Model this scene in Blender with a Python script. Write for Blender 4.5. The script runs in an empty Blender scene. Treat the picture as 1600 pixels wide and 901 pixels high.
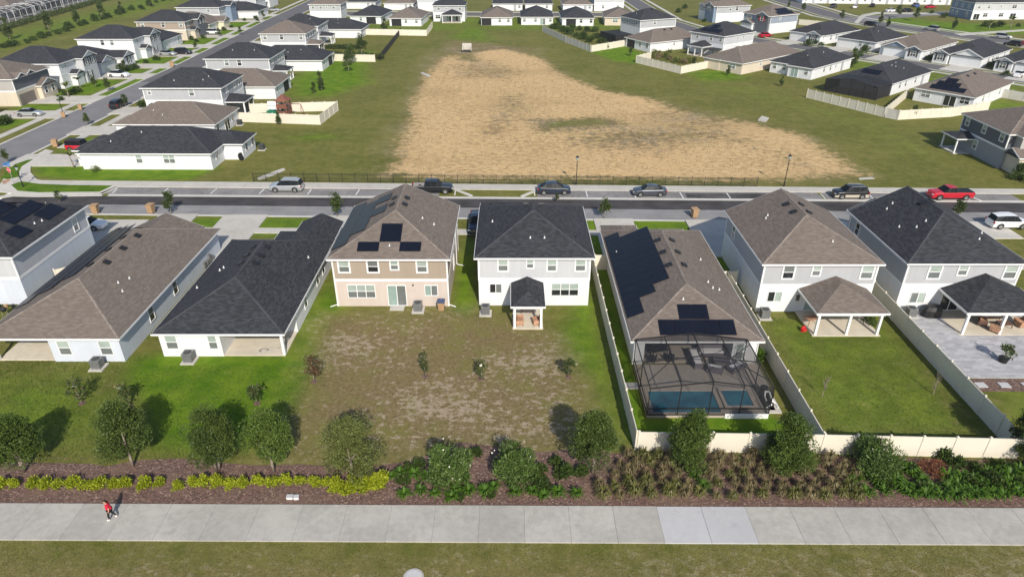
import bpy, math, random
import numpy as np
from mathutils import Vector, Matrix, Euler
R = math.radians
sc = bpy.context.scene
# ------------------------------------------------------------------ camera, world, sun, exposure
CAM_H, FPX, PITCH = 34.5, 1050.0, R(29.2)
cam_data = bpy.data.cameras.new("camera")
cam_data.sensor_width = 36.0
cam_data.lens = FPX / 1600 * 36.0
cam_data.clip_start, cam_data.clip_end = 0.5, 6000
cam = bpy.data.objects.new("camera", cam_data)
sc.collection.objects.link(cam)
cam.location = (0, 0, CAM_H)
cam.rotation_euler = (R(90) - PITCH, 0, 0)
sc.camera = cam
SUN_EL, SUN_AZ = R(35.5), R(166.2)          # azimuth from +Y towards +X
world = bpy.data.worlds.new("World")
sc.world = world
world.use_nodes = True
wn = world.node_tree.nodes
sky = wn.new("ShaderNodeTexSky")
sky.sky_type = 'NISHITA'
sky.sun_disc = False
sky.sun_elevation, sky.sun_rotation = SUN_EL, SUN_AZ
wn["Background"].inputs["Strength"].default_value = 0.115
world.node_tree.links.new(sky.outputs[0], wn["Background"].inputs["Color"])
sun_data = bpy.data.lights.new("sun", 'SUN')
sun_data.energy, sun_data.angle, sun_data.color = 4.2, R(0.55), (1.0, 0.93, 0.82)
sun = bpy.data.objects.new("sun", sun_data)
sc.collection.objects.link(sun)
sd = Vector((-math.sin(SUN_AZ) * math.cos(SUN_EL), -math.cos(SUN_AZ) * math.cos(SUN_EL), -math.sin(SUN_EL)))
sun.rotation_euler = sd.to_track_quat('-Z', 'Y').to_euler()
sun.location = (30, -60, 80)
sc.view_settings.view_transform = 'Standard'
sc.view_settings.look = 'None'
sc.view_settings.exposure = 0.26
sc.view_settings.gamma = 1.0

# ------------------------------------------------------------------ helpers
rnd = random.Random(7)
COL = sc.collection

def G(px, py, z=0.0):
    """survey: the ground (or height z) point sighted at a pixel of the photograph"""
    a = (px - 800) / FPX; b = (450.5 - py) / FPX
    dy = math.cos(PITCH) + b * math.sin(PITCH); dz = -math.sin(PITCH) + b * math.cos(PITCH)
    t = (z - CAM_H) / dz
    return (a * t, dy * t)

def link(o, parent=None, loc=None, rz=None):
    COL.objects.link(o)
    if parent: o.parent = parent
    if loc is not None: o.location = loc
    if rz is not None: o.rotation_euler = (0, 0, rz)
    return o

def tag(o, label=None, cat=None, group=None, kind=None):
    if label: o["label"] = label
    if cat: o["category"] = cat
    if group: o["group"] = group
    if kind: o["kind"] = kind
    return o

def empty(name, loc, rz=0.0, label=None, cat=None, group=None):
    o = bpy.data.objects.new(name, None)
    o.empty_display_size = 0.2
    link(o, None, loc, rz)
    return tag(o, label, cat, group)

def inst(name, mesh, parent=None, loc=(0, 0, 0), rz=0.0, s=None):
    o = link(bpy.data.objects.new(name, mesh), parent, loc, rz)
    if s is not None: o.scale = s if hasattr(s, '__len__') else (s, s, s)
    return o

def copy_tree(o, parent=None):
    c = o.copy(); COL.objects.link(c)
    if parent: c.parent = parent
    for ch in list(o.children):
        copy_tree(ch, c)
    return c

class MB:
    """collects faces, links them as one mesh"""
    def __init__(s): s.v = []; s.f = []
    def quad(s, *p):
        n = len(s.v); s.v += [tuple(q) for q in p]; s.f.append(tuple(range(n, n + len(p)))); return s
    def box(s, x0, y0, z0, x1, y1, z1):
        n = len(s.v)
        s.v += [(x0, y0, z0), (x1, y0, z0), (x1, y1, z0), (x0, y1, z0), (x0, y0, z1), (x1, y0, z1), (x1, y1, z1), (x0, y1, z1)]
        for f in ((0, 3, 2, 1), (4, 5, 6, 7), (0, 1, 5, 4), (1, 2, 6, 5), (2, 3, 7, 6), (3, 0, 4, 7)):
            s.f.append(tuple(n + i for i in f))
        return s
    def bar(s, a, b, r, r2=None, n=6):
        a = Vector(a); b = Vector(b); d = (b - a)
        if d.length < 1e-6: return s
        q = d.to_track_quat('Z', 'Y'); r2 = r if r2 is None else r2
        k = len(s.v)
        for c, rr in ((a, r), (b, r2)):
            for i in range(n):
                t = 2 * math.pi * i / n + math.pi / n
                s.v.append(tuple(c + q @ Vector((rr * math.cos(t), rr * math.sin(t), 0))))
        for i in range(n):
            j = (i + 1) % n
            s.f.append((k + i, k + j, k + n + j, k + n + i))
        s.f.append(tuple(k + i for i in reversed(range(n)))); s.f.append(tuple(k + n + i for i in range(n)))
        return s
    def tube(s, pts, rads, n=7):
        for i in range(len(pts) - 1): s.bar(pts[i], pts[i + 1], rads[i], rads[i + 1], n)
        return s
    def prism(s, pts, z0, z1):
        n = len(s.v); m = len(pts)
        ar = sum(pts[i][0] * pts[(i + 1) % m][1] - pts[(i + 1) % m][0] * pts[i][1] for i in range(m))
        if ar < 0: pts = pts[::-1]
        s.v += [(p[0], p[1], z0) for p in pts] + [(p[0], p[1], z1) for p in pts]
        s.f.append(tuple(n + m + i for i in range(m)))
        for i in range(m):
            j = (i + 1) % m
            s.f.append((n + i, n + j, n + m + j, n + m + i))
        return s
    def disc(s, c, r, z0, z1, n=16):
        return s.prism([(c[0] + r * math.cos(2 * math.pi * i / n), c[1] + r * math.sin(2 * math.pi * i / n)) for i in range(n)], z0, z1)
    def mesh(s, name, mat, smooth=False):
        me = bpy.data.meshes.new(name)
        me.from_pydata(s.v, [], s.f)
        me.materials.append(mat)
        if smooth: me.polygons.foreach_set('use_smooth', [True] * len(me.polygons))
        return me
    def build(s, name, mat, parent=None, loc=(0, 0, 0), rz=0.0, smooth=False):
        return inst(name, s.mesh(name, mat, smooth), parent, loc, rz)

def strip(line, o0, o1):
    """polygon between two offsets (to the left +) of a polyline"""
    def off(o):
        out = []
        for i, p in enumerate(line):
            a = line[max(i - 1, 0)]; b = line[min(i + 1, len(line) - 1)]
            dx, dy = b[0] - a[0], b[1] - a[1]; l = math.hypot(dx, dy)
            out.append((p[0] - dy / l * o, p[1] + dx / l * o))
        return out
    return off(o0) + off(o1)[::-1]

def ribbon(name, line, o0, o1, z, mat, parent=None, z0=0.0):
    a = strip(line, o0, o1); n = len(line); mb = MB()
    lo = a[:n]; hi = a[n:][::-1]
    for i in range(n - 1):
        mb.prism([lo[i], lo[i + 1], hi[i + 1], hi[i]], z0, z)
    return mb.build(name, mat, parent)
# ------------------------------------------------------------------ materials
class NT:
    def __init__(s, name):
        s.m = bpy.data.materials.new(name); s.m.use_nodes = True
        s.t = s.m.node_tree; s.n = s.t.nodes; s.p = s.n["Principled BSDF"]
    def new(s, t, **k):
        q = s.n.new(t)
        for a, b in k.items(): setattr(q, a, b)
        return q
    def put(s, sock, v):
        if isinstance(v, bpy.types.NodeSocket): s.t.links.new(v, sock)
        elif isinstance(v, (tuple, list)) and len(v) == 3 and sock.type == 'RGBA': sock.default_value = (*v, 1)
        else: sock.default_value = v
    def pos(s): return s.new("ShaderNodeNewGeometry").outputs["Position"]
    def obj(s): return s.new("ShaderNodeTexCoord").outputs["Object"]
    def scale(s, vec, sx, sy, sz):
        q = s.new("ShaderNodeVectorMath", operation='MULTIPLY'); s.put(q.inputs[0], vec); q.inputs[1].default_value = (sx, sy, sz); return q.outputs[0]
    def noise(s, vec, sc_, det=3.0, rough=0.55, dist=0.0):
        q = s.new("ShaderNodeTexNoise"); s.put(q.inputs["Vector"], vec)
        q.inputs["Scale"].default_value = sc_; q.inputs["Detail"].default_value = det; q.inputs["Roughness"].default_value = rough; q.inputs["Distortion"].default_value = dist
        return q.outputs["Fac"]
    def math(s, op, a, b=0.0, c=None, clamp=False):
        q = s.new("ShaderNodeMath", operation=op, use_clamp=clamp); s.put(q.inputs[0], a); s.put(q.inputs[1], b)
        if c is not None: s.put(q.inputs[2], c)
        return q.outputs[0]
    def step(s, v, lo, hi, a=0.0, b=1.0):
        q = s.new("ShaderNodeMapRange", interpolation_type='SMOOTHSTEP'); s.put(q.inputs[0], v)
        for i, x in enumerate((lo, hi, a, b)): q.inputs[i + 1].default_value = x
        return q.outputs[0]
    def mix(s, f, a, b, mode='MIX'):
        q = s.new("ShaderNodeMix", data_type='RGBA', blend_type=mode); s.put(q.inputs[0], f); s.put(q.inputs[6], a); s.put(q.inputs[7], b); return q.outputs[2]
    def bump(s, h, strength, dist):
        q = s.new("ShaderNodeBump"); q.inputs["Strength"].default_value = strength; q.inputs["Distance"].default_value = dist
        s.put(q.inputs["Height"], h); s.t.links.new(q.outputs[0], s.p.inputs["Normal"])
    def col(s, v): s.put(s.p.inputs["Base Color"], v); return s
    def rough(s, v): s.put(s.p.inputs["Roughness"], v); return s

def mk(name, c, rough=0.6, var=0.12, sc_=3.0, metal=0.0, spec=0.4, bump=0.0):
    t = NT(name); p = t.pos()
    n = t.noise(p, sc_, 4.0); n2 = t.noise(p, sc_ * 0.13, 2.0)
    v = t.math('ADD', t.math('MULTIPLY', n, 0.6), t.math('MULTIPLY', n2, 0.4))
    lo = tuple(max(0, x * (1 - var * 1.6)) for x in c); hi = tuple(min(1, x * (1 + var * 1.6)) for x in c)
    t.col(t.mix(t.step(v, 0.3, 0.7), lo, hi)).rough(rough)
    t.p.inputs["Metallic"].default_value = metal; t.p.inputs["Specular IOR Level"].default_value = spec
    if bump: t.bump(n, bump, 0.02)
    return t.m

M = {}
def shingle(name, dark, light, streak):
    """asphalt shingles: tabs in courses that run along the eave of each slope"""
    t = NT(name); o = t.obj()
    nrm = t.new("ShaderNodeTexCoord").outputs["Normal"]
    sx = t.new("ShaderNodeSeparateXYZ"); t.put(sx.inputs[0], nrm)
    so = t.new("ShaderNodeSeparateXYZ"); t.put(so.inputs[0], o)
    xs = t.math('GREATER_THAN', t.math('ABSOLUTE', sx.outputs[0]), t.math('ABSOLUTE', sx.outputs[1]))
    u = t.math('ADD', t.math('MULTIPLY', so.outputs[1], xs), t.math('MULTIPLY', so.outputs[0], t.math('SUBTRACT', 1.0, xs)))
    cb = t.new("ShaderNodeCombineXYZ"); t.put(cb.inputs[0], u); t.put(cb.inputs[1], t.math('MULTIPLY', so.outputs[2], 2.4))
    br = t.new("ShaderNodeTexBrick", offset=0.37, offset_frequency=2)
    t.put(br.inputs["Vector"], cb.outputs[0])
    br.inputs["Color1"].default_value = (0, 0, 0, 1); br.inputs["Color2"].default_value = (1, 1, 1, 1); br.inputs["Mortar"].default_value = (0.1, 0.1, 0.1, 1)
    br.inputs["Scale"].default_value = 1.0; br.inputs["Mortar Size"].default_value = 0.008
    br.inputs["Brick Width"].default_value = 0.42; br.inputs["Row Height"].default_value = 0.17; br.inputs["Bias"].default_value = -0.1
    sp = t.new("ShaderNodeSeparateColor"); t.put(sp.inputs[0], br.outputs["Color"])
    big = t.noise(o, 0.35, 3.0)
    st = t.noise(t.scale(cb.outputs[0], 0.9, 5.0, 1.0), 1.6, 3.0, 0.6)
    f = t.math('ADD', t.math('MULTIPLY', sp.outputs[0], 0.5), t.math('ADD', t.math('MULTIPLY', big, 0.3), t.math('MULTIPLY', st, 0.55)))
    c = t.mix(t.step(f, 0.3, 1.05), dark, light)
    c = t.mix(t.math('MULTIPLY', t.step(st, 0.56, 0.74), 0.55), c, streak)
    t.col(c).rough(0.85); t.p.inputs["Specular IOR Level"].default_value = 0.25
    t.bump(sp.outputs[0], 0.35, 0.03)
    return t.m
M['char'] = shingle("charcoal_shingle", (0.024, 0.0255, 0.03), (0.054, 0.056, 0.064), (0.088, 0.091, 0.098))
M['brown'] = shingle("brown_shingle", (0.132, 0.108, 0.092), (0.192, 0.16, 0.137), (0.22, 0.188, 0.162))
M['cap_char'] = mk("charcoal_ridge", (0.05, 0.052, 0.059), 0.85, 0.2, 4)
M['cap_brown'] = mk("brown_ridge", (0.205, 0.172, 0.147), 0.85, 0.2, 4)

def wallmat(name, c, lap=0.0):
    t = NT(name); p = t.pos()
    n = t.noise(p, 0.5, 4.0); n2 = t.noise(t.scale(p, 3, 3, 0.25), 0.8, 3.0)
    f = t.math('ADD', t.math('MULTIPLY', n, 0.5), t.math('MULTIPLY', n2, 0.5))
    t.col(t.mix(t.step(f, 0.3, 0.7), tuple(x * 0.9 for x in c), c)).rough(0.75)
    t.p.inputs["Specular IOR Level"].default_value = 0.25
    if lap:
        w = t.new("ShaderNodeTexWave", wave_type='BANDS', bands_direction='Z', wave_profile='SAW'); t.put(w.inputs[0], p)
        w.inputs["Scale"].default_value = 1.6; w.inputs["Distortion"].default_value = 0
        t.bump(w.outputs["Fac"], 0.25, 0.02)
    else:
        t.bump(t.noise(p, 14, 2.0), 0.15, 0.01)
    return t.m
for k, c, l in (('white', (0.7, 0.71, 0.725), 0), ('lgrey', (0.5, 0.51, 0.53), 1), ('grey', (0.41, 0.42, 0.44), 1), ('bluegrey', (0.27, 0.31, 0.37), 1),
                ('dgrey', (0.12, 0.13, 0.145), 1), ('mgrey', (0.3, 0.31, 0.33), 0), ('tan', (0.35, 0.288, 0.23), 1), ('blush', (0.545, 0.468, 0.418), 0), ('beige', (0.62, 0.54, 0.43), 0),
                ('blue', (0.21, 0.27, 0.36), 1), ('cream', (0.66, 0.62, 0.46), 0), ('lilac', (0.57, 0.61, 0.68), 0), ('greige', (0.4, 0.38, 0.36), 1)):
    M[k] = wallmat("wall_" + k, c, l)
M['trim'] = mk("white_trim", (0.75, 0.75, 0.745), 0.5, 0.02)
M['vinyl'] = mk("cream_vinyl", (0.67, 0.625, 0.525), 0.4, 0.03, 0.6)
M['vinylgrey'] = mk("weathered_vinyl", (0.55, 0.53, 0.48), 0.45, 0.06, 0.6)
def glass(name, c, spec=0.9):
    return mk(name, c, 0.12, 0.1, 0.6, 0.0, spec)
M['pane_lt'] = glass("pane_blind_sky", (0.34, 0.4, 0.37))  # pale tint: blind, with reflected sky painted into the colour
M['pane_md'] = glass("pane_with_screen", (0.15, 0.165, 0.165))
M['pane_dk'] = glass("dark_pane", (0.02, 0.023, 0.027))
M['pane_gr'] = glass("green_tint_pane", (0.27, 0.36, 0.33))
M['solar'] = mk("solar_cell", (0.007, 0.009, 0.018), 0.35, 0.1, 1, 0, 0.16)
M['black'] = mk("black_plastic", (0.015, 0.015, 0.016), 0.5, 0.1)
M['dark'] = mk("dark_void", (0.03, 0.03, 0.032), 0.8, 0.1)
M['bronze'] = mk("bronze_frame", (0.03, 0.027, 0.025), 0.45, 0.1, 2, 0.3)
M['door'] = mk("grey_door", (0.35, 0.36, 0.38), 0.5, 0.05)
M['garage'] = mk("white_garage", (0.7, 0.7, 0.69), 0.5, 0.02)
M['garage_br'] = mk("taupe_garage", (0.2, 0.17, 0.145), 0.5, 0.04)
M['patio'] = mk("patio_concrete", (0.58, 0.52, 0.42), 0.85, 0.06, 1.2)
M['ac'] = mk("ac_metal", (0.21, 0.215, 0.215), 0.45, 0.08, 3, 0.3)
M['acdark'] = mk("ac_grille", (0.06, 0.065, 0.065), 0.5, 0.1)
M['bin'] = mk("tan_bin", (0.4, 0.255, 0.14), 0.5, 0.08, 3)
M['binlid'] = mk("blue_lid", (0.05, 0.08, 0.16), 0.5, 0.1)
M['steel'] = mk("galvanised", (0.5, 0.5, 0.5), 0.4, 0.05, 2, 0.6)
M['wood'] = mk("redwood", (0.19, 0.075, 0.05), 0.7, 0.2, 4)
M['wicker'] = mk("tan_wicker", (0.42, 0.24, 0.15), 0.8, 0.25, 12)
M['wickdk'] = mk("brown_wicker", (0.12, 0.065, 0.05), 0.8, 0.2, 12)
M['cushion'] = mk("pale_cushion", (0.85, 0.84, 0.85), 0.9, 0.06, 4)
M['cushdk'] = mk("dark_cushion", (0.16, 0.14, 0.16), 0.9, 0.1, 4)
M['greenplastic'] = mk("green_slide", (0.02, 0.17, 0.1), 0.4, 0.05)
M['redplastic'] = mk("red_plastic", (0.5, 0.03, 0.03), 0.35, 0.08)
M['redsign'] = mk("sign_red", (0.6, 0.03, 0.05), 0.4, 0.03)
M['bluesign'] = mk("sign_blue", (0.05, 0.22, 0.55), 0.4, 0.03)
M['bark'] = mk("bark", (0.22, 0.18, 0.14), 0.9, 0.25, 8, bump=0.5)
M['barkpale'] = mk("pale_bark", (0.25, 0.205, 0.16), 0.9, 0.2, 8)
M['paint'] = mk("road_paint", (0.75, 0.75, 0.73), 0.7, 0.08, 5)

def concrete(name, c, var=0.1, road=False):
    t = NT(name); p = t.pos()
    a = t.noise(p, 0.28, 4.0, 0.6); b = t.noise(t.scale(p, 0.12, 1.0, 1.0), 2.0, 4.0, 0.65) if road else t.noise(p, 2.4, 4.0, 0.65); d = t.noise(p, 25, 2.0)
    f = t.math('ADD', t.math('MULTIPLY', a, 0.45), t.math('ADD', t.math('MULTIPLY', b, 0.35), t.math('MULTIPLY', d, 0.2)))
    isl = t.new("ShaderNodeNewGeometry").outputs["Random Per Island"]
    oi = t.new("ShaderNodeObjectInfo").outputs["Random"]
    lo = tuple(x * (1 - var * 1.7) for x in c); hi = tuple(min(1, x * (1 + var)) for x in c)
    k = t.mix(t.step(f, 0.36, 0.62), lo, hi)
    k = t.mix(t.math('MULTIPLY', oi, 0.22), k, tuple(x * 0.62 for x in c))
    k = t.mix(t.math('MULTIPLY', t.step(t.noise(p, 0.8, 5.0, 0.7), 0.54, 0.72), 0.35), k, tuple(x * 0.6 for x in c))
    t.col(k).rough(0.9); t.p.inputs["Specular IOR Level"].default_value = 0.2
    t.bump(d, 0.2, 0.01)
    return t.m
M['path'] = concrete("path_concrete", (0.425, 0.405, 0.37), 0.1)
M['pathnew'] = concrete("new_concrete", (0.49, 0.485, 0.49), 0.04)
M['conc'] = concrete("pavement_concrete", (0.52, 0.495, 0.45), 0.08)
M['kerb'] = concrete("kerb_concrete", (0.55, 0.53, 0.49), 0.07)
M['apron'] = concrete("grey_apron", (0.26, 0.255, 0.255), 0.12, True)
M['bay'] = concrete("parking_bay", (0.235, 0.225, 0.22), 0.18)
M['baydk'] = concrete("stained_bay", (0.09, 0.085, 0.085), 0.4)
M['asph'] = concrete("dark_asphalt", (0.066, 0.061, 0.062), 0.26, True)
M['asphlt'] = concrete("old_asphalt", (0.205, 0.2, 0.205), 0.08)
M['asphmid'] = concrete("mid_asphalt", (0.14, 0.135, 0.14), 0.1)
M['deck'] = concrete("pool_deck", (0.44, 0.38, 0.32), 0.08)
M['coping'] = concrete("pool_coping", (0.5, 0.42, 0.36), 0.08)

def paver():
    t = NT("grey_pavers"); p = t.pos()
    br = t.new("ShaderNodeTexBrick"); t.put(br.inputs["Vector"], p)
    br.inputs["Color1"].default_value = (0.3, 0.3, 0.315, 1); br.inputs["Color2"].default_value = (0.5, 0.5, 0.52, 1); br.inputs["Mortar"].default_value = (0.26, 0.25, 0.25, 1)
    br.inputs["Scale"].default_value = 1.0; br.inputs["Brick Width"].default_value = 0.6; br.inputs["Row Height"].default_value = 0.3; br.inputs["Mortar Size"].default_value = 0.012
    c = t.mix(t.math('MULTIPLY', t.noise(p, 0.7, 4.0), 0.5), br.outputs["Color"], (0.36, 0.35, 0.36))
    t.col(c).rough(0.85); return t.m
M['paver'] = paver()

def screenmat(name, c, dens):
    t = NT(name); t.col(c).rough(0.7)
    tr = t.new("ShaderNodeBsdfTransparent"); mx = t.new("ShaderNodeMixShader"); mx.inputs[0].default_value = dens
    t.t.links.new(tr.outputs[0], mx.inputs[1]); t.t.links.new(t.p.outputs[0], mx.inputs[2])
    t.t.links.new(mx.outputs[0], t.n["Material Output"].inputs["Surface"])
    return t.m
M['screen'] = screenmat("insect_screen", (0.02, 0.022, 0.026), 0.47)
M['screendk'] = screenmat("dark_insect_screen", (0.012, 0.012, 0.013), 0.86)
def water():
    t = NT("pool_water"); p = t.pos()
    t.col(t.mix(t.step(t.noise(p, 0.6, 3.0), 0.35, 0.65), (0.012, 0.125, 0.2), (0.028, 0.2, 0.28))).rough(0.06)
    t.p.inputs["Specular IOR Level"].default_value = 0.25
    t.bump(t.noise(p, 3.0, 2.0), 0.12, 0.03); return t.m
M['water'] = water()

def leaf(name, c1, c2, c3=None, trans=0.25, rough=0.5):
    t = NT(name)
    r = t.new("ShaderNodeNewGeometry").outputs["Random Per Island"]
    oi = t.new("ShaderNodeObjectInfo").outputs["Random"]
    at = t.new('ShaderNodeAttribute'); at.attribute_name = 'tone'
    k = t.mix(t.math('ADD', t.math('MULTIPLY', r, 0.55), t.math('MULTIPLY', at.outputs['Fac'], 0.45)), c1, c2)
    if c3: k = t.mix(t.step(r, 0.86, 0.93), k, c3)
    k = t.mix(t.math('MULTIPLY', oi, 0.35), k, tuple(x * 0.65 for x in c1))
    t.col(k).rough(rough); t.p.inputs["Specular IOR Level"].default_value = 0.3
    tl = t.new("ShaderNodeBsdfTranslucent"); t.put(tl.inputs[0], k)
    mx = t.new("ShaderNodeMixShader"); mx.inputs[0].default_value = trans
    t.t.links.new(t.p.outputs[0], mx.inputs[1]); t.t.links.new(tl.outputs[0], mx.inputs[2])
    t.t.links.new(mx.outputs[0], t.n["Material Output"].inputs["Surface"])
    return t.m
M['oak'] = leaf("oak_leaf", (0.038, 0.062, 0.012), (0.13, 0.185, 0.038))
M['oaklt'] = leaf("willow_leaf", (0.1, 0.12, 0.028), (0.23, 0.26, 0.075))
M['oakmd'] = leaf("elm_leaf", (0.05, 0.085, 0.013), (0.155, 0.225, 0.042))
M['glossy'] = leaf("glossy_leaf", (0.038, 0.075, 0.012), (0.13, 0.21, 0.04), (0.24, 0.31, 0.12), 0.15, 0.6)
M['magnolia'] = leaf("magnolia_leaf", (0.035, 0.06, 0.016), (0.12, 0.15, 0.045), (0.15, 0.11, 0.05), 0.1, 0.4)
M['rust'] = leaf("rusty_leaf", (0.1, 0.055, 0.03), (0.16, 0.11, 0.05), (0.06, 0.09, 0.03), 0.15)
M['yellow'] = leaf("golden_leaf", (0.2, 0.26, 0.012), (0.47, 0.51, 0.03), None, 0.3)
M['fern'] = leaf("fern_leaf", (0.045, 0.11, 0.008), (0.16, 0.28, 0.025), None, 0.25)
M['shrub'] = leaf("shrub_leaf", (0.035, 0.065, 0.012), (0.085, 0.13, 0.025))
M['straw'] = leaf("straw_blade", (0.18, 0.145, 0.068), (0.38, 0.295, 0.165), (0.15, 0.18, 0.05), 0.3)
M['grassclump'] = leaf("green_blade", (0.12, 0.13, 0.03), (0.25, 0.24, 0.08), (0.36, 0.28, 0.17), 0.3)
M['redbush'] = leaf("bronze_leaf", (0.18, 0.07, 0.04), (0.28, 0.12, 0.06), None, 0.25)
M['palm'] = leaf("palm_leaf", (0.09, 0.12, 0.02), (0.2, 0.22, 0.05), None, 0.25)
M['street'] = leaf("street_leaf", (0.04, 0.065, 0.015), (0.11, 0.15, 0.04))
M['hedge'] = leaf("hedge_leaf", (0.045, 0.07, 0.022), (0.1, 0.13, 0.035))
M['flower'] = mk("white_flower", (0.75, 0.72, 0.62), 0.6, 0.03)

def mulchmat():
    t = NT("bark_mulch"); p = t.pos()
    v = t.new("ShaderNodeTexVoronoi"); t.put(v.inputs["Vector"], t.scale(p, 1, 1.6, 1)); v.inputs["Scale"].default_value = 9
    sp = t.new("ShaderNodeSeparateColor"); t.put(sp.inputs[0], v.outputs["Color"])
    big = t.noise(p, 0.45, 4.0)
    k = t.mix(sp.outputs[0], (0.062, 0.036, 0.029), (0.2, 0.118, 0.092))
    k = t.mix(t.step(sp.outputs[1], 0.86, 0.97), k, (0.34, 0.24, 0.19))
    k = t.mix(t.math('MULTIPLY', t.step(big, 0.45, 0.7), 0.5), k, (0.2, 0.13, 0.09))
    t.col(k).rough(0.95); t.bump(sp.outputs[0], 0.7, 0.06); return t.m
M['mulch'] = mulchmat()
M['chip'] = leaf("mulch_chip", (0.085, 0.048, 0.042), (0.27, 0.155, 0.13), (0.46, 0.34, 0.28), 0.0, 0.9)

def groundmat():
    t = NT("ground_turf"); p = t.pos()
    at = t.new("ShaderNodeAttribute"); at.attribute_name = "mask"
    s = t.new("ShaderNodeSeparateColor"); t.put(s.inputs[0], at.outputs["Color"])
    big = t.noise(p, 0.07, 5.0, 0.6); md = t.noise(p, 0.45, 5.0, 0.62); fn = t.noise(p, 3.2, 4.0, 0.65); vf = t.noise(p, 11.0, 3.0, 0.7)
    streak = t.noise(t.scale(p, 0.8, 1.0, 1.0), 0.9, 7.0, 0.72, 0.25)
    nz = t.math('ADD', t.math('MULTIPLY', big, 0.5), t.math('MULTIPLY', md, 0.5))
    md1 = t.noise(p, 1.1, 6.0, 0.74)
    base = t.mix(t.step(t.math('ADD', t.math('MULTIPLY', nz, 0.6), t.math('MULTIPLY', md1, 0.4)), 0.38, 0.62), (0.096, 0.11, 0.019), (0.182, 0.17, 0.048))
    base = t.mix(t.math('MULTIPLY', t.step(streak, 0.52, 0.7), 0.6), base, (0.22, 0.18, 0.088))
    lush = t.mix(t.step(md, 0.3, 0.7), (0.068, 0.15, 0.005), (0.145, 0.222, 0.014))
    wob = t.math('MULTIPLY', t.math('SUBTRACT', nz, 0.5), 1.1)
    wobf = t.math('MULTIPLY', t.math('SUBTRACT', streak, 0.5), 1.8)
    c = t.mix(t.step(t.math('ADD', s.outputs[0], wob), 0.15, 0.85), base, lush)
    # dry, thin lawn with pale bare bits
    dry = t.mix(t.step(fn, 0.3, 0.7), (0.15, 0.112, 0.05), (0.24, 0.182, 0.098))
    dry = t.mix(t.math("MULTIPLY", t.step(nz, 0.46, 0.62), 0.85), dry, (0.175, 0.165, 0.048))
    clus = t.math("MULTIPLY", t.math("SUBTRACT", t.noise(t.scale(p, 0.6, 1.0, 1.0), 0.16, 3.0, 0.6), 0.5), 0.5)
    bare = t.step(t.math("ADD", clus, t.noise(t.scale(p, 0.75, 1.0, 1.0), 1.9, 6.0, 0.72)), 0.53, 0.6)
    dry = t.mix(t.math('MULTIPLY', bare, 0.58), dry, (0.47, 0.38, 0.3))
    c = t.mix(t.step(t.math('ADD', s.outputs[1], wob), 0.2, 0.8), c, dry)
    # sand with straw and tufts
    sand = t.mix(t.step(nz, 0.35, 0.65), (0.57, 0.385, 0.195), (0.66, 0.47, 0.25))
    tuft = t.step(t.math("ADD", t.math("MULTIPLY", t.noise(t.scale(p, 0.6, 1.0, 1.0), 1.5, 8.0, 0.76), 0.75), t.math("MULTIPLY", big, 0.25)), 0.485, 0.56)
    sand = t.mix(t.math('MULTIPLY', tuft, 0.7), sand, (0.31, 0.215, 0.105))
    sand = t.mix(t.math('MULTIPLY', t.step(t.math('ADD', t.math('MULTIPLY', t.noise(t.scale(p, 0.5, 1.0, 1.0), 0.045, 4.0, 0.6), 0.6), t.math('MULTIPLY', streak, 0.4)), 0.5, 0.62), 0.4), sand, (0.28, 0.205, 0.095))
    sand = t.mix(t.math('MULTIPLY', t.step(md, 0.5, 0.66), 0.55), sand, (0.42, 0.29, 0.14))
    c = t.mix(t.step(t.math('ADD', s.outputs[2], t.math('ADD', wob, wobf)), 0.25, 0.75), c, sand)
    g = t.math('ADD', t.math('MULTIPLY', fn, 0.5), t.math('MULTIPLY', vf, 0.5))
    c = t.mix(t.math('MULTIPLY', t.step(g, 0.44, 0.32), 0.6), c, (0.04, 0.045, 0.014))
    c = t.mix(t.math('MULTIPLY', t.step(g, 0.54, 0.66), 0.4), c, (0.3, 0.28, 0.13))
    t.col(c).rough(0.95); t.p.inputs["Specular IOR Level"].default_value = 0.1
    t.bump(g, 0.8, 0.09)
    return t.m
M['ground'] = groundmat()
def lawnmat():
    t = NT("lush_lawn"); p = t.pos()
    md = t.noise(p, 0.45, 5.0, 0.62); vf = t.noise(p, 9.0, 3.0, 0.7)
    c = t.mix(t.step(md, 0.3, 0.7), (0.055, 0.125, 0.006), (0.115, 0.185, 0.014))
    c = t.mix(t.math('MULTIPLY', t.step(vf, 0.45, 0.32), 0.5), c, (0.03, 0.045, 0.012))
    t.col(c).rough(0.95); t.p.inputs["Specular IOR Level"].default_value = 0.1
    t.bump(vf, 0.8, 0.08); return t.m
M['lawn'] = lawnmat()
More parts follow.
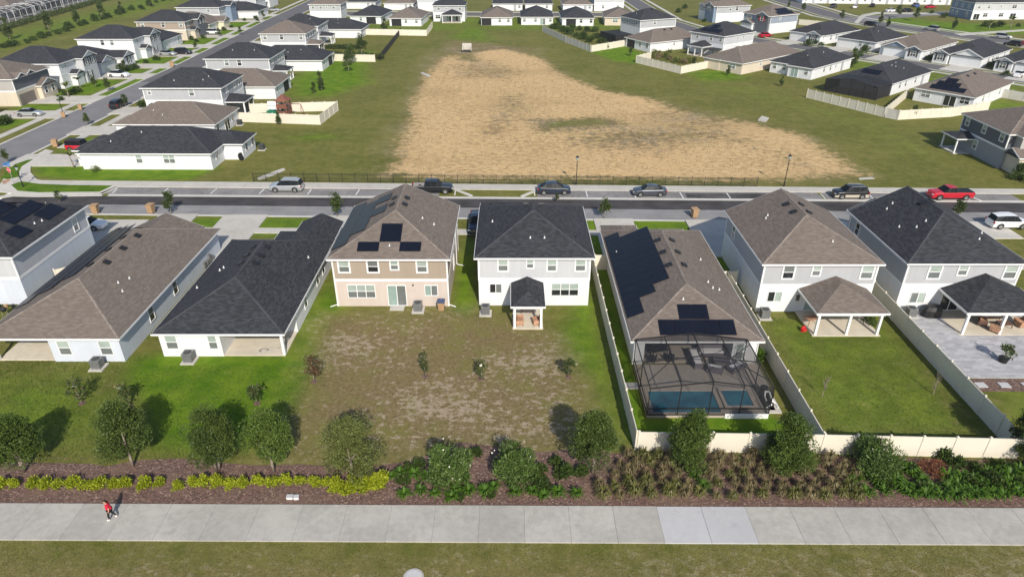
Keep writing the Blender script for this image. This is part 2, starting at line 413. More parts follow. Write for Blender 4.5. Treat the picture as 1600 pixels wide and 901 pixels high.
# ------------------------------------------------------------------ ground sheet with turf / dry / sand masks
def axis(spec):
    out = []
    for a, b, st in spec: out += list(np.arange(a, b, st))
    return np.array(out + [spec[-1][1]])
gx = axis([(-3000, -400, 200), (-400, -130, 9), (-130, -60, 1.4), (-60, 60, 0.5), (60, 130, 1.0), (130, 400, 9), (400, 3000, 200)])
gy = axis([(-300, 10, 30), (10, 24, 2), (24, 84, 0.45), (84, 200, 1.0), (200, 300, 2.5), (300, 420, 10), (420, 4000, 300)])
GX, GY = np.meshgrid(gx, gy)
def sdf(poly):
    P = np.array(poly); d = np.full(GX.shape, 1e9); ins = np.zeros(GX.shape, bool)
    for i in range(len(P)):
        a = P[i]; b = P[(i + 1) % len(P)]
        ex, ey = b - a; wx, wy = GX - a[0], GY - a[1]
        t = np.clip((wx * ex + wy * ey) / (ex * ex + ey * ey + 1e-9), 0, 1)
        d = np.minimum(d, np.hypot(wx - ex * t, wy - ey * t))
        c = ((a[1] > GY) != (b[1] > GY)) & (GX < (b[0] - a[0]) * (GY - a[1]) / ((b[1] - a[1]) if abs(b[1] - a[1]) > 1e-9 else 1e-9) + a[0])
        ins ^= c
    return np.where(ins, d, -d)
mask = np.zeros(GX.shape + (4,), np.float32); mask[..., 3] = 1
def paint(ch, amt, soft, *px, sub=False):
    m = np.clip(sdf([G(*q) for q in px]) / soft * 0.5 + 0.5, 0, 1) * amt
    mask[..., ch] = np.maximum(mask[..., ch] - m, 0) if sub else np.maximum(mask[..., ch], m)
paint(0, 0.95, 2.0, (205, 560), (262, 548), (450, 552), (480, 480), (515, 440), (545, 480), (505, 520), (490, 600), (462, 640), (420, 690), (300, 705), (240, 700), (225, 640), (190, 590))
paint(0, 0.55, 4.0, (-60, 570), (170, 575), (230, 640), (260, 705), (-60, 720))
paint(0, 0.75, 1.2, (703, 480), (712, 420), (730, 370), (745, 370), (748, 480), (735, 505), (712, 495))
paint(0, 0.8, 2.0, (865, 515), (925, 430), (985, 690), (950, 700), (925, 600), (880, 560))
paint(0, 1.0, 0.8, (930, 400), (985, 690), (1275, 690), (1190, 640), (1010, 655), (945, 400))
paint(0, 0.52, 2.5, (1190, 495), (1390, 480), (1545, 690), (1285, 690))
paint(0, 0.45, 2.0, (1500, 590), (1650, 575), (1700, 700), (1600, 690))
paint(0, 0.9, 1.5, (50, 260), (120, 248), (345, 262), (300, 281), (140, 284), (60, 275))
paint(0, 0.9, 1.0, (15, 283), (180, 290), (160, 303), (50, 302))
paint(0, 0.9, 5.0, (452, 125), (500, 92), (580, 78), (575, 130), (520, 150), (455, 152))
paint(0, 0.75, 3.0, (440, 215), (500, 206), (545, 214), (480, 222))
paint(0, 0.7, 1.5, (290, 338), (540, 338), (540, 372), (290, 372))
paint(0, 0.7, 1.5, (900, 335), (1150, 335), (1190, 470), (930, 420))
paint(0, 1.0, 2.5, (915, 78), (975, 72), (1006, 85), (1003, 101), (960, 96))
paint(0, 0.8, 4.0, (1065, 113), (1160, 102), (1170, 127), (1095, 127))
paint(0, 0.55, 8.0, (-40, 60), (240, -10), (340, -10), (-40, 95))
paint(0, 0.75, 3.0, (110, 170), (160, 140), (300, 75), (420, 20), (440, 25), (330, 80), (190, 155))
paint(0, 0.7, 4.0, (1340, 20), (1490, 35), (1640, 40), (1640, 52), (1470, 60), (1350, 38))
paint(0, 0.6, 5.0, (715, 42), (765, 38), (775, 70), (690, 62))
paint(0, 0.3, 8.0, (820, 55), (980, 100), (1200, 130), (1260, 150), (1430, 190), (1560, 270), (1420, 275), (1250, 185), (1000, 120))
paint(1, 1.0, 5.0, (505, 492), (740, 490), (862, 520), (885, 560), (920, 650), (935, 705), (600, 722), (450, 695), (470, 640), (488, 590))
paint(1, 0.74, 4.0, (-80, 862), (1700, 862), (1700, 940), (-80, 940))
paint(1, 0.6, 3.0, (480, 560), (520, 480), (548, 480), (500, 560))
paint(1, 0.36, 6.0, (1190, 530), (1300, 590), (1450, 640), (1540, 690), (1290, 690))
paint(1, 0.7, 6.0, (640, 110), (700, 60), (850, 75), (830, 105), (690, 120))
paint(1, 0.55, 5.0, (560, 275), (600, 215), (640, 190), (640, 275))
paint(1, 0.5, 5.0, (1290, 250), (1380, 280), (1180, 285))
paint(2, 1.0, 3.0, (600, 273), (616, 232), (634, 190), (661, 130), (680, 98), (715, 82), (790, 77), (845, 92), (886, 122), (945, 143), (1005, 153), (1095, 178), (1185, 193), (1240, 207), (1305, 243), (1352, 275), (1200, 280), (900, 277), (700, 277))
paint(1, 1.0, 9.0, (600, 274), (615, 235), (632, 190), (660, 130), (682, 92), (720, 82), (790, 78), (845, 92), (885, 122), (940, 142), (1000, 152), (1090, 177), (1180, 192), (1240, 208), (1300, 245), (1345, 276), (1200, 281), (900, 278), (700, 278))
paint(2, 0.6, 7.0, (880, 205), (960, 190), (1090, 190), (1180, 205), (1150, 225), (1030, 240), (930, 238), (850, 225), sub=True)
paint(2, 0.52, 6.0, (770, 150), (830, 140), (850, 170), (800, 215), (740, 225), (745, 180), sub=True)
paint(2, 0.5, 6.0, (690, 100), (780, 92), (830, 112), (800, 128), (700, 122), sub=True)
paint(2, 0.56, 5.0, (1010, 165), (1100, 178), (1120, 190), (1020, 182), sub=True)
paint(2, 0.52, 5.0, (1180, 225), (1270, 240), (1310, 268), (1200, 262), sub=True)
paint(2, 0.45, 5.0, (630, 215), (655, 180), (668, 185), (650, 250), (622, 262), sub=True)
paint(2, 0.8, 3.0, (835, 188), (935, 182), (965, 194), (900, 200), (850, 205), sub=True)
paint(1, 0.55, 3.0, (835, 188), (935, 182), (965, 194), (900, 200), (850, 205), sub=True)
paint(0, 0.42, 3.0, (835, 188), (935, 182), (965, 194), (900, 200), (850, 205))
paint(2, 0.75, 2.5, (712, 78), (750, 78), (745, 96), (712, 94), sub=True)
def paintw(ch, amt, soft, *pts):
    m = np.clip(sdf(pts) / soft * 0.5 + 0.5, 0, 1) * amt; mask[..., ch] = np.maximum(mask[..., ch], m)
for a, b in ((121, 128), (134.5, 139.5), (147, 163), (170, 175.5), (182, 191.5), (197.5, 205), (211.5, 223.5), (229.5, 239.5), (245.5, 258.5)): paintw(0, 0.8, 1.5, (-101, a), (-91.4, a), (-91.4, b), (-101, b))
for a, b in ((107, 117), (123.5, 131), (137.5, 144.5), (151, 160), (166.5, 174.5), (181, 196)): paintw(0, 0.65, 1.5, (-76, a), (-69, a), (-69, b), (-76, b))
paintw(0, 0.5, 5, (-75, 233), (-20, 236), (35, 238), (60, 210), (75, 180), (90, 165), (110, 145), (125, 160), (105, 190), (90, 215), (70, 245), (60, 262), (0, 272), (-75, 275))
paintw(0, 0.5, 3, (86, 131), (100, 150), (108, 140), (95, 125))
nx, ny = len(gx), len(gy)
gm = bpy.data.meshes.new("ground")
verts = np.stack([GX, GY, np.zeros_like(GX)], -1).reshape(-1, 3)
ii = (np.arange(ny - 1)[:, None] * nx + np.arange(nx - 1)[None, :]).reshape(-1)
fc = np.stack([ii, ii + 1, ii + nx + 1, ii + nx], -1)
gm.vertices.add(len(verts)); gm.vertices.foreach_set('co', verts.ravel())
gm.loops.add(fc.size); gm.loops.foreach_set('vertex_index', fc.ravel().astype(np.int32))
gm.polygons.add(len(fc)); gm.polygons.foreach_set('loop_start', np.arange(0, fc.size, 4, dtype=np.int32)); gm.polygons.foreach_set('loop_total', np.full(len(fc), 4, np.int32))
gm.update(calc_edges=True)
ca = gm.color_attributes.new("mask", 'FLOAT_COLOR', 'POINT'); ca.data.foreach_set('color', mask.reshape(-1))
gm.materials.append(M['ground'])
tag(inst("ground", gm), kind='structure')

def S(o): return tag(o, kind='structure')
def flat(name, pts, z, mat, z0=0.0):
    """a paved or planted sheet given by ground points"""
    return S(MB().prism(pts, z0, z).build(name, M[mat]))
def px(*p): return [G(*q) for q in p]
# ------------------------------------------------------------------ the near footpath: one part per cast slab
fp = S(bpy.data.objects.new("footpath", None)); link(fp)
jx = -2.13 - 2.93 * 17
slabs = {}
for i in range(38):
    x0 = jx + i * 2.93; x1 = x0 + 2.93
    y0 = lambda x: 29.03 - 0.0063 * x; y1 = lambda x: 31.98 - 0.0066 * x
    cx = (x0 + x1) / 2; new = 8.5 < cx < 14.2
    pts = [(x0 + .009 - cx, y0(x0) - y0(cx)), (x1 - .009 - cx, y0(x1) - y0(cx)), (x1 - .009 - cx, y1(x1) - y0(cx)), (x0 + .009 - cx, y1(x0) - y0(cx))]
    if new not in slabs: slabs[new] = MB().prism(pts, 0, 0.1).mesh("slab", M['pathnew' if new else 'path'])
    inst("slab", slabs[new], fp, (cx, y0(cx), rnd.uniform(-.006, .006)))
flat("path_bed", [(-58, 29.5), (58, 28.8), (58, 31.5), (-58, 32.2)], 0.075, 'apron')
o = MB().disc((0, 0), 0.62, 0, 0.07, 28).build("manhole_cover", M['path'], None, (*G(646, 902), 0.0))
MB().disc((0, 0), 0.5, 0.07, 0.085, 28).build("lid", M['pathnew'], o)
tag(o, "round pale concrete manhole cover in the grass below the footpath", "manhole")
# mulch bed
top = px((-130, 724), (0, 722), (140, 724), (165, 728), (222, 718), (290, 716), (340, 722), (400, 727), (470, 725), (500, 727), (595, 727), (650, 718), (690, 700), (720, 690), (790, 700), (850, 706), (905, 700), (960, 708), (990, 707), (1290, 712), (1590, 719), (1750, 724))
bot = [(60, 31.66), (0, 32.06), (-60, 32.45)]
flat("mulch_bed", top + bot, 0.02, 'mulch')

# ------------------------------------------------------------------ the cross street
def band(name, a0, a1, b0, b1, z, mat, x0=150, x1=1600, X0=-79.0, X1=150.0):
    """between two edge lines, each given by its pixel rows at x=x0 and x=x1"""
    def ln(r0, r1):
        p, q = G(x0, r0), G(x1, r1); k = (q[1] - p[1]) / (q[0] - p[0])
        return [(X, p[1] + k * (X - p[0])) for X in (X0, X1)]
    t, b = ln(a0, a1), ln(b0, b1)
    return flat(name, [b[0], b[1], t[1], t[0]], z, mat)
def yline(r0, r1, X, x0=150, x1=1600):
    p, q = G(x0, r0), G(x1, r1)
    return p[1] + (q[1] - p[1]) / (q[0] - p[0]) * (X - p[0])
band("road_asphalt", 306.3, 317, 319.5, 332.5, 0.012, 'asph', X0=-120)
band("road_apron", 319.6, 332.6, 334, 350, 0.016, 'apron', X0=-62)
band("kerb", 303.3, 313.6, 306.2, 316.9, 0.022, 'kerb', X0=-56.5)

for a, b in [(-57, -10.2), (3.5, 43), (43.5, 70)]:
    band("parking_bay", 292.2, 303.7, 303.2, 313.5, 0.014, 'bay', X0=a, X1=b)
band("pavement", 283.5, 296.3, 292.0, 303.6, 0.12, 'conc', X0=-72)
# diagonal kerbs that close the parking bays, and the painted lines between bays
def bayline(pa, pb, w=0.13, z=0.022, name="bay_marking", mat='paint'):
    a, b = Vector(G(*pa)), Vector(G(*pb)); d = (b - a).normalized() * w / 2; n = Vector((-d.y, d.x))
    flat(name, [tuple(a + n), tuple(a - n), tuple(b - n), tuple(b + n)], z, mat)
for q in [((176, 301.5), (183, 295.3)), ((254, 301.8), (263, 293.8)), ((329, 302.5), (339, 294.6)), ((405, 303), (413, 295.5)), ((480.5, 303.8), (486.5, 296)), ((556, 304.5), (561.5, 296.5)),
          ((710.5, 305), (711.5, 298.5)), ((835.5, 306), (835, 300.5)), ((918, 307.5), (915.5, 299.2)), ((993.5, 309), (989, 300)), ((1068, 310), (1062, 300.5)),
          ((1142, 310.5), (1135, 301.5)), ((1291, 312), (1282, 303)), ((1365, 311.5), (1359, 305)), ((1440, 313.5), (1429, 304)), ((1516, 313), (1508, 308))]:
    bayline(*q)
for q in [((158, 303.5), (184, 292.5)), ((737, 306.5), (712, 297)), ((815, 307.5), (838, 298)), ((1532, 314.5), (1512, 306))]:
    bayline(*q, w=0.5, z=0.1, name="kerb", mat='kerb')
flat("bay_stain", px((1070, 302), (1196, 302.5), (1198, 311), (1074, 309.5)), 0.018, 'baydk')
# left crossing: street L runs straight away from the camera
L = [(-83.0, 60), (-83.0, 100), (-82.8, 140), (-82.6, 180), (-84.0, 217), (-86.0, 263), (-87, 330), (-88, 420)]
ribbon_ = lambda *a, **k: S(ribbon(*a, **k))
ribbon_("street_asphalt", [p for p in L if p[1] <= 140] + [(-82.7, 160)], -4.1, 4.1, 0.008, M['asphlt'])
ribbon_("street_asphalt", [(-82.7, 160)] + [p for p in L if p[1] > 160], -4.1, 4.1, 0.008, M['asphmid'])
L2 = [(-83.0, 94)] + L[1:]
for s in (-1, 1):
    ribbon_("kerb", L2 if s > 0 else [(-83, 101.5)] + L[2:], s * 4.1, s * 4.55, 0.06, M['kerb'])
    ribbon_("pavement", L2 if s > 0 else [(-83, 110)] + L[2:], s * 6.6, s * 8.1, 0.09, M['conc'])
# the curved corner: lawn islands inside the pavement and kerb
corner = px((-12, 300), (0, 289), (4, 283), (12, 270), (24, 257), (50, 246), (72, 234), (84, 237), (60, 252), (48, 262), (48, 270), (58, 281), (85, 286), (150, 288.5), (185, 291.5), (160, 303.3), (60, 304.5), (22, 303), (6, 301))
flat("pavement", corner, 0.1, 'conc')
flat("kerb", px((-12, 302), (0, 307), (22, 304), (60, 305), (160, 304), (160, 306.3), (60, 308), (20, 307), (-4, 311), (-20, 306)), 0.11, 'kerb')
flat("lawn", px((18, 290), (28, 286), (34, 284.5), (62, 288.5), (110, 290.3), (176, 291), (156, 300.5), (60, 301.5), (28, 299)), 0.13, "lawn")
flat("lawn", px((2, 279), (10, 269), (24, 257.5), (44, 251), (52, 250), (34, 261), (30, 270), (31, 277), (12, 281)), 0.13, "lawn")
flat("tactile_paving", px((4, 283.5), (15, 280.5), (17, 283), (8, 288.5), (3, 286)), 0.115, 'wicker')
for q in [((-4, 312), (20, 300.5)), ((-10, 304), (4, 296))]:
    bayline(*q, w=0.6, z=0.026, name="crossing_marking")
# ------------------------------------------------------------------ right hand through road and side street
RS = [(118, 430), (121.5, 330), (122.3, 300), (122.8, 276), (128.0, 257), (135.0, 243), (143.5, 228.5), (152, 216), (166, 199), (190, 170), (225, 130)]
ribbon_("through_road", RS, -4.6, 4.6, 0.008, M['asphmid'])
for s in (-1, 1):
    ribbon_("kerb", RS, s * 4.6, s * 5.1, 0.06, M['kerb'])
    ribbon_("pavement", RS, s * 7.2, s * 8.8, 0.09, M['conc'])
KS = [(52, 430), (54, 330), (55, 290), (55.5, 262), (61, 240), (74, 221), (86, 205.5), (98, 190.5), (112, 173), (128, 153), (150, 126)]
ribbon_("side_street", KS, -3.6, 3.6, 0.012, M['asphmid'])
for s in (-1, 1):
    ribbon_("kerb", KS, s * 3.6, s * 4.05, 0.062, M['kerb'])
    ribbon_("pavement", KS, s * 5.9, s * 7.2, 0.092, M['conc'])
FS = [(-79, 283), (-30, 281), (0, 279), (30, 279), (55, 280)]
ribbon_("back_street", FS, -3.6, 3.6, 0.016, M['asphmid'])
for s in (-1, 1): ribbon_("pavement", FS, s * 5.6, s * 7.2, 0.094, M['conc'])
TS = [(123, 262), (140, 272), (160, 280), (200, 292)]
ribbon_("townhouse_drive", TS, -4.5, 4.5, 0.02, M['asphlt'])
flat("pavement", px((1340, 38), (1352, 26), (1372, 22), (1470, 23), (1470, 21), (1368, 19.5), (1346, 24), (1334, 36)), 0.1, 'conc')
flat("pavement", px((1490, 53.5), (1640, 44), (1640, 46), (1500, 56)), 0.1, 'conc')
# ------------------------------------------------------------------ driveways and front walks
def drive(x0, y0, x1, y1, mat='conc', z=0.075, name="driveway"):
    return flat(name, [(x0, y0), (x1, y0), (x1, y1), (x0, y1)], z, mat)
ya = lambda X: yline(334, 350, X) + 0.05           # street side edge of the apron
wk = 76.6
ribbon_("kerb", [(-62, ya(-62)), (60, ya(60))], -0.45, 0.0, 0.03, M['kerb'])
ribbon_("pavement", [(-62, 77.6), (60, 75.6)], -1.5, 0.0, 0.11, M['conc'])
for x0, x1, y0 in ((-46, -41, 70), (-37.5, -31.8, 68), (-25.8, -20.6, 73), (-17.4, -12, 71), (-4.0, 1.6, 69), (10.5, 15.5, 70), (22.2, 28.8, 69), (37, 42.5, 70), (51.5, 57.5, 66)):
    drive(x0, y0, x1, ya((x0 + x1) / 2) - 0.03, z=0.125)
drive(-58, 71.2, -46.6, 79.6, z=0.128)
drive(50.0, 74.0, 62, 79.0, z=0.121)
for x0, x1, y0, y1 in ((-79.2, -65, 100.6, 106.5), (-79.2, -68, 117.5, 123), (-79.2, -70, 131.5, 137), (-79.2, -68, 145, 150.5), (-79.2, -69.5, 160.5, 166), (-79, -68, 175, 180.5), (-79.5, -69, 197, 202), (-80, -66, 212, 217),
                       (-101, -86.9, 128.5, 134), (-101, -86.9, 140, 146.5), (-101, -86.9, 163.5, 169.5), (-101, -86.9, 176, 181.5), (-101, -87.5, 192, 197), (-101, -88, 205.5, 211), (-102, -88, 224, 229), (-102, -89, 240, 245), (-103, -90, 259, 264), (-103, -90, 274, 279)):
    drive(x0, y0, x1, y1, z=0.106)
# ------------------------------------------------------------------ house kit
CACHE = {}
def cached(key, fn):
    if key not in CACHE: CACHE[key] = fn()
    return CACHE[key]
ROT = {'n': 0, 'r': R(90), 'f': R(180), 'l': R(-90)}
def frame_mesh(w, h, c, cols, rows, mat='trim', dep=0.06):
    """casing ring with mullions, in the XZ plane, facing -Y, standing on z=0, centred on x"""
    def mk_():
        b = MB()
        b.box(-w / 2, -dep, 0, w / 2, 0.02, c).box(-w / 2, -dep, h - c, w / 2, 0.02, h)
        b.box(-w / 2, -dep, c, -w / 2 + c, 0.02, h - c).box(w / 2 - c, -dep, c, w / 2, 0.02, h - c)
        iw = w - 2 * c; ih = h - 2 * c
        for i in range(1, cols):
            x = -w / 2 + c + iw * i / cols; b.box(x - .035, -dep + .008, c, x + .035, 0.02, h - c)
        for j in range(1, rows):
            z = c + ih * j / rows
            for i in range(cols):
                xa = -w / 2 + c + iw * i / cols + (.035 if i else 0); xb = -w / 2 + c + iw * (i + 1) / cols - (.035 if i < cols - 1 else 0)
                b.box(xa, -dep + .016, z - .03, xb, 0.02, z + .03)
        return b.mesh("window_frame", M[mat])
    return cached(('fr', w, h, c, cols, rows, mat, dep), mk_)
def pane_mesh(w, h, mat):
    return cached(('pn', round(w, 3), round(h, 3), mat), lambda: MB().box(-w / 2, -0.018, 0, w / 2, 0.012, h).mesh("pane", M[mat]))
def window(parent, loc, rz, w, h, c=0.11, cols=1, rows=2, mats=('pane_md', 'pane_lt'), name="window", mat='trim'):
    f = inst(name, frame_mesh(w, h, c, cols, rows, mat), parent, loc, rz)
    pw = (w - 2 * c) / cols; ph = (h - 2 * c) / rows
    for i in range(cols):
        for j in range(rows):
            m = mats[j % len(mats)] if rows > 1 else mats[i % len(mats)]
            inst("pane", pane_mesh(pw - .02, ph - .02, m), f, (-w / 2 + c + pw * (i + .5), 0, c + ph * j + .01))
    return f
def garage(parent, loc, rz, w=4.9, h=2.15, mat='garage'):
    def mk_():
        b = MB(); b.box(-w / 2, 0.02, 0, w / 2, .05, h)
        for i in range(4):
            n = int(w / 0.62)
            b.box(-w / 2, -.02, i * h / 4 + .012, w / 2, .02, (i + 1) * h / 4 - .012)
            for k in range(n):
                x0 = -w / 2 + w * k / n + .07
                b.box(x0, -.035, i * h / 4 + .1, x0 + w / n - .14, -.02, (i + 1) * h / 4 - .1)
        return b.mesh("garage_door", M[mat])
    return inst("garage_door", cached(('gd', w, h, mat), mk_), parent, loc, rz)
def entry(parent, loc, rz, mat='door'):
    def mk_():
        b = MB(); b.box(-.5, -.04, 0, .5, .02, 2.1)
        b.box(-.35, -.055, .2, .35, -.04, .9); b.box(-.35, -.055, 1.1, .35, -.04, 1.9); return b.mesh("front_door", M[mat])
    return inst("front_door", cached(('ed', mat), mk_), parent, loc, rz)

def roof_piece(rb, fb, cb, gb, x0, y0, x1, y1, ze, p, axis, e0, e1, cap=True):
    """hip or gable over the eave rectangle; rb roof, fb fascia, cb ridge caps, gb gable walls"""
    if axis == 'x':
        T = lambda x, y, z: (y, x, z); a0, b0, a1, b1 = y0, x0, y1, x1
    else:
        T = lambda x, y, z: (x, y, z); a0, b0, a1, b1 = x0, y0, x1, y1
    h = (a1 - a0) / 2; xm = (a0 + a1) / 2; zr = ze + p * h
    r0 = b0 + (h if e0 == 'h' else 0); r1 = b1 - (h if e1 == 'h' else 0)
    if r0 > r1: r0 = r1 = (r0 + r1) / 2; 
    flip = axis == 'x'
    def q(b, *pts):
        pts = [T(*k) for k in pts]
        b.quad(*(pts[::-1] if flip else pts))
    q(rb, (a0, b1, ze), (a0, b0, ze), (xm, r0, zr), (xm, r1, zr))
    q(rb, (a1, b0, ze), (a1, b1, ze), (xm, r1, zr), (xm, r0, zr))
    ends = ((e0, b0, r0, 1), (e1, b1, r1, -1))
    for e, b_, r_, sgn in ends:
        tri = [(a0, b_, ze), (a1, b_, ze), (xm, r_, zr)]
        if sgn < 0: tri = [tri[1], tri[0], tri[2]]
        if e == 'h': q(rb, *tri)
        else:
            ins = 0.32 * sgn; k = 0.30
            q(gb, *[(x + (k if x == a0 else -k if x == a1 else 0), y + ins, z - (0.14 if z == zr else 0)) for x, y, z in tri])
    # soffit
    q(rb, (a0, b0, ze - .15), (a0, b1, ze - .15), (a1, b1, ze - .15), (a1, b0, ze - .15))
    # fascia boards along level eaves, rake boards on gables
    t = .045
    def bx(xa, ya, za, xb, yb, zb):
        A = T(xa, ya, za); B = T(xb, yb, zb); fb.box(min(A[0], B[0]), min(A[1], B[1]), za, max(A[0], B[0]), max(A[1], B[1]), zb)
    bx(a0 - t, b0 - t, ze - .19, a0, b1 + t, ze - .012); bx(a1, b0 - t, ze - .19, a1 + t, b1 + t, ze - .012)
    for e, b_, r_, sgn in ends:
        lo, hi = (b_ - t, b_) if sgn > 0 else (b_, b_ + t)
        if e == 'h': bx(a0, lo, ze - .19, a1, hi, ze - .012)
        else:
            for s_ in (a0, a1):
                pts = [(s_, lo, ze - .2), (xm, lo, zr - .2), (xm, lo, zr - .01), (s_, lo, ze - .01)]
                pts2 = [(x, hi, z) for x, y, z in pts]
                q(fb, *pts); q(fb, *pts2)
                q(fb, pts[0], pts2[0], pts2[1], pts[1]); q(fb, pts[3], pts2[3], pts2[2], pts[2])
    if cap:
        def cp(a, b):
            a, b = Vector(T(*a)), Vector(T(*b)); d = (b - a)
            if d.length < .3: return
            s = Vector((0, 0, 1)).cross(d).normalized() * .12
            u = Vector((0, 0, .03)); dn = Vector((0, 0, -.028))
            cb.quad(tuple(a + s + dn), tuple(a + u), tuple(b + u), tuple(b + s + dn)); cb.quad(tuple(a + u), tuple(a - s + dn), tuple(b - s + dn), tuple(b + u))
        cp((xm, r0, zr), (xm, r1, zr))
        for e, b_, r_, sgn in ends:
            if e == 'h': cp((a0, b_, ze), (xm, r_, zr)); cp((a1, b_, ze), (xm, r_, zr))

OV = 0.35
def house(label, A, rz, w, d, ev=2.65, roof='char', wall='white', upper=None, pitch=.44, wins='', wings=(), ends='hh', axis=None,
          foot=None, vents=(), pipes=0, solar=(), corners=False, name=None, cat="house", group=None, cap=True, porch=None, lanai=None):
    two = ev > 4
    name = name or ("two_storey_house" if two else "bungalow")
    t = empty(name, (A[0], A[1], 0), rz, label, cat, group)
    x0, x1, y0, y1 = OV, w - OV, OV, d - OV
    axis = axis or ('y' if d >= w else 'x')
    rb, fb, cb, gb = MB(), MB(), MB(), MB()
    upper = upper or wall
    zb = 2.95 if two else ev - .15
    fpoly = foot or [(x0, y0), (x1, y0), (x1, y1), (x0, y1)]
    MB().prism(fpoly, -.05, zb).build("wall", M[wall], t)
    if two:
        u = MB().prism([(x0, y0), (x1, y0), (x1, y1), (x0, y1)], zb, ev - .15); u.build("upper_wall", M[upper], t)
        bb = MB(); k = .03
        for q in ((x0 - k, y0 - k, x1 + k, y0), (x0 - k, y1, x1 + k, y1 + k), (x0 - k, y0, x0, y1), (x1, y0, x1 + k, y1)):
            bb.box(q[0], q[1], zb - .12, q[2], q[3], zb + .16)
        bb.build("belt_board", M['trim'], t)
    if corners or two:
        z0_, z1_ = ((zb + .16, ev - .18) if two else (0, ev - .18))
        if corners == 'full': z0_ = 0
        cm = cached(('cb', z0_, z1_), lambda: MB().box(-.03, -.03, z0_, .13, .13, z1_).mesh("corner_board", M['trim']))
        for (cx, cy, r_) in ((x0, y0, 0), (x1, y0, R(90)), (x1, y1, R(180)), (x0, y1, R(-90))):
            if z0_ == 0 and two:
                lo = cached(('cbl',), lambda: MB().box(-.03, -.03, 0, .13, .13, zb - .12).mesh("corner_board", M['trim'])); inst("corner_board", lo, t, (cx, cy, 0), r_)
                hi = cached(('cbh', ev), lambda: MB().box(-.03, -.03, zb + .16, .13, .13, ev - .18).mesh("corner_board", M['trim'])); inst("corner_board", hi, t, (cx, cy, 0), r_)
            else: inst("corner_board", cm, t, (cx, cy, 0), r_)
    roof_piece(rb, fb, cb, gb, 0, 0, w, d, ev, pitch, axis, ends[0], ends[1], cap)
    for i, wg in enumerate(wings):
        a, b, c, e, we, wax, we0, we1 = wg[:8]; s_ = .05 * (i + 1)
        wcol = wg[8] if len(wg) > 8 else (upper if we > 4 else wall)
        wb = MB()
        if wg[-1] != 'noblock':
            wb.box(a + OV + s_, b + OV + s_, -.05 if we < 4 or True else 0, c - OV - s_, e - OV - s_, we - .15); wb.build("wing_wall", M[wcol if isinstance(wcol, str) and wcol in M else wall], t)
        roof_piece(rb, fb, cb, gb, a + s_, b + s_, c - s_, e - s_, we + .004 * (i + 1), pitch, wax, we0, we1, False)
    rb.build("roof", M[roof], t); fb.build("fascia", M['trim'], t)
    if gb.v: gb.build("gable", M[upper if upper != 'tan' else 'tan'], t)
    if cb.v: cb.build("ridge_cap", M['cap_' + roof], t)
    def rz_(x, y):
        ds = [x, w - x, y, d - y]
        if axis == 'y':
            if ends[0] == 'g': ds[2] = 99
            if ends[1] == 'g': ds[3] = 99
        else:
            if ends[0] == 'g': ds[0] = 99
            if ends[1] == 'g': ds[1] = 99
        i = min(range(4), key=lambda k: ds[k]); return ev + pitch * ds[i], i
    vm = cached('vent', lambda: MB().box(-.24, -.24, 0, .24, .24, .1).box(-.3, -.3, .1, .3, .3, .16).mesh("roof_vent", M['black']))
    pm = cached('pipe', lambda: MB().bar((0, 0, -.05), (0, 0, .26), .055).box(-.1, -.1, .02, .1, .1, .045).mesh("vent_pipe", M['trim']))
    sl = math.atan(pitch)
    ER = [(0, -sl, 0), (0, sl, 0), (sl, 0, 0), (-sl, 0, 0)]
    for (x, y) in vents:
        z, i = rz_(x, y); o = inst("roof_vent", vm, t, (x, y, z)); o.rotation_euler = ER[i]
    rr = random.Random(label)
    for k in range(pipes if isinstance(pipes, int) else 0):
        x, y = rr.uniform(.2, .8) * w, rr.uniform(.15, .6) * d
        inst("vent_pipe", pm, t, (x, y, rz_(x, y)[0]), s=rr.uniform(.7, 1.0))
    if not isinstance(pipes, int):
        for (x, y) in pipes: inst("vent_pipe", pm, t, (x, y, rz_(x, y)[0]), s=.9)
    for (x, y, sa, sb) in solar:               # sa along the eave, sb up the slope
        z, i = rz_(x, y)
        def mk_():
            b = MB(); b.box(-sa / 2 + .012, -sb / 2 + .012, .06, sa / 2 - .012, sb / 2 - .012, .105)
            return b.mesh("solar_panel", M['solar'])
        o = inst("solar_panel", cached(('sol', sa, sb), mk_), t, (x, y, z))
        e = Euler(ER[i]).to_matrix()
        turn = {0: R(-90), 1: R(90), 2: 0, 3: R(180)}[i]
        o.rotation_euler = (e @ Matrix.Rotation(turn, 3, 'Z')).to_euler()
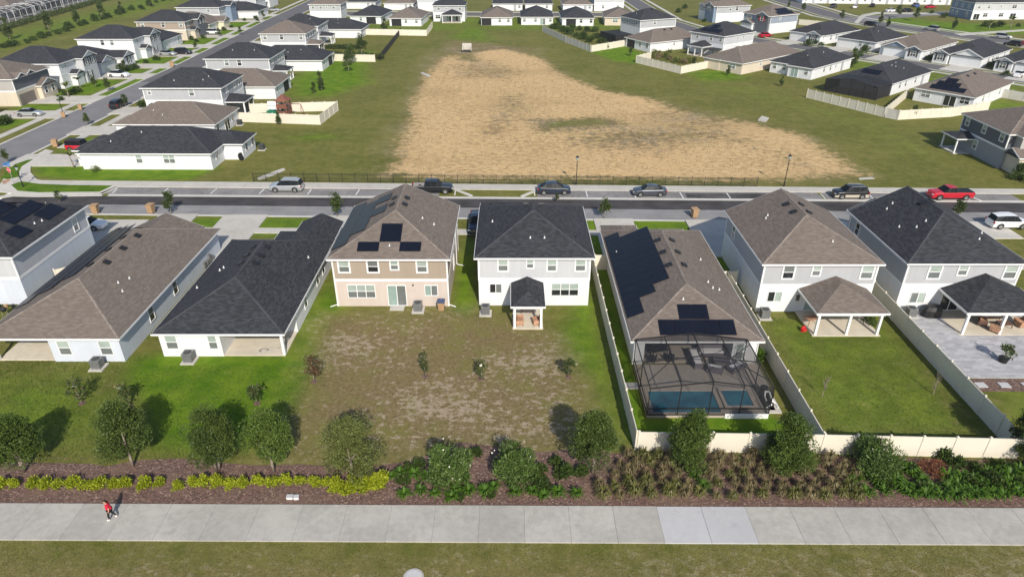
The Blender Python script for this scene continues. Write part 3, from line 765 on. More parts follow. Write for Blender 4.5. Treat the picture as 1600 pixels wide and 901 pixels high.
    # ---- openings: "side:LevelFractionKind"
    for spec in wins.split():
        side, rest = spec.split(':')
        for it in rest.split(','):
            lv = it[0]; k = it[-1]; fr = float(it[1:-1])
            L_ = (x1 - x0) if side in 'nf' else (y1 - y0)
            u = fr * L_
            loc = {'n': (x0 + u, y0), 'f': (x1 - u, y1), 'r': (x1, y0 + u), 'l': (x0, y1 - u)}[side]
            zs = .95 if lv == 'L' else 3.8
            rot = ROT[side]
            if k == 'w': window(t, (*loc, zs), rot, 1.1, 1.5)
            elif k == 'd': window(t, (*loc, zs), rot, 1.1, 1.5, mats=('pane_dk', 'pane_md'))
            elif k == 's': window(t, (*loc, zs + .25), rot, .75, 1.2, mats=('pane_md', 'pane_lt'))
            elif k == 't': window(t, (*loc, zs), rot, 1.9, 1.45, cols=2, mats=('pane_dk', 'pane_md'))
            elif k == 'q': window(t, (*loc, zs), rot, 1.9, 1.5, cols=2, mats=('pane_md', 'pane_lt'))
            elif k == 'p': window(t, (*loc, .06), rot, 1.9, 2.1, .08, 2, 1, ('pane_gr', 'pane_md'), "sliding_door")
            elif k == 'P': window(t, (*loc, .06), rot, 2.3, 2.1, .08, 2, 1, ('pane_dk', 'pane_dk'), "sliding_door")
            elif k == 'g': garage(t, (*loc, .05), rot)
            elif k == 'G': garage(t, (*loc, .05), rot, mat='garage_br')
            elif k == 'e': entry(t, (*loc, .06), rot)
            elif k == 'S':                       # dark sheet: lanai screening, also the painted shade of open lanais
                inst("screen", cached('scr', lambda: MB().box(-1.7, -.05, .05, 1.7, .0, 2.3).mesh("screen", M['screendk'])), t, (*loc, 0), rot)
    return t

def wrect(t, side, W, D, u0, u1, z0, z1, **k):
    """window placed by its measured rectangle on a side of a house of eave size W x D"""
    u = (u0 + u1) / 2
    loc = {'n': (u, OV), 'f': (u, D - OV), 'r': (W - OV, u), 'l': (OV, u)}[side]
    return window(t, (*loc, z0), ROT[side], u1 - u0, z1 - z0, **k)

def porch_roof(t, x0, y0, x1, y1, ze, pitch, roof, posts, beam=True, e1='g'):
    """lean-to hip against the wall at y1, on posts; all parts of house t"""
    rb, fb, cb, gb = MB(), MB(), MB(), MB()
    roof_piece(rb, fb, cb, gb, x0, y0, x1, y1, ze, pitch, 'y', 'h', e1, False)
    rb.build("porch_roof", M[roof], t); fb.build("fascia", M['trim'], t)
    pm = cached(('post', ze), lambda: MB().box(-.11, -.11, 0, .11, .11, ze - .4).mesh("post", M['trim']))
    for p in posts: inst("post", pm, t, (*p, 0.1))
    b = MB(); b.box(x0 + .2, y0 + .2, ze - .42, x1 - .2, y0 + .42, ze - .16).box(x0 + .2, y0 + .42, ze - .42, x0 + .42, y1, ze - .16).box(x1 - .42, y0 + .42, ze - .42, x1 - .2, y1, ze - .16)
    b.build("porch_beam", M['trim'], t)
    MB().box(x0 + .15, y0 + .15, 0, x1 - .15, y1 - .01, .1).build("porch_slab", M['patio'], t)

ACM = {}
def ac(label, loc, rz=0.0, dark=False):
    t = empty("air_conditioner", loc, rz, label, "air conditioner", "air conditioners beside the houses")
    def body():
        b = MB(); b.box(-.38, -.38, .12, .38, .38, .16)
        for i in range(8): b.box(-.4, -.4, .18 + i * .09, .4, .4, .235 + i * .09)
        b.box(-.36, -.36, .16, .36, .36, .9).box(-.42, -.42, .9, .42, .42, .97); return b.mesh("casing", M['acdark' if dark else 'ac'])
    inst("casing", cached(('acb', dark), body), t)
    inst("pad", cached('acp', lambda: MB().box(-.6, -.6, 0, .6, .6, .12).mesh("pad", M['conc'])), t)
    def fan():
        b = MB(); b.disc((0, 0), .34, .97, .985, 20)
        for i in range(5):
            a = i * math.pi * 2 / 5; b.bar((0, 0, 1.0), (.33 * math.cos(a), .33 * math.sin(a), 1.0), .02)
        b.disc((0, 0), .1, .985, 1.02, 10); return b.mesh("fan_guard", M['acdark'])
    inst("fan_guard", cached('acf', fan), t)
    return t
# ------------------------------------------------------------------ the near row, left to right (eave corner, eave size)
def arr(x0, y0, nx_, ny_, sx, sy, a, b):
    return [(x0 + i * sx, y0 + j * sy, a, b) for i in range(nx_) for j in range(ny_)]
# L1: white two-storey at the left edge
t = house("white two-storey house at the left edge, charcoal roof covered with black solar panels", (-60.2, 58.1), 0, 11.9, 13.3, 5.5, 'char', 'lilac', 'lgrey', corners=True,
          solar=[(10.2, 8.3 + i * 1.05, 1.03, 1.6) for i in range(3)] + [(8.6, 5.5 + i * 1.05, 1.03, 1.6) for i in range(6)] + [(7.0, 4.6 + i * 1.05, 1.03, 1.6) for i in range(6)] + [(10.2, 3.6 + i * 1.05, 1.03, 1.6) for i in range(2)] + [(4.9, 4.6 + i * 1.05, 1.03, 1.6) for i in range(6)],
          pipes=[(8.0, 12.2), (10.4, 6.4), (10.6, 7.3)], vents=[(6.9, 9.6)], wins='n:L0.65t,U0.25w,U0.75w l:U0.3w')
wrect(t, 'r', 11.9, 13.3, 10.2, 11.2, 3.4, 5.0, c=.12)
MB().box(11.56, 5.2, .5, 11.62, 5.8, 1.2).build("meter_box", M['ac'], t)
# L2: long brown bungalow
t = house("long pale bungalow with a brown hip roof, left of the charcoal-roofed bungalow with lanai", (-45.8, 48.2), 0, 12.1, 23.0, 2.65, 'brown', 'lilac',
          foot=[(5.6, .35), (11.75, .35), (11.75, 22.65), (.35, 22.65), (.35, 4.6), (5.6, 4.6)], wings=[(2.0, 6, 10.3, 23.4, 2.65, 'y', 'h', 'g', 'noblock')],
          solar=[(.75 + i * 1.55, 5.4 + i * 1.5 + j * 1.32, 1.3, 1.6) for i in range(3) for j in range(13 - i)], vents=[(6.7, 9.6), (5.5, 9.0), (6.7, 12.7), (5.5, 12.3), (6.7, 15.7), (5.5, 15.2)], pipes=[(8.8, 7.2), (9.6, 6.2), (9.2, 8.4)])
MB().box(.5, .5, 0, 5.6, 4.6, .1).build("lanai_slab", M['patio'], t)
MB().box(.45, .42, 2.2, 5.6, .64, 2.48).build("lanai_beam", M['trim'], t)
MB().box(.45, .42, .1, .7, .66, 2.2).build("post", M['trim'], t)
wrect(t, 'n', 12.1, 23, 6.3, 7.4, .72, 2.23, c=.07); wrect(t, 'n', 12.1, 23, 9.9, 11.0, .72, 2.23, c=.07)
for y in (6.0, 11.1): wrect(t, 'r', 12.1, 23, y - .5, y + .5, .75, 2.25, c=.09, mats=('pane_dk', 'pane_md'))
b = MB()
for i, (y, z) in enumerate([(17.6, .6), (18.4, .5), (19.0, .9), (19.7, .4)]): b.box(11.75, y, .3, 11.98, y + .45, .3 + z)
b.build("meter_box", M['ac'], t)
ac("grey air conditioner beside the right rear corner of the brown-roofed long bungalow", (-35.9, 47.6, 0))
# L3: bungalow with charcoal roof and open lanai
t = house("white bungalow with a charcoal hip roof and an open lanai at its rear right corner", (-31.35, 49.0), 0, 11.55, 19.3, 2.6, 'char', 'white',
          foot=[(.35, .35), (5.7, .35), (5.7, 4.3), (11.2, 4.3), (11.2, 18.9), (.35, 18.9)], wings=[(4.7, 6, 11.55, 21.6, 2.6, 'y', 'h', 'h'), (6.45, 10, 11.55, 24.4, 2.6, 'y', 'h', 'g')],
          vents=[(5.1, 9.0), (6.5, 9.0), (5.1, 10.7), (6.5, 10.7), (5.1, 12.6), (6.5, 12.6)], pipes=[(2.6, 9.6), (2.9, 9.9), (1.2, 7.2), (10.2, 13.5)])
MB().box(5.7, .4, 0, 11.15, 4.3, .1).build("lanai_slab", M['patio'], t)
MB().box(5.7, .42, 2.15, 11.2, .62, 2.43).build("lanai_beam", M['trim'], t)
MB().box(10.95, .4, .1, 11.18, .64, 2.15).build("post", M['trim'], t)
MB().box(10.97, .64, 2.15, 11.17, 4.3, 2.43).build("lanai_beam", M['trim'], t)
wrect(t, 'n', 11.55, 19.3, .85, 1.9, .8, 2.25, c=.06); wrect(t, 'n', 11.55, 19.3, 4.6, 5.65 - .25, .8, 2.25, c=.06)
for y in (7.6, 12.2, 14.6): wrect(t, 'r', 11.55, 19.3, y - .5, y + .5, .75, 2.2, c=.09, mats=('pane_dk', 'pane_md'))
hose = MB(); hp_ = [(9.0 + .5 * math.cos(a * .9) * (1 - a * .04), 1.1 + .28 * math.sin(a * .9), .12) for a in range(14)] + [(10.2, 1.4, .12), (10.6, 2.0, .12), (10.9, 3.2, .3)]
hose.tube(hp_, [.03] * len(hp_), 5); o = hose.build("garden_hose", M['ac'], None, (-31.35, 49.0, 0)); tag(o, "grey garden hose coiled on the lanai floor of the charcoal-roofed bungalow", "hose")
ac("grey air conditioner on a round pad behind the charcoal-roofed bungalow", (-28.4, 48.6, 0))
# T: tan two-storey
t = house("tan two-storey house with a brown roof and black solar panels on its rear slope", (-17.85, 57.75), 0, 11.9, 13.6, 5.45, 'brown', 'blush', 'tan', ends='hg', corners='full',
          solar=[(3.85, 1.4, 2.1, 1.2), (7.95, 1.4, 2.1, 1.2), (5.9, 2.52, 2.1, 1.2), (5.9, 3.61, 2.1, 1.2)] +
          [(.85, 2.2 + i * 1.0, 1.0, 1.7) for i in range(11)] + [(2.4, 4.2 + i * 1.0, 1.0, 1.7) for i in range(8)] + [(3.95, 7.3 + i * 1.0, 1.0, 1.7) for i in range(2)] + [(3.95, 10.6 + i * 1.0, 1.0, 1.7) for i in range(2)],
          vents=[(5.3, 8.0), (6.6, 8.0), (5.3, 9.8), (6.6, 9.8)], pipes=[(5.9, 1.5), (8.6, 6.4), (9.8, 6.0)], wins='r:U0.3s,L0.5w,L0.75s l:U0.5w')
for q in ((-16.97, -15.72, 3.83, 5.22), (-14.16, -12.91, 3.83, 5.22), (-9.36, -8.17, 3.83, 5.22)):
    wrect(t, 'n', 11.9, 13.6, q[0] + 17.85, q[1] + 17.85, q[2] - .08, q[3], c=.15, mats=('pane_dk', 'pane_md') if q[0] < -14 and q[0] > -15 else ('pane_md', 'pane_lt'))
wrect(t, 'n', 11.9, 13.6, 5.95, 6.88, 4.05, 5.22, c=.13)
wrect(t, 'n', 11.9, 13.6, 1.53, 4.3, .96, 2.49, c=.06, cols=3)
wrect(t, 'n', 11.9, 13.6, 5.47, 7.36, .06, 2.42, c=.07, cols=2, rows=1, mats=('pane_gr', 'pane_md'), name="sliding_door")
wrect(t, 'n', 11.9, 13.6, 9.18, 10.5, 1.21, 2.42, c=.06, cols=2, rows=1, mats=('pane_gr', 'pane_md'))
MB().box(5.7, -.55, 0, 7.1, .34, .1).build("door_step", M['conc'], t)
for x in (.42, 11.48):
    s_ = -1 if x < 5 else 1
    MB().tube([(x, .25, 5.2), (x, .28, 5.0), (x, .28, .25), (x + s_ * .75, .1, .08)], [.05] * 4, 6).build("downspout", M['trim'], t)
MB().tube([(11.75, 9.0, 5.2), (11.7, 9.0, 5.0), (11.7, 9.0, .3), (12.5, 9.0, .1)], [.05] * 4, 6).build("downspout", M['trim'], t)
MB().box(8.0, .26, 2.35, 8.14, .34, 2.5).build("wall_lamp", M['black'], t)
ac("pale air conditioner right of the sliding door behind the tan house", (-9.3, 57.2, 0))
# W: white two-storey with charcoal roof
t = house("white charcoal-roofed two-storey house with a small rear porch, right of the tan house", (-3.65, 57.9), 0, 11.65, 13.2, 5.5, 'char', 'white', 'lgrey', wings=[(0, 3.5, 6.9, 14.0, 5.5, 'y', 'h', 'h')],
          corners=True, vents=[(5.1, 8.3), (6.7, 8.3)], pipes=[(5.45, 2.3), (6.85, 2.3), (1.6, 7.0), (2.9, 12.3), (3.7, 12.3)], wins='r:U0.4w,L0.6w l:U0.5w,L0.3w')
for q in ((-1.4, -.35, 3.9, 5.25), (3.4, 4.37, 3.9, 5.25), (6.14, 7.21, 3.9, 5.25)): wrect(t, 'n', 11.65, 13.2, q[0] + 3.6, q[1] + 3.7, q[2] - .08, q[3], c=.14)
wrect(t, 'n', 11.65, 13.2, 5.0, 5.82, 4.15, 5.25, c=.12)
wrect(t, 'n', 11.65, 13.2, 1.42, 2.65, 1.45, 2.5, c=.05, cols=2, rows=1, mats=('pane_dk', 'pane_md'))
wrect(t, 'n', 11.65, 13.2, 7.56, 10.26, 1.13, 2.55, c=.05, cols=3, mats=('pane_dk', 'pane_lt'))
wrect(t, 'n', 11.65, 13.2, 4.5, 6.3, .12, 2.2, c=.06, cols=2, rows=1, mats=('pane_md', 'pane_dk'), name="sliding_door")
porch_roof(t, 3.55, -4.3, 6.75, .33, 2.62, .44, 'char', [(3.9, -3.95), (6.4, -3.95)])
ac("grey air conditioner at the left rear corner of the white house with the small porch", (-2.6, 56.6, 0))
def chair(label, loc, rz, mat='wicker', w=.75, cat="chair", cush=None, back=.85, group=None):
    t = empty("patio_chair" if w < 1 else "patio_sofa", loc, rz, label, cat, group)
    MB().box(-w / 2, -.36, .12, w / 2, .36, .36).build("seat", M[mat], t)
    MB().quad((-w / 2, .26, .36), (w / 2, .26, .36), (w / 2, .36, back), (-w / 2, .36, back)).quad((w / 2, .4, .36), (-w / 2, .4, .36), (-w / 2, .46, back), (w / 2, .46, back)).quad((-w / 2, .36, back), (w / 2, .36, back), (w / 2, .46, back), (-w / 2, .46, back)).build("backrest", M[mat], t)
    for s_ in (-1, 1):
        MB().box(s_ * w / 2 - .05, -.36, .36, s_ * w / 2 + .05, .36, .6).build("armrest", M[mat], t)
        for y in (-.3, .3): MB().box(s_ * (w / 2 - .06) - .03, y - .03, 0, s_ * (w / 2 - .06) + .03, y + .03, .12).build("leg", M['black'], t)
    if cush: MB().box(-w / 2 + .06, -.34, .36, w / 2 - .06, .24, .5).build("cushion", M[cush], t)
    return t
def table(label, loc, rz, w, d_, h, mat, cat="table"):
    t = empty("patio_table", loc, rz, label, cat)
    MB().box(-w / 2, -d_ / 2, h - .06, w / 2, d_ / 2, h).build("table_top", M[mat], t)
    for sx in (-1, 1):
        for sy in (-1, 1): MB().box(sx * (w / 2 - .06) - .03, sy * (d_ / 2 - .06) - .03, 0, sx * (w / 2 - .06) + .03, sy * (d_ / 2 - .06) + .03, h - .06).build("leg", M[mat], t)
    return t
chair("tan wicker armchair on the left side of the white house's small porch", (.75, 54.7, .1), R(90), 'wicker', 1.1, cush='wicker')
chair("tan wicker armchair on the right side of the white house's small porch", (2.35, 54.6, .1), R(-80), 'wicker', .8, cush='wicker')
table("low reddish table against the glass at the back of the white house's small porch", (1.5, 56.7, .1), 0, 1.3, .6, .5, 'wood')
t = house("pale bungalow with a brown roof and a big black solar array, beside the screened pool", (10.15, 47.8), 0, 11.4, 22.9, 2.65, 'brown', 'white',
          wings=[(1.9, 6, 9.6, 23.3, 2.65, 'y', 'h', 'h', 'noblock'), (0, 14, 4.4, 24.4, 2.65, 'y', 'h', 'h')],
          foot=[(.35, .35), (1.3, .35), (1.3, 4.2), (8.9, 4.2), (8.9, .35), (11.05, .35), (11.05, 22.5), (.35, 22.5)],
          solar=arr(.95, 4.1, 1, 13, 0, 1.32, 1.3, 1.6) + arr(2.4, 6.7, 1, 10, 0, 1.32, 1.3, 1.6) + arr(3.85, 8.1, 1, 9, 0, 1.32, 1.3, 1.6) + [(3.2 + i * 1.32, 1.25, 1.3, 1.6) for i in range(5)] + [(5.1 + i * 1.32, 2.75, 1.3, 1.6) for i in range(2)],
          vents=[(5.0, 9.8), (6.4, 9.8), (5.0, 12.6), (6.4, 12.6), (5.0, 15.4), (6.4, 15.4)], pipes=[(5.1, 4.0), (8.4, 8.0), (9.3, 7.2), (8.6, 7.0), (.9, 16.2), (9.0, 13.2)])
MB().box(1.3, .5, 0, 8.9, 4.2, .24).build("lanai_slab", M['deck'], t)
wrect(t, 'n', 11.4, 22.9, 9.15, 10.05, .5, 2.2, c=.07)
window(t, (5.0, 4.2, .3), 0, 3.6, 2.1, .08, 3, 1, ('pane_md', 'pane_dk'), "sliding_door")
for x in (.02, 11.38):
    MB().tube([(x, .3, 2.5), (x + (.35 if x < 5 else -.35), .3, 2.3), (x + (.35 if x < 5 else -.35), .3, .2)], [.05] * 3, 6).build("downspout", M['trim'], t)
# R1, R2: grey two-storeys with wide porches
t = house("grey two-storey house with brown roof and wide rear porch, right of the pool house", (23.75, 56.7), 0, 11.65, 13.1, 5.45, 'brown', 'white', 'grey', ends='hg', pitch=.45, corners='full',
          vents=[(5.1, 9.2), (6.6, 9.2), (5.1, 7.1), (6.6, 7.1)], pipes=[(7.4, 2.5), (3.0, 8.4), (2.7, 8.0)], wins='r:U0.4w,L0.6w')
for q in ((25.9, 27.16, 3.7, 5.2), (33.4, 34.75, 3.7, 5.2)): wrect(t, 'n', 11.65, 13.1, q[0] - 23.75, q[1] - 23.75, q[2] - .08, q[3], c=.15, mats=('pane_dk', 'pane_md') if q[0] < 30 else ('pane_md', 'pane_lt'))
wrect(t, 'n', 11.65, 13.1, 4.95, 5.9, 3.95, 5.2, c=.13)
wrect(t, 'n', 11.65, 13.1, 1.25, 2.65, 1.15, 2.3, c=.05, cols=2, rows=1, mats=('pane_dk', 'pane_lt'))
wrect(t, 'n', 11.65, 13.1, 5.0, 7.0, .12, 2.2, c=.06, cols=2, rows=1, mats=('pane_gr', 'pane_md'), name="sliding_door")
wrect(t, 'l', 11.65, 13.1, 9.5, 10.5, 3.5, 5.0, c=.12, mats=('pane_dk', 'pane_dk'))
wrect(t, 'n', 11.65, 13.1, 4.0, 4.5, 1.2, 2.0, c=.05, rows=1, mats=('pane_dk',))
porch_roof(t, 4.1, -4.3, 10.75, .33, 2.62, .42, 'brown', [(4.55, -3.95), (7.45, -3.95), (10.3, -3.95)])
ac("grey air conditioner at the left rear corner of the brown-roofed grey house", (24.6, 55.9, 0))
table("small round-edged tan table at the left end of the grey house's wide porch", (28.6, 54.6, .1), .3, 1.2, .9, .72, 'wicker')
o = MB().box(-.24, -.16, .08, .24, .16, .32).box(-.2, .06, .32, .2, .14, .55).bar((-.2, 0, 0), (-.2, 0, .14), .07).build("ride_on_toy", M['redplastic'], None, (27.5, 53.4, 0), .4)
tag(o, "red ride-on toy on the grass at the left edge of the wide porch", "toy")
t = house("grey two-storey house with charcoal roof and a porch over the paved patio", (37.55, 56.8), 0, 11.65, 13.0, 5.45, 'char', 'white', 'grey', pitch=.5, ends='hg', corners='full',
          wings=[(0, 5, 5.6, 13.4, 5.45, 'y', 'h', 'g')], vents=[(5.2, 8.6), (6.2, 9.0)], pipes=[(3.0, 5.0), (4.0, 5.4), (2.0, 6.2), (3.4, 10.8), (2.6, 10.2), (7.9, 2.6), (8.6, 3.5)], wins='r:U0.4w,L0.6w')
for q in ((39.93, 41.3, 3.65, 5.2), (47.2, 48.6, 3.65, 5.2)): wrect(t, 'n', 11.65, 13, q[0] - 37.55, q[1] - 37.55, q[2] - .08, q[3], c=.15)
wrect(t, 'n', 11.65, 13, 5.2, 6.25, 3.95, 5.2, c=.13)
wrect(t, 'n', 11.65, 13, 1.5, 3.0, .95, 2.15, c=.05, cols=2, rows=1, mats=('pane_md', 'pane_lt'))
wrect(t, 'n', 11.65, 13, 4.6, 6.5, .12, 2.2, c=.06, cols=2, rows=1, mats=('pane_dk', 'pane_dk'), name="sliding_door")
wrect(t, 'l', 11.65, 13, 10.2, 11.2, 3.5, 5.0, c=.12, mats=('pane_dk', 'pane_dk'))
porch_roof(t, 4.1, -4.3, 11.9, .33, 2.62, .42, 'char', [(4.55, -3.95), (8.0, -3.95), (11.5, -3.95)])
ac("grey air conditioner beside the covered barbecue at the right edge", (39.0, 56.2, 0))
pv = flat("patio", [(38.3, 46.1), (54, 46.1), (54, 57.1), (38.3, 57.1)], 0.07, 'paver')
flat("patio_border", [(38.3, 44.3), (54, 44.3), (54, 46.0), (38.3, 46.0)], 0.03, 'mulch')
o = tag(empty("stepping_stones", (38.3, 45.1, 0), 0, "row of pale square stepping stones in mulch below the grey patio", "stepping stones"))
for i in range(6): inst("stone", cached('ss', lambda: MB().box(-.42, -.32, 0, .42, .32, .1).mesh("stone", M['pathnew'])), o, (.9 + i * 1.95, .0, 0), .05 * (-1) ** i)
g = MB(); n_ = 12
for i in range(n_):
    a0 = 2 * math.pi * i / n_; a1 = 2 * math.pi * (i + 1) / n_
    P_ = lambda a, r, z: (r * 1.0 * math.cos(a) * (1 + .05 * math.sin(5 * a)), r * .6 * math.sin(a), z)
    for (ra, za), (rb_, zb_) in (((1.05, .05), (1.0, .75)), ((1.0, .75), (.72, 1.1)), ((.72, 1.1), (.0, 1.22))):
        g.quad(P_(a0, ra, za), P_(a1, ra, za), P_(a1, rb_, zb_), P_(a0, rb_, zb_))
tag(g.build("barbecue_cover", M['black'], None, (41.0, 56.2, .07), .1), "black fabric cover over a barbecue on the grey paved patio", "barbecue")
for i, (x, y, rz, w, lb) in enumerate([(46.2, 55.6, 0, 2.0, "pale cushioned wicker sofa against the wall under the right-hand porch"), (44.9, 54.4, R(60), .85, "brown wicker armchair at the left of the right-hand porch seating"),
                                       (45.4, 53.2, R(130), .8, "tan wicker armchair nearest the middle post of the right-hand porch"), (48.4, 54.2, R(-90), 1.0, "tan wicker armchair at the right end of the right-hand porch seating")]):
    chair(lb, (x, y, .17), rz, 'wickdk' if i in (0, 1) else 'wicker', w, cush='cushion' if i == 0 else 'wicker', cat="sofa" if i == 0 else "chair")
table("low brown table amid the wicker seats under the right-hand porch", (46.7, 54.0, .17), 0, 1.2, .8, .45, 'wickdk')

# clutter behind the left-edge house
t = tag(empty("kettle_grill", (-49.6, 56.2, 0), 0, "black kettle grill at the rear right corner of the left-edge white house", "barbecue"))
MB().bar((0, 0, .55), (0, 0, .8), .2, .34, 12).bar((0, 0, .8), (0, 0, 1.0), .34, .12, 12).build("bowl", M['black'], t)
for a in range(3): MB().bar((.2 * math.cos(a * 2.1), .2 * math.sin(a * 2.1), .6), (.32 * math.cos(a * 2.1), .32 * math.sin(a * 2.1), 0), .02).build("leg", M['steel'], t)
for i, (x, y, lb) in enumerate(((-51.6, 56.0, "dark patio chair leftmost behind the left-edge white house"), (-50.6, 54.9, "dark patio chair nearest the brown bungalow roof at the left edge"))):
    chair(lb, (x, y, 0), R(40 + 100 * i), 'black', .6)
t = tag(empty("round_table", (-52.2, 54.9, 0), 0, "pale round patio table behind the left-edge white house", "table"))
MB().disc((0, 0), .6, .7, .75, 18).build("table_top", M['cushion'], t); MB().bar((0, 0, 0), (0, 0, .7), .06).build("leg", M['steel'], t)
for i, x in enumerate((-51.3, -50.6, -49.9)):
    o = MB().bar((0, 0, 0), (0, 0, .35), .14, .19, 10).build("flower_pot", M['bin' if i % 2 else 'black'], None, (x, 57.8, 0)); tag(o, ("leftmost", "middle", "rightmost")[i] + " of three small pots along the left-edge house's rear wall", "pot")
# ------------------------------------------------------------------ screened pool
CX0, CX1, CY0, CY1 = 10.55, 20.0, 41.0, 47.75
pl = tag(empty("swimming_pool", (0, 0, 0), 0, "rectangular blue swimming pool with a square spa inside the screen enclosure", "swimming pool"))
MB().box(CX0, CY0, 0, CX1, 41.35, .25).box(CX0, 44.1, 0, CX1, CY1, .25).box(CX0, 41.35, 0, 11.1, 44.1, .25).box(16.45, 41.35, 0, 17.1, 44.1, .25).box(19.2, 41.35, 0, CX1, 44.1, .25).box(17.1, 41.35, 0, 19.2, 42.0, .25).build("deck", M['deck'], pl)
MB().box(CX1, 44.6, 0, 21.4, 52, .12).box(CX1, 41.8, 0, 20.9, 44.6, .12).build("side_walk", M['deck'], pl)
MB().box(8.95, 44.6, 0, 10.5, 45.4, .1).build("gate_step", M['conc'], pl)
def ring(x0, y0, x1, y1, k, z0, z1):
    return MB().box(x0 - k, y0 - k, z0, x1 + k, y0, z1).box(x0 - k, y1, z0, x1 + k, y1 + k, z1).box(x0 - k, y0, z0, x0, y1, z1).box(x1, y0, z0, x1 + k, y1, z1)
ring(11.1, 41.35, 16.45, 44.1, .22, .253, .29).build("coping", M['coping'], pl)
ring(17.1, 42.0, 19.2, 44.0, .25, .253, .42).build("spa_wall", M['coping'], pl)
MB().box(11.1, 41.35, .03, 16.45, 44.1, .19).build("water", M['water'], pl)
MB().box(17.1, 42.0, .03, 19.2, 44.1, .34).build("spa_water", M['water'], pl)
enc = tag(empty("pool_enclosure", (0, 0, 0), 0, "dark framed insect screen enclosure over the pool", "pool enclosure"))
xm = 15.3; zc, zr_ = 2.85, 3.5
xs = [CX0, 12.9, xm, 17.7, CX1]; zt = lambda x: zc + (zr_ - zc) * (1 - abs(x - xm) / (xm - CX0 if x < xm else CX1 - xm))
ys = [CY0, 44.4, CY1]
def bars(lst, r=.045):
    b = MB()
    for a_, c_ in lst: b.bar(a_, c_, r, n=4)
    return b
for x in xs: bars([((x, CY0, .25), (x, CY0, zt(x)))]).build("post", M['bronze'], enc)
for y in ys[1:]:
    for x in (CX0, CX1): bars([((x, y, .25), (x, y, zc))]).build("post", M['bronze'], enc)
for x in xs: bars([((x, CY0, zt(x)), (x, CY1, zt(x)))], .05 if x != xm else .06).build("rafter", M['bronze'], enc)
for y in ys: bars([((xs[i], y, zt(xs[i])), (xs[i + 1], y, zt(xs[i + 1]))) for i in range(4)], .05).build("crossbeam", M['bronze'], enc)
bars([((CX0, CY0, .9), (CX1, CY0, .9)), ((CX0, CY0, .29), (CX1, CY0, .29))]).build("rail", M['bronze'], enc)
for x in (CX0, CX1): bars([((x, CY0, .9), (x, CY1, .9)), ((x, CY0, zc), (x, CY1, zc)), ((x, CY0, .29), (x, CY1, .29))]).build("rail", M['bronze'], enc)
bars([((CX0, 41.9, zc), (12.9, 44.4, zt(12.9))), ((CX1, 41.9, zc), (17.7, 44.4, zt(17.7))), ((CX1, 47, zc), (17.7, 44.6, zt(17.7)))], .035).build("brace", M['bronze'], enc)
for i in range(4):
    MB().quad((xs[i], CY0, .29), (xs[i + 1], CY0, .29), (xs[i + 1], CY0, zt(xs[i + 1])), (xs[i], CY0, zt(xs[i]))).build("screen_panel", M['screen'], enc)
    for j in range(2):
        MB().quad((xs[i], ys[j], zt(xs[i])), (xs[i + 1], ys[j], zt(xs[i + 1])), (xs[i + 1], ys[j + 1], zt(xs[i + 1])), (xs[i], ys[j + 1], zt(xs[i]))).build("screen_panel", M['screen'], enc)
for x in (CX0, CX1):
    for j in range(2): MB().quad((x, ys[j], .29), (x, ys[j + 1], .29), (x, ys[j + 1], zc), (x, ys[j], zc)).build("screen_panel", M['screen'], enc)
# outdoor seats under the cage
def sofa(lb, x, y, rz, w): chair(lb, (x, y, .25), rz, 'cushdk', w, "sofa", 'cushion', .75)
sofa("pale cushioned corner sofa on the left of the lounge set inside the screen enclosure", 16.0, 48.2, R(90), 2.4)
sofa("pale cushioned sofa at the back of the lounge set inside the screen enclosure", 17.6, 49.3, 0, 2.2)
sofa("pale lounge seat at the front left of the lounge set by the pool", 17.3, 46.7, R(160), 1.3)
sofa("pale lounge seat at the front right of the lounge set by the pool", 19.2, 46.9, R(-150), 1.5)
o = table("dark square fire table amid the pale lounge seats by the pool", (18.1, 47.8, .25), 0, 1.3, 1.1, .5, 'cushdk')
table("dark dining table at the left end of the screened deck", (12.9, 49.2, .25), .3, 1.5, 1.0, .74, 'black')
for i, (x, y) in enumerate(((12.2, 50.0), (13.6, 50.1), (12.3, 48.3), (13.7, 48.4))):
    chair(["dark metal chair left behind the dining table on the screened deck", "dark metal chair right behind the dining table on the screened deck", "dark metal chair at the near left of the dining table on the screened deck", "dark metal chair at the near right of the dining table on the screened deck"][i], (x, y, .25), R((20, -20, 160, 200)[i]), 'black', .55)
MB().box(16.6, 40.9, 0, 20.0, 40.985, .42).build('spa_base', M['trim'], pl)
pump = tag(empty("pool_pump", (20.6, 42.6, 0), 0, "black and white pool pump, filter and pipes beside the screen enclosure", "pool pump"))
MB().disc((-.2, .9), .32, .12, 1.1, 14).build("filter_tank", M['black'], pump)
MB().box(.05, .4, .12, .5, 1.0, .7).build("heater", M['black'], pump)
MB().disc((.1, -.3), .2, .12, .5, 12).disc((-.35, -.2), .2, .12, .45, 12).build("pump_body", M['black'], pump)
MB().tube([(-.35, -.2, .6), (-.3, .3, .6), (-.2, .6, .9), (.1, .5, .9), (.1, -.3, .6), (.35, -.5, .5), (.35, -1.0, .5)], [.07] * 7, 6).tube([(-.5, -.8, .3), (-.1, -.6, .45), (.4, -.1, .35), (.3, .3, .4)], [.07] * 4, 6).build("white_pipes", M['trim'], pump)
MB().box(-.6, -1.1, 0, .7, 1.3, .12).build("pad", M['conc'], pump)

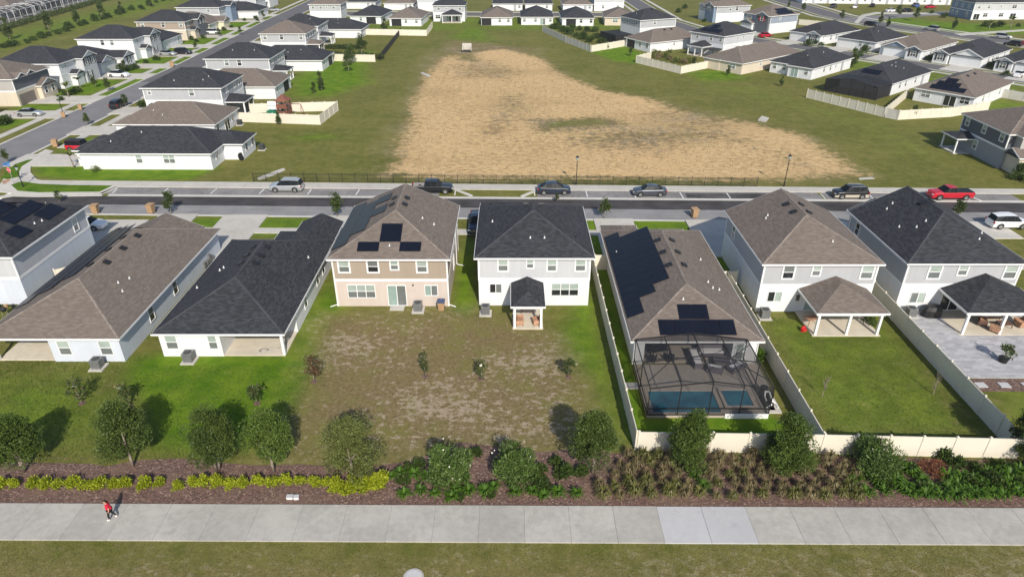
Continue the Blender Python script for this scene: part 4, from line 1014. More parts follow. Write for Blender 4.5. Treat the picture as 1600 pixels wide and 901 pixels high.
# ------------------------------------------------------------------ vinyl fences: posts and panels are parts
def fence(label, pts, h=1.8, sp=2.42, mat='vinyl', name="vinyl_fence"):
    t = empty(name, (*pts[0], 0), 0, label, "fence")
    o0 = Vector((*pts[0], 0))
    pm = cached(('fpost', h, mat), lambda: MB().box(-.065, -.065, 0, .065, .065, h + .06).box(-.085, -.085, h + .06, .085, .085, h + .1).box(-.05, -.05, h + .1, .05, .05, h + .14).mesh("post", M[mat]))
    first = True
    for a, b in zip(pts[:-1], pts[1:]):
        a, b = Vector((*a, 0)), Vector((*b, 0)); d = b - a; n = max(1, round(d.length / sp)); st = d.length / n; rz = math.atan2(d.y, d.x)
        def mk_():
            m = MB(); g = st - .13
            m.box(.065, -.02, .05, .065 + g, .02, h - .12).box(.065, -.035, h - .12, .065 + g, .035, h).box(.065, -.035, .0, .065 + g, .035, .14)
            return m.mesh("panel", M[mat])
        pn = mk_()
        for i in range(n + 1):
            p = a + d * i / n - o0
            if i or first: inst("post", pm, t, p, rz)
            if i < n: inst("panel", pn, t, p, rz)
        first = False
    return t
fence("cream vinyl fence along the left side of the pool house, down to the front corner", [(8.85, 66.0), (8.9, 52), (9.05, 37.35)])
fence("cream vinyl fence facing the shrubs in front of the pool house and the next yard", [(9.2, 37.3), (22.5, 37.0), (36.5, 36.55)])
fence("cream vinyl fence between the pool house and the brown-roofed grey house's yard", [(22.65, 62), (22.5, 37.2)])
fence("cream vinyl fence running down between the two grey porch houses", [(36.9, 60), (36.65, 36.75)])
fence("short cream fence across the gap left of the pool house", [(9.05, 66.0), (10.4, 66.0)], sp=1.4)
fence("cream gate panel across the gap right of the pool house", [(21.4, 62.2), (23.6, 62.2)], sp=2.2)
fence("short cream fence beside the white two-storey house at the left edge", [(-48.1, 62.5), (-46.0, 64.0)], sp=2.6)
fence("cream fence round the playset yard, with a slanted far end", [(-51.5, 126.2), (-35.7, 124.2), (-34.7, 134.4), (-51.5, 132.6)])
fence("long cream fence between the lawn and the charcoal-roofed bungalow far left", [(-51.5, 173.0), (-50, 186.0), (-36.2, 184.5)], sp=3)
fence("cream fence round the back corner of the small brown-roofed house at the field's far edge", [(-57, 231), (-46, 229.5), (-27.3, 227.5), (-27.3, 245)], sp=2.6)
fence("weathered grey fence at the right of the field round a planted yard", [(10.2, 236.5), (16.2, 215), (22.2, 199.2)], sp=2.4, mat='vinylgrey')
fence("cream fence between the planted yard and the bright lawn", [(22.5, 199), (29.5, 205), (33.4, 208.5)], sp=2.4)
fence("cream fence round the planted yard of the solar-roofed two-storey house", [(37.5, 189), (32.6, 183.2), (41.3, 169.5), (50.3, 176.8)], sp=2.0)
fence("cream fence in front of the large dark screen enclosure on the right", [(62.9, 145.2), (71.8, 129.6), (84.5, 145.5)], sp=2.1)
fence("short grey return of the fence beside the dark screen enclosure", [(72.0, 129.3), (73.4, 127.6)], sp=2.2, mat='vinylgrey')
fence("cream fence along the yard of the bungalow with stepped solar panels", [(73.6, 127.6), (85.0, 129.8), (95, 134.5)], sp=2.3)
fence("grey fence beside the white bungalow with stepped solar panels", [(101, 150), (107, 142), (112, 136)], sp=2.4, mat='vinylgrey')
fence("cream fence behind the leftmost street houses", [(-117.5, 150), (-117.2, 186), (-120, 240)], sp=3.2)
fence("cream fence above the bend of the through road", [(96, 265), (101, 252), (112, 243)], sp=2.6)
# dark sheet fence
o = tag(empty("silt_fence", (-35.2, 186.2, 0), 0, "black mesh fence running away at the left side of the field", "fence"))
for i in range(12):
    y = i * 3.9; x = -.09 * i
    inst("post", cached('sfp', lambda: MB().box(-.05, -.05, 0, .05, .05, 1.75).mesh("post", M['black'])), o, (x, y, 0))
    inst("panel", cached('sfm', lambda: MB().quad((-.02, 0, .02), (-.11, 3.9, .02), (-.11, 3.9, 1.65), (-.02, 0, 1.65)).quad((.0, 0, 1.65), (-.09, 3.9, 1.65), (-.09, 3.9, .02), (.0, 0, .02)).mesh("panel", M['dark'])), o, (x, y, 0))
# black metal railing along the field
o = tag(empty("metal_railing", (-38.0, 94.0, 0), 0, "low black metal railing between the pavement and the sandy field", "railing"))
n = 39; x0, x1 = -38.0, 35.3
def bay():
    w = (x1 - x0) / n; b = MB()
    for z in (.18, 1.12, 1.28): b.box(.03, -.015, z - .018, w - .03, .015, z + .018)
    k = 11
    for i in range(1, k): b.box(w * i / k - .009, -.009, .1, w * i / k + .009, .009, 1.34)
    return b.mesh("railing_bay", M['black'])
bm_ = bay(); pm = MB().box(-.035, -.035, 0, .035, .035, 1.42).mesh("post", M['black'])
for i in range(n + 1):
    x = (x1 - x0) * i / n; y = -.0298 * x
    inst("post", pm, o, (x, y, 0))
    if i < n: inst("railing_bay", bm_, o, (x, y, 0), -.0298)

# ------------------------------------------------------------------ vehicles (front is +X)
def paintmat(name, c, metal=0.3):
    m = mk(name, c, 0.35, 0.03, 1.0, metal, 0.5); m.node_tree.nodes["Principled BSDF"].inputs["Coat Weight"].default_value = 0.35; return m
for k, c in (('silver', (0.5, 0.52, 0.53)), ('carblack', (0.012, 0.013, 0.016)), ('navy', (0.025, 0.035, 0.055)), ('gun', (0.09, 0.1, 0.12)), ('red', (0.5, 0.01, 0.025)), ('carwhite', (0.78, 0.79, 0.8)), ('carblue', (0.03, 0.1, 0.32)), ('carblue_shaded', (0.015, 0.022, 0.045))):  # last blue is a darkened copy, shade between the houses painted in
    M['p_' + k] = paintmat("car_paint_" + k, c, 0.5 if k in ('silver', 'gun') else 0.1)
M['tyre'] = mk("tyre", (0.02, 0.02, 0.02), 0.85, 0.05); M['rim'] = mk("alloy_rim", (0.5, 0.5, 0.5), 0.35, 0.03, 1, 0.7)
M['carglass'] = mk("car_glass", (0.008, 0.01, 0.013), 0.4, 0.05, 1, 0, 0.12)
M['lampw'] = mk("headlight", (0.7, 0.72, 0.72), 0.15, 0.03); M['lampr'] = mk("taillight", (0.35, 0.01, 0.01), 0.2, 0.03)
M['cladding'] = mk("tan_cladding", (0.52, 0.47, 0.38), 0.4, 0.03)
# station: x, z of belt line, z of roof (= belt where no cabin), half width, half width of roof, kind of the upper side face after it (b body, g glass)
CARS = {
    'sedan': dict(L=4.7, st=[(-2.35, .62, .62, .62, .5, 'b'), (-2.28, .92, .92, .8, .62, 'b'), (-1.75, 1.0, 1.0, .89, .7, 'r'), (-1.05, .98, 1.38, .91, .58, 'g'), (-.2, .95, 1.45, .92, .6, 'g'), (.45, .93, 1.4, .92, .6, 'w'), (1.15, .93, .93, .91, .76, 'b'), (1.9, .8, .8, .87, .68, 'b'), (2.28, .66, .66, .74, .56, 'b'), (2.35, .5, .5, .6, .45, 'b')], wb=1.38, r=.34, z0=.22),
    'suv': dict(L=4.7, st=[(-2.33, .75, .75, .7, .56, 'b'), (-2.28, 1.02, 1.02, .88, .7, 'r'), (-1.95, 1.05, 1.6, .92, .62, 'g'), (-.9, 1.03, 1.7, .94, .68, 'g'), (.1, 1.02, 1.7, .94, .68, 'g'), (.5, 1.02, 1.64, .94, .66, 'w'), (1.15, 1.02, 1.02, .93, .8, 'b'), (1.95, .92, .92, .9, .74, 'b'), (2.28, .78, .78, .8, .64, 'b'), (2.35, .55, .55, .66, .5, 'b')], wb=1.38, r=.37, z0=.25),
    'crossover': dict(L=4.75, st=[(-2.35, .72, .72, .68, .54, 'b'), (-2.28, 1.0, 1.0, .86, .68, 'b'), (-1.95, 1.06, 1.1, .91, .64, 'r'), (-1.2, 1.02, 1.5, .93, .62, 'g'), (-.2, .99, 1.62, .94, .62, 'g'), (.35, .97, 1.58, .94, .62, 'w'), (1.3, .97, .97, .92, .78, 'b'), (1.95, .86, .86, .9, .7, 'b'), (2.3, .72, .72, .78, .6, 'b'), (2.37, .5, .5, .64, .5, 'b')], wb=1.44, r=.36, z0=.22),
    'boxy': dict(L=4.7, st=[(-2.15, .8, .8, .86, .78, 'b'), (-2.12, 1.1, 1.1, .9, .82, 'r'), (-2.02, 1.12, 1.8, .92, .76, 'g'), (-1.0, 1.12, 1.82, .93, .77, 'g'), (.1, 1.12, 1.82, .93, .77, 'g'), (.5, 1.12, 1.8, .92, .75, 'w'), (.85, 1.12, 1.12, .9, .8, 'b'), (2.05, 1.08, 1.08, .84, .72, 'b'), (2.12, .8, .8, .82, .7, 'b'), (2.2, .55, .55, .8, .6, 'b')], wb=1.35, r=.41, z0=.34),
    'pickup': dict(L=5.8, st=[(-2.9, .55, .55, .86, .82, 'b'), (-2.88, 1.1, 1.1, .93, .86, 'b'), (-1.1, 1.12, 1.12, .97, .88, 'r'), (-.95, 1.12, 1.78, .97, .72, 'g'), (-.1, 1.12, 1.84, .97, .74, 'g'), (.75, 1.12, 1.78, .97, .72, 'w'), (1.35, 1.13, 1.13, .96, .86, 'b'), (2.6, 1.05, 1.05, .93, .82, 'b'), (2.82, .9, .9, .88, .74, 'b'), (2.9, .55, .55, .82, .66, 'b')], wb=1.85, r=.41, z0=.36),
    'pickup_short': dict(L=5.7, st=[(-2.85, .55, .55, .86, .82, 'b'), (-2.83, 1.08, 1.08, .93, .86, 'b'), (-.55, 1.1, 1.1, .96, .88, 'r'), (-.42, 1.1, 1.7, .96, .7, 'g'), (.2, 1.1, 1.76, .96, .72, 'g'), (.7, 1.1, 1.7, .96, .7, 'w'), (1.4, 1.11, 1.11, .95, .84, 'b'), (2.5, 1.02, 1.02, .92, .8, 'b'), (2.77, .88, .88, .87, .72, 'b'), (2.85, .55, .55, .8, .64, 'b')], wb=1.8, r=.4, z0=.36),
}
def car_meshes(kind, pm, lower):
    d = CARS[kind]; st = d['st']; z0 = d['z0']; B, GL, LW = MB(), MB(), MB()
    def ringp(s_):
        x, zb, zr2, w, wr, k = s_
        zm = z0 + (zb - z0) * .55
        half = [(w * .9, z0), (w, zm), (w * .975, zb - .04), (w * .95, zb), (wr, zr2 if zr2 > zb else zb + .015), (0, (zr2 if zr2 > zb else zb + .015) + .035)]
        return [(x, y, z) for y, z in half]
    rs = [ringp(s_) for s_ in st]
    for i in range(len(st) - 1):
        a, b = rs[i], rs[i + 1]; k = st[i][5]
        for j in range(5):
            for sg in (1, -1):
                p = [(q[0], q[1] * sg, q[2]) for q in (a[j], b[j], b[j + 1], a[j + 1])]
                if sg > 0: p = p[::-1]
                tgt = B
                if kind == 'pickup' and i == 1 and j == 4: continue
                if j == 3 and k in 'grw': tgt = GL
                if j == 4 and k in 'rw': tgt = GL
                if j == 0 and lower: tgt = LW
                tgt.quad(*p)
    for e, sg in ((rs[0], 1), (rs[-1], -1)):
        f = [(q[0], q[1], q[2]) for q in e] + [(q[0], -q[1], q[2]) for q in e[::-1][1:]]
        B.quad(*(f if sg > 0 else f[::-1]))
    # pillars between the side windows
    PL = MB()
    for i in range(1, len(st) - 1):
        if st[i][5] in 'gw' and st[i - 1][5] in 'gr':
            a = rs[i]
            for sg in (1, -1):
                PL.bar((a[3][0], a[3][1] * sg, a[3][2]), (a[4][0], a[4][1] * sg, a[4][2]), .045, n=4)
    B.box(-d['L'] / 2 + .2, -.6, z0 - .05, d['L'] / 2 - .2, .6, z0 + .02)
    return B.mesh("body", pm, True), GL.mesh("window_glass", M['carglass'], False), (LW.mesh("cladding", lower) if lower else None), PL.mesh("pillar", M['black'])
def wheel_meshes(r):
    t = MB()
    n_ = 18
    for i in range(n_):
        a0, a1 = 2 * math.pi * i / n_, 2 * math.pi * (i + 1) / n_
        P_ = lambda a, q, y: (q * math.cos(a), y, q * math.sin(a))
        for (ra, ya_), (rb2, yb) in (((r * .62, -.12), (r * .94, -.12)), ((r * .94, -.12), (r, -.08)), ((r, -.08), (r, .08)), ((r, .08), (r * .94, .12)), ((r * .94, .12), (r * .62, .12))):
            t.quad(P_(a0, ra, ya_), P_(a1, ra, ya_), P_(a1, rb2, yb), P_(a0, rb2, yb))
    m = MB()
    for s_ in (-.115, .115):
        for i in range(10):
            a0, a1 = 2 * math.pi * (i - .33) / 10, 2 * math.pi * (i + .33) / 10
            m.quad((0, s_, 0), (r * .62 * math.cos(a0), s_, r * .62 * math.sin(a0)), (r * .62 * math.cos(a1), s_, r * .62 * math.sin(a1)))
        m.quad(*[(r * .62 * math.cos(2 * math.pi * i / 16), s_ * .7, r * .62 * math.sin(2 * math.pi * i / 16)) for i in range(16)])
    return t.mesh("wheel", M['tyre'], True), m.mesh("rim", M['rim'])
def car(label, kind, paint, x, y, rz, lower=None, extra=None, scale=1.0, cat=None, z=0.02):
    d = CARS[kind]
    t = empty({'pickup': 'pickup_truck', 'pickup_short': 'pickup_truck', 'boxy': 'off_road_car'}.get(kind, 'parked_car'), (x, y, z), rz, label, cat or ("pickup truck" if 'pickup' in kind else "car"))
    bm, gm_, lm, plm = cached(('car', kind, paint, lower), lambda: car_meshes(kind, M['p_' + paint], M[lower] if lower else None))
    inst("body", bm, t); inst("window_glass", gm_, t); inst("pillar", plm, t)
    if lm: inst("cladding", lm, t)
    wm, rm = cached(('wheel', d['r']), lambda: wheel_meshes(d['r']))
    wy = max(s_[3] for s_ in d['st']) - .1
    for sx in (-1, 1):
        for sy in (-1, 1):
            w = inst("wheel", wm, t, (sx * d['wb'], sy * wy, d['r'])); inst("rim", rm, w)
    def arch():
        b = MB()
        for sx in (-1, 1):
            for sy in (-1, 1):
                rr_ = d['r'] + .07; c = (sx * d['wb'], d['r'])
                b.quad(*[(c[0] + rr_ * math.cos(math.pi * i / 10), sy * (wy + .104), c[1] + rr_ * math.sin(math.pi * i / 10)) for i in range(11)])
        return b.mesh("wheel_arch", M['black'])
    inst("wheel_arch", cached(('arch', kind), arch), t)
    f = d['st'][-2]; r_ = d['st'][1]
    hl = cached(('hl', kind), lambda: MB().box(-.12, -.15, -.07, .05, .15, .07).mesh("headlight", M['lampw']))
    tl = cached(('tl', kind), lambda: MB().box(-.04, -.1, -.12, .1, .1, .12).mesh("taillight", M['lampr']))
    for sy in (-1, 1):
        inst("headlight", hl, t, (f[0], sy * (f[3] - .16), f[1] - .06), -sy * -.3)
        inst("taillight", tl, t, (r_[0], sy * (r_[3] - .08), r_[1] - .14))
    if 'pickup' in kind:
        (MB().box(-2.8, -.82, 1.1, -.6, .82, 1.175).build('bed_cover', M['black'], t) if extra == 'cover' else MB().box(-2.84, -.84, .6, -1.12, .84, .66).quad((-2.84, -.86, .66), (-1.12, -.86, .66), (-1.12, -.86, 1.1), (-2.84, -.86, 1.1)).quad((-1.12, .86, .66), (-2.84, .86, .66), (-2.84, .86, 1.1), (-1.12, .86, 1.1)).build('bed_liner', M['apron'], t))
    if kind == 'boxy':
        w = inst("spare_wheel", wm, t, (-2.25, 0, 1.05), R(90)); inst("rim", rm, w)
        MB().box(-2.0, -.72, 1.8, .5, .72, 1.87).build("soft_top", M['black'], t)
    if extra == 'rails':
        b = MB()
        for sy in (-1, 1): b.bar((-1.6, sy * .6, 1.74), (.3, sy * .6, 1.74), .03)
        b.build("roof_rail", M['steel'], t)
    return t
car("silver SUV parked in the bay at the left of the sandy field", 'suv', 'silver', -32.0, 90.3, math.pi, extra='rails')
car("black crew-cab pickup with chrome sides parked behind the tan house's roof", 'pickup', 'carblack', -11.2, 89.6, 0)
car("dark navy crossover parked under the left street lamp by the field", 'crossover', 'navy', 5.9, 89.3, 0)
car("dark grey sedan parked in the bay right of the navy crossover", 'sedan', 'gun', 19.2, 88.6, math.pi)
car("black SUV with pale tan lower cladding parked behind the right-hand grey houses", 'suv', 'carblack', 46.8, 87.7, math.pi, lower='cladding', extra='rails')
car("bright red pickup parked in the rightmost street bay", 'pickup_short', 'red', 60.4, 87.3, math.pi, extra='cover')
car("white SUV on the driveway beyond the rightmost charcoal roof", 'suv', 'carwhite', 62.0, 77.4, 0, z=.13)
car("white car half hidden behind the white two-storey house at the left edge", 'sedan', 'carwhite', -53.0, 76.9, 0, z=.13)
car("dark blue pickup in the shade between the tan and the white house", 'pickup', 'carblue_shaded', -4.4, 77.2, R(-90), z=.13)
car("red off-road car with a black top on the drive by the corner bungalow", 'boxy', 'red', -71.2, 108.3, R(-3), z=.1)
car("silver sedan on the drive of the grey-fronted house at the far left", 'sedan', 'silver', -93.5, 130.2, R(4), z=.1)
car("black SUV parked at the kerb of the left-hand street", 'suv', 'carblack', -79.8, 137.2, R(92))
car("white hatchback on a drive in front of the small gabled garage on the left", 'crossover', 'carwhite', -94.3, 165.6, R(-3), z=.1)
car("silver car beside a dark one on the drive of the white gabled house", 'sedan', 'silver', -95.0, 193.2, R(-8), z=.1)
car("black car next to the silver one on the drive of the white gabled house", 'suv', 'carblack', -91.5, 195.3, R(-8), z=.1)
car("white SUV on the drive of the brown-roofed garage far up the left street", 'suv', 'carwhite', -96.9, 230.6, 0, z=.1)
car("silver car far up the left-hand street near the top edge", 'sedan', 'silver', -95.5, 289.0, R(5))
car("black SUV driving on the through road at upper right", 'suv', 'carblack', 124.6, 247.8, R(-55))
car("silver SUV on the through road nearer than the black one", 'suv', 'silver', 140.3, 238.3, R(125))
car("white car parked along the townhouse drive at upper right", 'sedan', 'carwhite', 150.5, 286.5, R(15))
car("black car parked right of the white one on the townhouse drive", 'sedan', 'carblack', 157.2, 287.0, R(15))
car("blue car in the townhouse parking at upper right", 'suv', 'carblue', 168.7, 303.0, R(80))
car("red car beside the blue townhouse block", 'sedan', 'red', 172.6, 298.5, R(10))
car("silver SUV near the right edge behind the charcoal roofs", 'suv', 'silver', 153.6, 221.8, R(-40))
car("black SUV near the right edge, in front of the silver one", 'suv', 'carblack', 148.0, 208.5, R(130))
car("red car cut by the right edge of the picture", 'suv', 'red', 153.8, 210.5, R(130))
car("white car parked beside the rightmost gabled bungalow", 'sedan', 'carwhite', 122.0, 166.0, R(40), z=.1)
car("red car on the drive of the house with red shutters and a black solar array", 'sedan', 'red', 80.2, 224.6, R(28), z=.1)
car("white car parked among others before the far townhouses", 'sedan', 'carwhite', 141.8, 299.0, R(60))
car("black car parked before the far townhouses", 'sedan', 'carblack', 150.8, 303.0, R(60))
car("dark SUV parked left of the white car before the far townhouses", 'suv', 'gun', 133.5, 300.5, R(50))

# ------------------------------------------------------------------ street lamps, bins, signs, drains
def lamp(label, x, y, h=5.0):
    t = empty("street_lamp", (x, y, 0), 0, label, "street lamp", "black post-top street lamps")
    inst("pole", cached(('pole', h), lambda: MB().bar((0, 0, .7), (0, 0, h), .06, .05, 8).bar((0, 0, 0), (0, 0, .75), .12, .09, 8).bar((0, 0, h * .8), (0, 0, h * .8 + .06), .11, .11, 8).mesh("pole", M['black'])), t)
    inst("lantern", cached('lant', lambda: MB().bar((0, 0, 0), (0, 0, .12), .07, .16, 8).bar((0, 0, .12), (0, 0, .5), .15, .22, 8).mesh("lantern", M['pane_lt'])), t, (0, 0, h))
    inst("cap", cached('lcap', lambda: MB().bar((0, 0, 0), (0, 0, .18), .28, .08, 8).bar((0, 0, .18), (0, 0, .32), .04, .02, 6).mesh("cap", M['black'])), t, (0, 0, h + .5))
lamp("black street lamp standing left of centre against the sandy field", 9.3, 92.4, 3.7)
lamp("black street lamp at the right end of the black railing", 39.3, 92.0, 4.0)
lamp("black street lamp by the stop sign at the left corner", -70.2, 91.4, 2.6)
lamp("black street lamp beside the left-hand street's far pavement", -87.9, 131.6, 3.0)
def binn(label, x, y, rz=0.0, mat='bin', lid='bin', sc_=1.0):
    t = empty("wheelie_bin", (x, y, .03), rz, label, "wheelie bin", "wheelie bins")
    def b():
        m = MB(); a = [(-.27, -.32), (.27, -.32), (.27, .3), (-.27, .3)]; c = [(-.34, -.42), (.34, -.42), (.34, .38), (-.34, .38)]
        n_ = len(m.v); m.v += [(x_, y_, .08) for x_, y_ in a] + [(x_, y_, 1.02) for x_, y_ in c]
        for i in range(4): m.f.append((i, (i + 1) % 4, 4 + (i + 1) % 4, 4 + i))
        m.f += [(3, 2, 1, 0), (4, 5, 6, 7)]
        return m.mesh("body", M[mat])
    inst("body", cached(('binb', mat), b), t)
    inst("lid", cached(('binl', lid), lambda: MB().box(-.37, -.46, 1.02, .37, .42, 1.08).box(-.3, .42, .98, .3, .5, 1.04).mesh("lid", M[lid])), t)
    for s_ in (-1, 1): inst("wheel", cached('binw', lambda: MB().bar((-.04, 0, 0), (.04, 0, 0), .13, n=10).mesh("wheel", M['black'])), t, (s_ * .3, .32, .13))
    t.scale = (sc_,) * 3
M['binblue'] = M['binlid']
binn("tan wheelie bin on the apron beside the white house's drive at left", -54.6, 81.9, .1, sc_=1.15)
binn("tan wheelie bin on the apron above the brown bungalow roof", -47.4, 82.1, -.1, sc_=1.15)
binn("tan wheelie bin on the apron between the pool house and the right-hand grey house", 23.6, 80.6, .2, sc_=1.15)
binn("tan wheelie bin behind the red off-road car", -76.9, 110.6, .3, sc_=1.2)
binn("pinkish wheelie bin standing at the left-hand street's kerb", -86.3, 134.9, .3)
binn("tan wheelie bin at the foot of the far left street lamp", -86.4, 129.2, .5)
binn("brown wheelie bin on the verge before the white gabled house", -86.9, 177.6, .5, sc_=1.3)
binn("tan bin with a blue lid at the right rear corner of the tan house", -7.0, 57.3, 0, 'bin', 'binblue')
# stop sign with street-name blades
t = tag(empty("stop_sign", (-72.6, 93.0, 0), 0, "red stop sign under blue street-name plates at the left corner", "road sign"))
MB().bar((0, 0, 0), (0, 0, 3.0), .035, n=8).build("pole", M['steel'], t)
oc = MB()
pt = lambda r: [(r * math.cos(R(22.5 + 45 * i)), r * math.sin(R(22.5 + 45 * i))) for i in range(8)]
oc.prism(pt(.4), 0, .02); s1 = oc.mesh("border", M['trim'])
f_ = link(bpy.data.objects.new("sign_face", MB().prism(pt(.37), .0201, .03).mesh("sign_face", M['redsign'])), t, (0, -.06, 2.1)); f_.rotation_euler = (R(90), 0, R(-18))
b_ = link(bpy.data.objects.new("border", s1), f_, (0, 0, 0))
cu = bpy.data.curves.new("lettering", 'FONT'); cu.body = "STOP"; cu.size = .3; cu.align_x = 'CENTER'; cu.align_y = 'CENTER'; cu.extrude = .002; cu.materials.append(M['trim'])
tmp_ = bpy.data.objects.new("lettering", cu); lm_ = bpy.data.meshes.new_from_object(tmp_); bpy.data.objects.remove(tmp_); lm_.materials.clear(); lm_.materials.append(M["trim"])
link(bpy.data.objects.new("lettering", lm_), f_, (0, 0, .034))
for i, (z, a) in enumerate(((2.75, -18), (3.0, 72))):
    MB().box(-.55, -.015, 0, .55, .015, .26).build("name_plate", M['bluesign'], t, (0, 0, z - .05), R(a))
# drains and slabs
t = tag(empty("drain_headwall", (-12.7, 198.5, 0), 0, "small pale concrete drain headwall with a dark pipe mouth at the field's far end", "drain"))
MB().box(-1.3, 0, 0, 1.3, .35, 1.7).box(-1.3, -1.2, 0, -1.05, 0, 1.0).box(1.05, -1.2, 0, 1.3, 0, 1.0).build("wall", M['conc'], t)
MB().prism([(.62 * math.cos(math.pi * 2 * i / 16), .62 * math.sin(math.pi * 2 * i / 16)) for i in range(16)], 0, .03).build("pipe_mouth", M['dark'], t).rotation_euler = (R(90), 0, 0)
t.children[-1].location = (0, -.01, .72)
flume = MB().prism(px((404, 282), (402, 279), (424, 270.5), (443, 263.5), (446, 266), (428, 274)), 0, .12).build("drain_flume", M['conc']); tag(flume, "pale concrete drain flume slanting up the grass beside the silver SUV", "drain")
o = MB().prism(px((657, 115), (661, 114), (673, 119), (670, 121)), 0, .15).build("concrete_slab", M['conc']); tag(o, "narrow concrete slab lying in the grass left of the sand", "slab")
o = MB().prism(px((1184, 189), (1190, 183), (1201, 186), (1196, 191.5)), 0, .25).build("concrete_slab", M['conc']); tag(o, "square concrete slab at the right edge of the sand", "slab")
o = MB().prism(px((1341, 278.5), (1362, 277), (1367, 279.5), (1343, 281)), 0, .06).build("concrete_slab", M['conc']); tag(o, "thin concrete slab on the grass left of the red pickup", "slab")
for i, (x, y, lb) in enumerate(((453.5, 778, "left one of two small white utility boxes at the footpath edge"), (463.5, 778.5, "right one of two small white utility boxes at the footpath edge"))):
    o = empty("utility_box", (*G(x, y), 0), .1 * i, lb, "utility box")
    MB().box(-.2 + .04 * i, -.13, 0, .2 - .04 * i, .13, .2).build("box", M['trim'], o); MB().box(-.22 + .04 * i, -.15, .2, .22 - .04 * i, .15, .24).build("lid", M['pathnew'], o)
# playset
t = tag(empty("playset", (-44.4, 131.4, 0), R(-10), "redwood climbing tower with a peaked roof and green slide inside the cream fence", "playset"))
for x in (-.9, .9):
    for y in (-.9, .9): MB().box(x - .1, y - .1, 0, x + .1, y + .1, 3.0).build("post", M['wood'], t)
MB().box(-1.05, -1.05, 1.4, 1.05, 1.05, 1.55).build("platform", M['wood'], t)
MB().quad((-1.3, -1.3, 2.8), (1.3, -1.3, 2.8), (0, 0, 4.0)).quad((1.3, -1.3, 2.8), (1.3, 1.3, 2.8), (0, 0, 4.0)).quad((1.3, 1.3, 2.8), (-1.3, 1.3, 2.8), (0, 0, 4.0)).quad((-1.3, 1.3, 2.8), (-1.3, -1.3, 2.8), (0, 0, 4.0)).build("roof", M['wood'], t)
MB().box(-1.05, -1.05, 1.55, 1.05, -.95, 2.2).box(-1.05, -1.05, .2, 1.05, -.95, .9).box(.95, -1, .3, 1.05, 1, 1.0).build("side_board", M['wood'], t)
MB().quad((-1.0, -.4, 1.5), (-1.0, .4, 1.5), (-2.6, .4, .5), (-2.6, -.4, .5)).quad((-2.6, -.4, .5), (-2.6, .4, .5), (-3.6, .4, .3), (-3.6, -.4, .3)).box(-3.6, -.48, .25, -1.0, -.4, .75).box(-3.6, .4, .25, -1.0, .48, .75).build("slide", M['greenplastic'], t)
MB().bar((1.0, -.8, 2.4), (4.0, -.8, 2.4), .07).bar((4.0, -.8, 2.4), (4.2, -1.6, 0), .06).bar((4.0, -.8, 2.4), (4.2, 0, 0), .06).build("swing_beam", M['wood'], t)
o = tag(empty("play_house", (-47.2, 133.5, 0), 0, "small white toy house beside the redwood climbing tower", "toy house"))
MB().box(-.8, -.6, 0, .8, .6, 1.5).build("wall", M['trim'], o); MB().quad((-.95, -.75, 1.45), (.95, -.75, 1.45), (.95, 0, 2.1), (-.95, 0, 2.1)).quad((.95, .75, 1.45), (-.95, .75, 1.45), (-.95, 0, 2.1), (.95, 0, 2.1)).build("roof", M['trim'], o)
for i, (x, y, lb) in enumerate(((-41.6, 101.8, "black patio table top leaning on the corner bungalow's white end wall"),)):
    o = MB().bar((0, 0, .62), (.12, -.12, .66), .62, n=18).bar((.05, 0, 0), (.1, -.1, .5), .05).build("leaning_table", M['black'], None, (-43.2, 103.6, 0), R(30)); tag(o, lb, "table")
# ------------------------------------------------------------------ houses of the block beyond (eave corners from the survey)
def side_porch(t, w, y0, y1, dep, roof, screen=False, z=2.55):
    """small roofed patio on the right side of a house"""
    x0, x1 = w - OV + .02, w - OV + dep
    rb, fb, cb, gb = MB(), MB(), MB(), MB()
    roof_piece(rb, fb, cb, gb, x0, y0, x1, y1, z, .36, 'x', 'g', 'h', False)
    rb.build("porch_roof", M[roof], t); fb.build("fascia", M['trim'], t)
    pm = cached(('sp', z), lambda: MB().box(-.12, -.12, 0, .12, .12, z - .16).mesh("post", M['trim']))
    for y in (y0 + .35, (y0 + y1) / 2, y1 - .35): inst("post", pm, t, (x1 - .35, y, 0))
    MB().box(x0, y0 + .2, 0, x1 - .15, y1 - .2, .09).build("porch_slab", M['conc'], t)
    if screen:
        b = MB(); b.quad((x0, y0 + .35, .1), (x1 - .35, y0 + .35, .1), (x1 - .35, y0 + .35, z - .2), (x0, y0 + .35, z - .2)).quad((x1 - .35, y0 + .35, .1), (x1 - .35, y1 - .35, .1), (x1 - .35, y1 - .35, z - .2), (x1 - .35, y0 + .35, z - .2))
        b.build("screen", M['screendk'], t)
V3 = lambda w, d: [(w * .35, d * .5 + .9), (w * .5, d * .5 + .9), (w * .65, d * .5 + .9)]
t = house("white corner bungalow with a charcoal roof, standing where the two streets meet", (-66.3, 99.0), R(-.6), 20.7, 11.7, 2.65, 'char', 'white', wings=[(14, 4.8, 23.8, 11.2, 2.65, 'x', 'g', 'h'), (-1.4, 1.2, 6, 8.2, 2.65, 'x', 'h', 'h')],
          wins='n:L0.45w,L0.68q r:L0.2d', vents=[(5.5, 6.6), (9.5, 6.6), (13, 6.6)], pipes=[(8.5, 4.4), (4.5, 2.4)])
for y in (7.0, 9.8): window(t, (23.4, y, .9), ROT['r'], 1.1, 1.5, mats=('pane_dk', 'pane_md'))
ac("dark air conditioner behind the white corner bungalow", (-41.6, 109.0, 0), dark=True)
t = house("brown-roofed white bungalow directly behind the corner bungalow", (-69.0, 115.0), R(-.6), 17.8, 11.6, 2.65, 'brown', 'white', wins='r:L0.12d,L0.5P,L0.75d', vents=[(7.6, 6.7), (11.2, 6.7), (4.2, 6.3)], pipes=[(6, 3.4), (8, 2.2), (11, 7)])
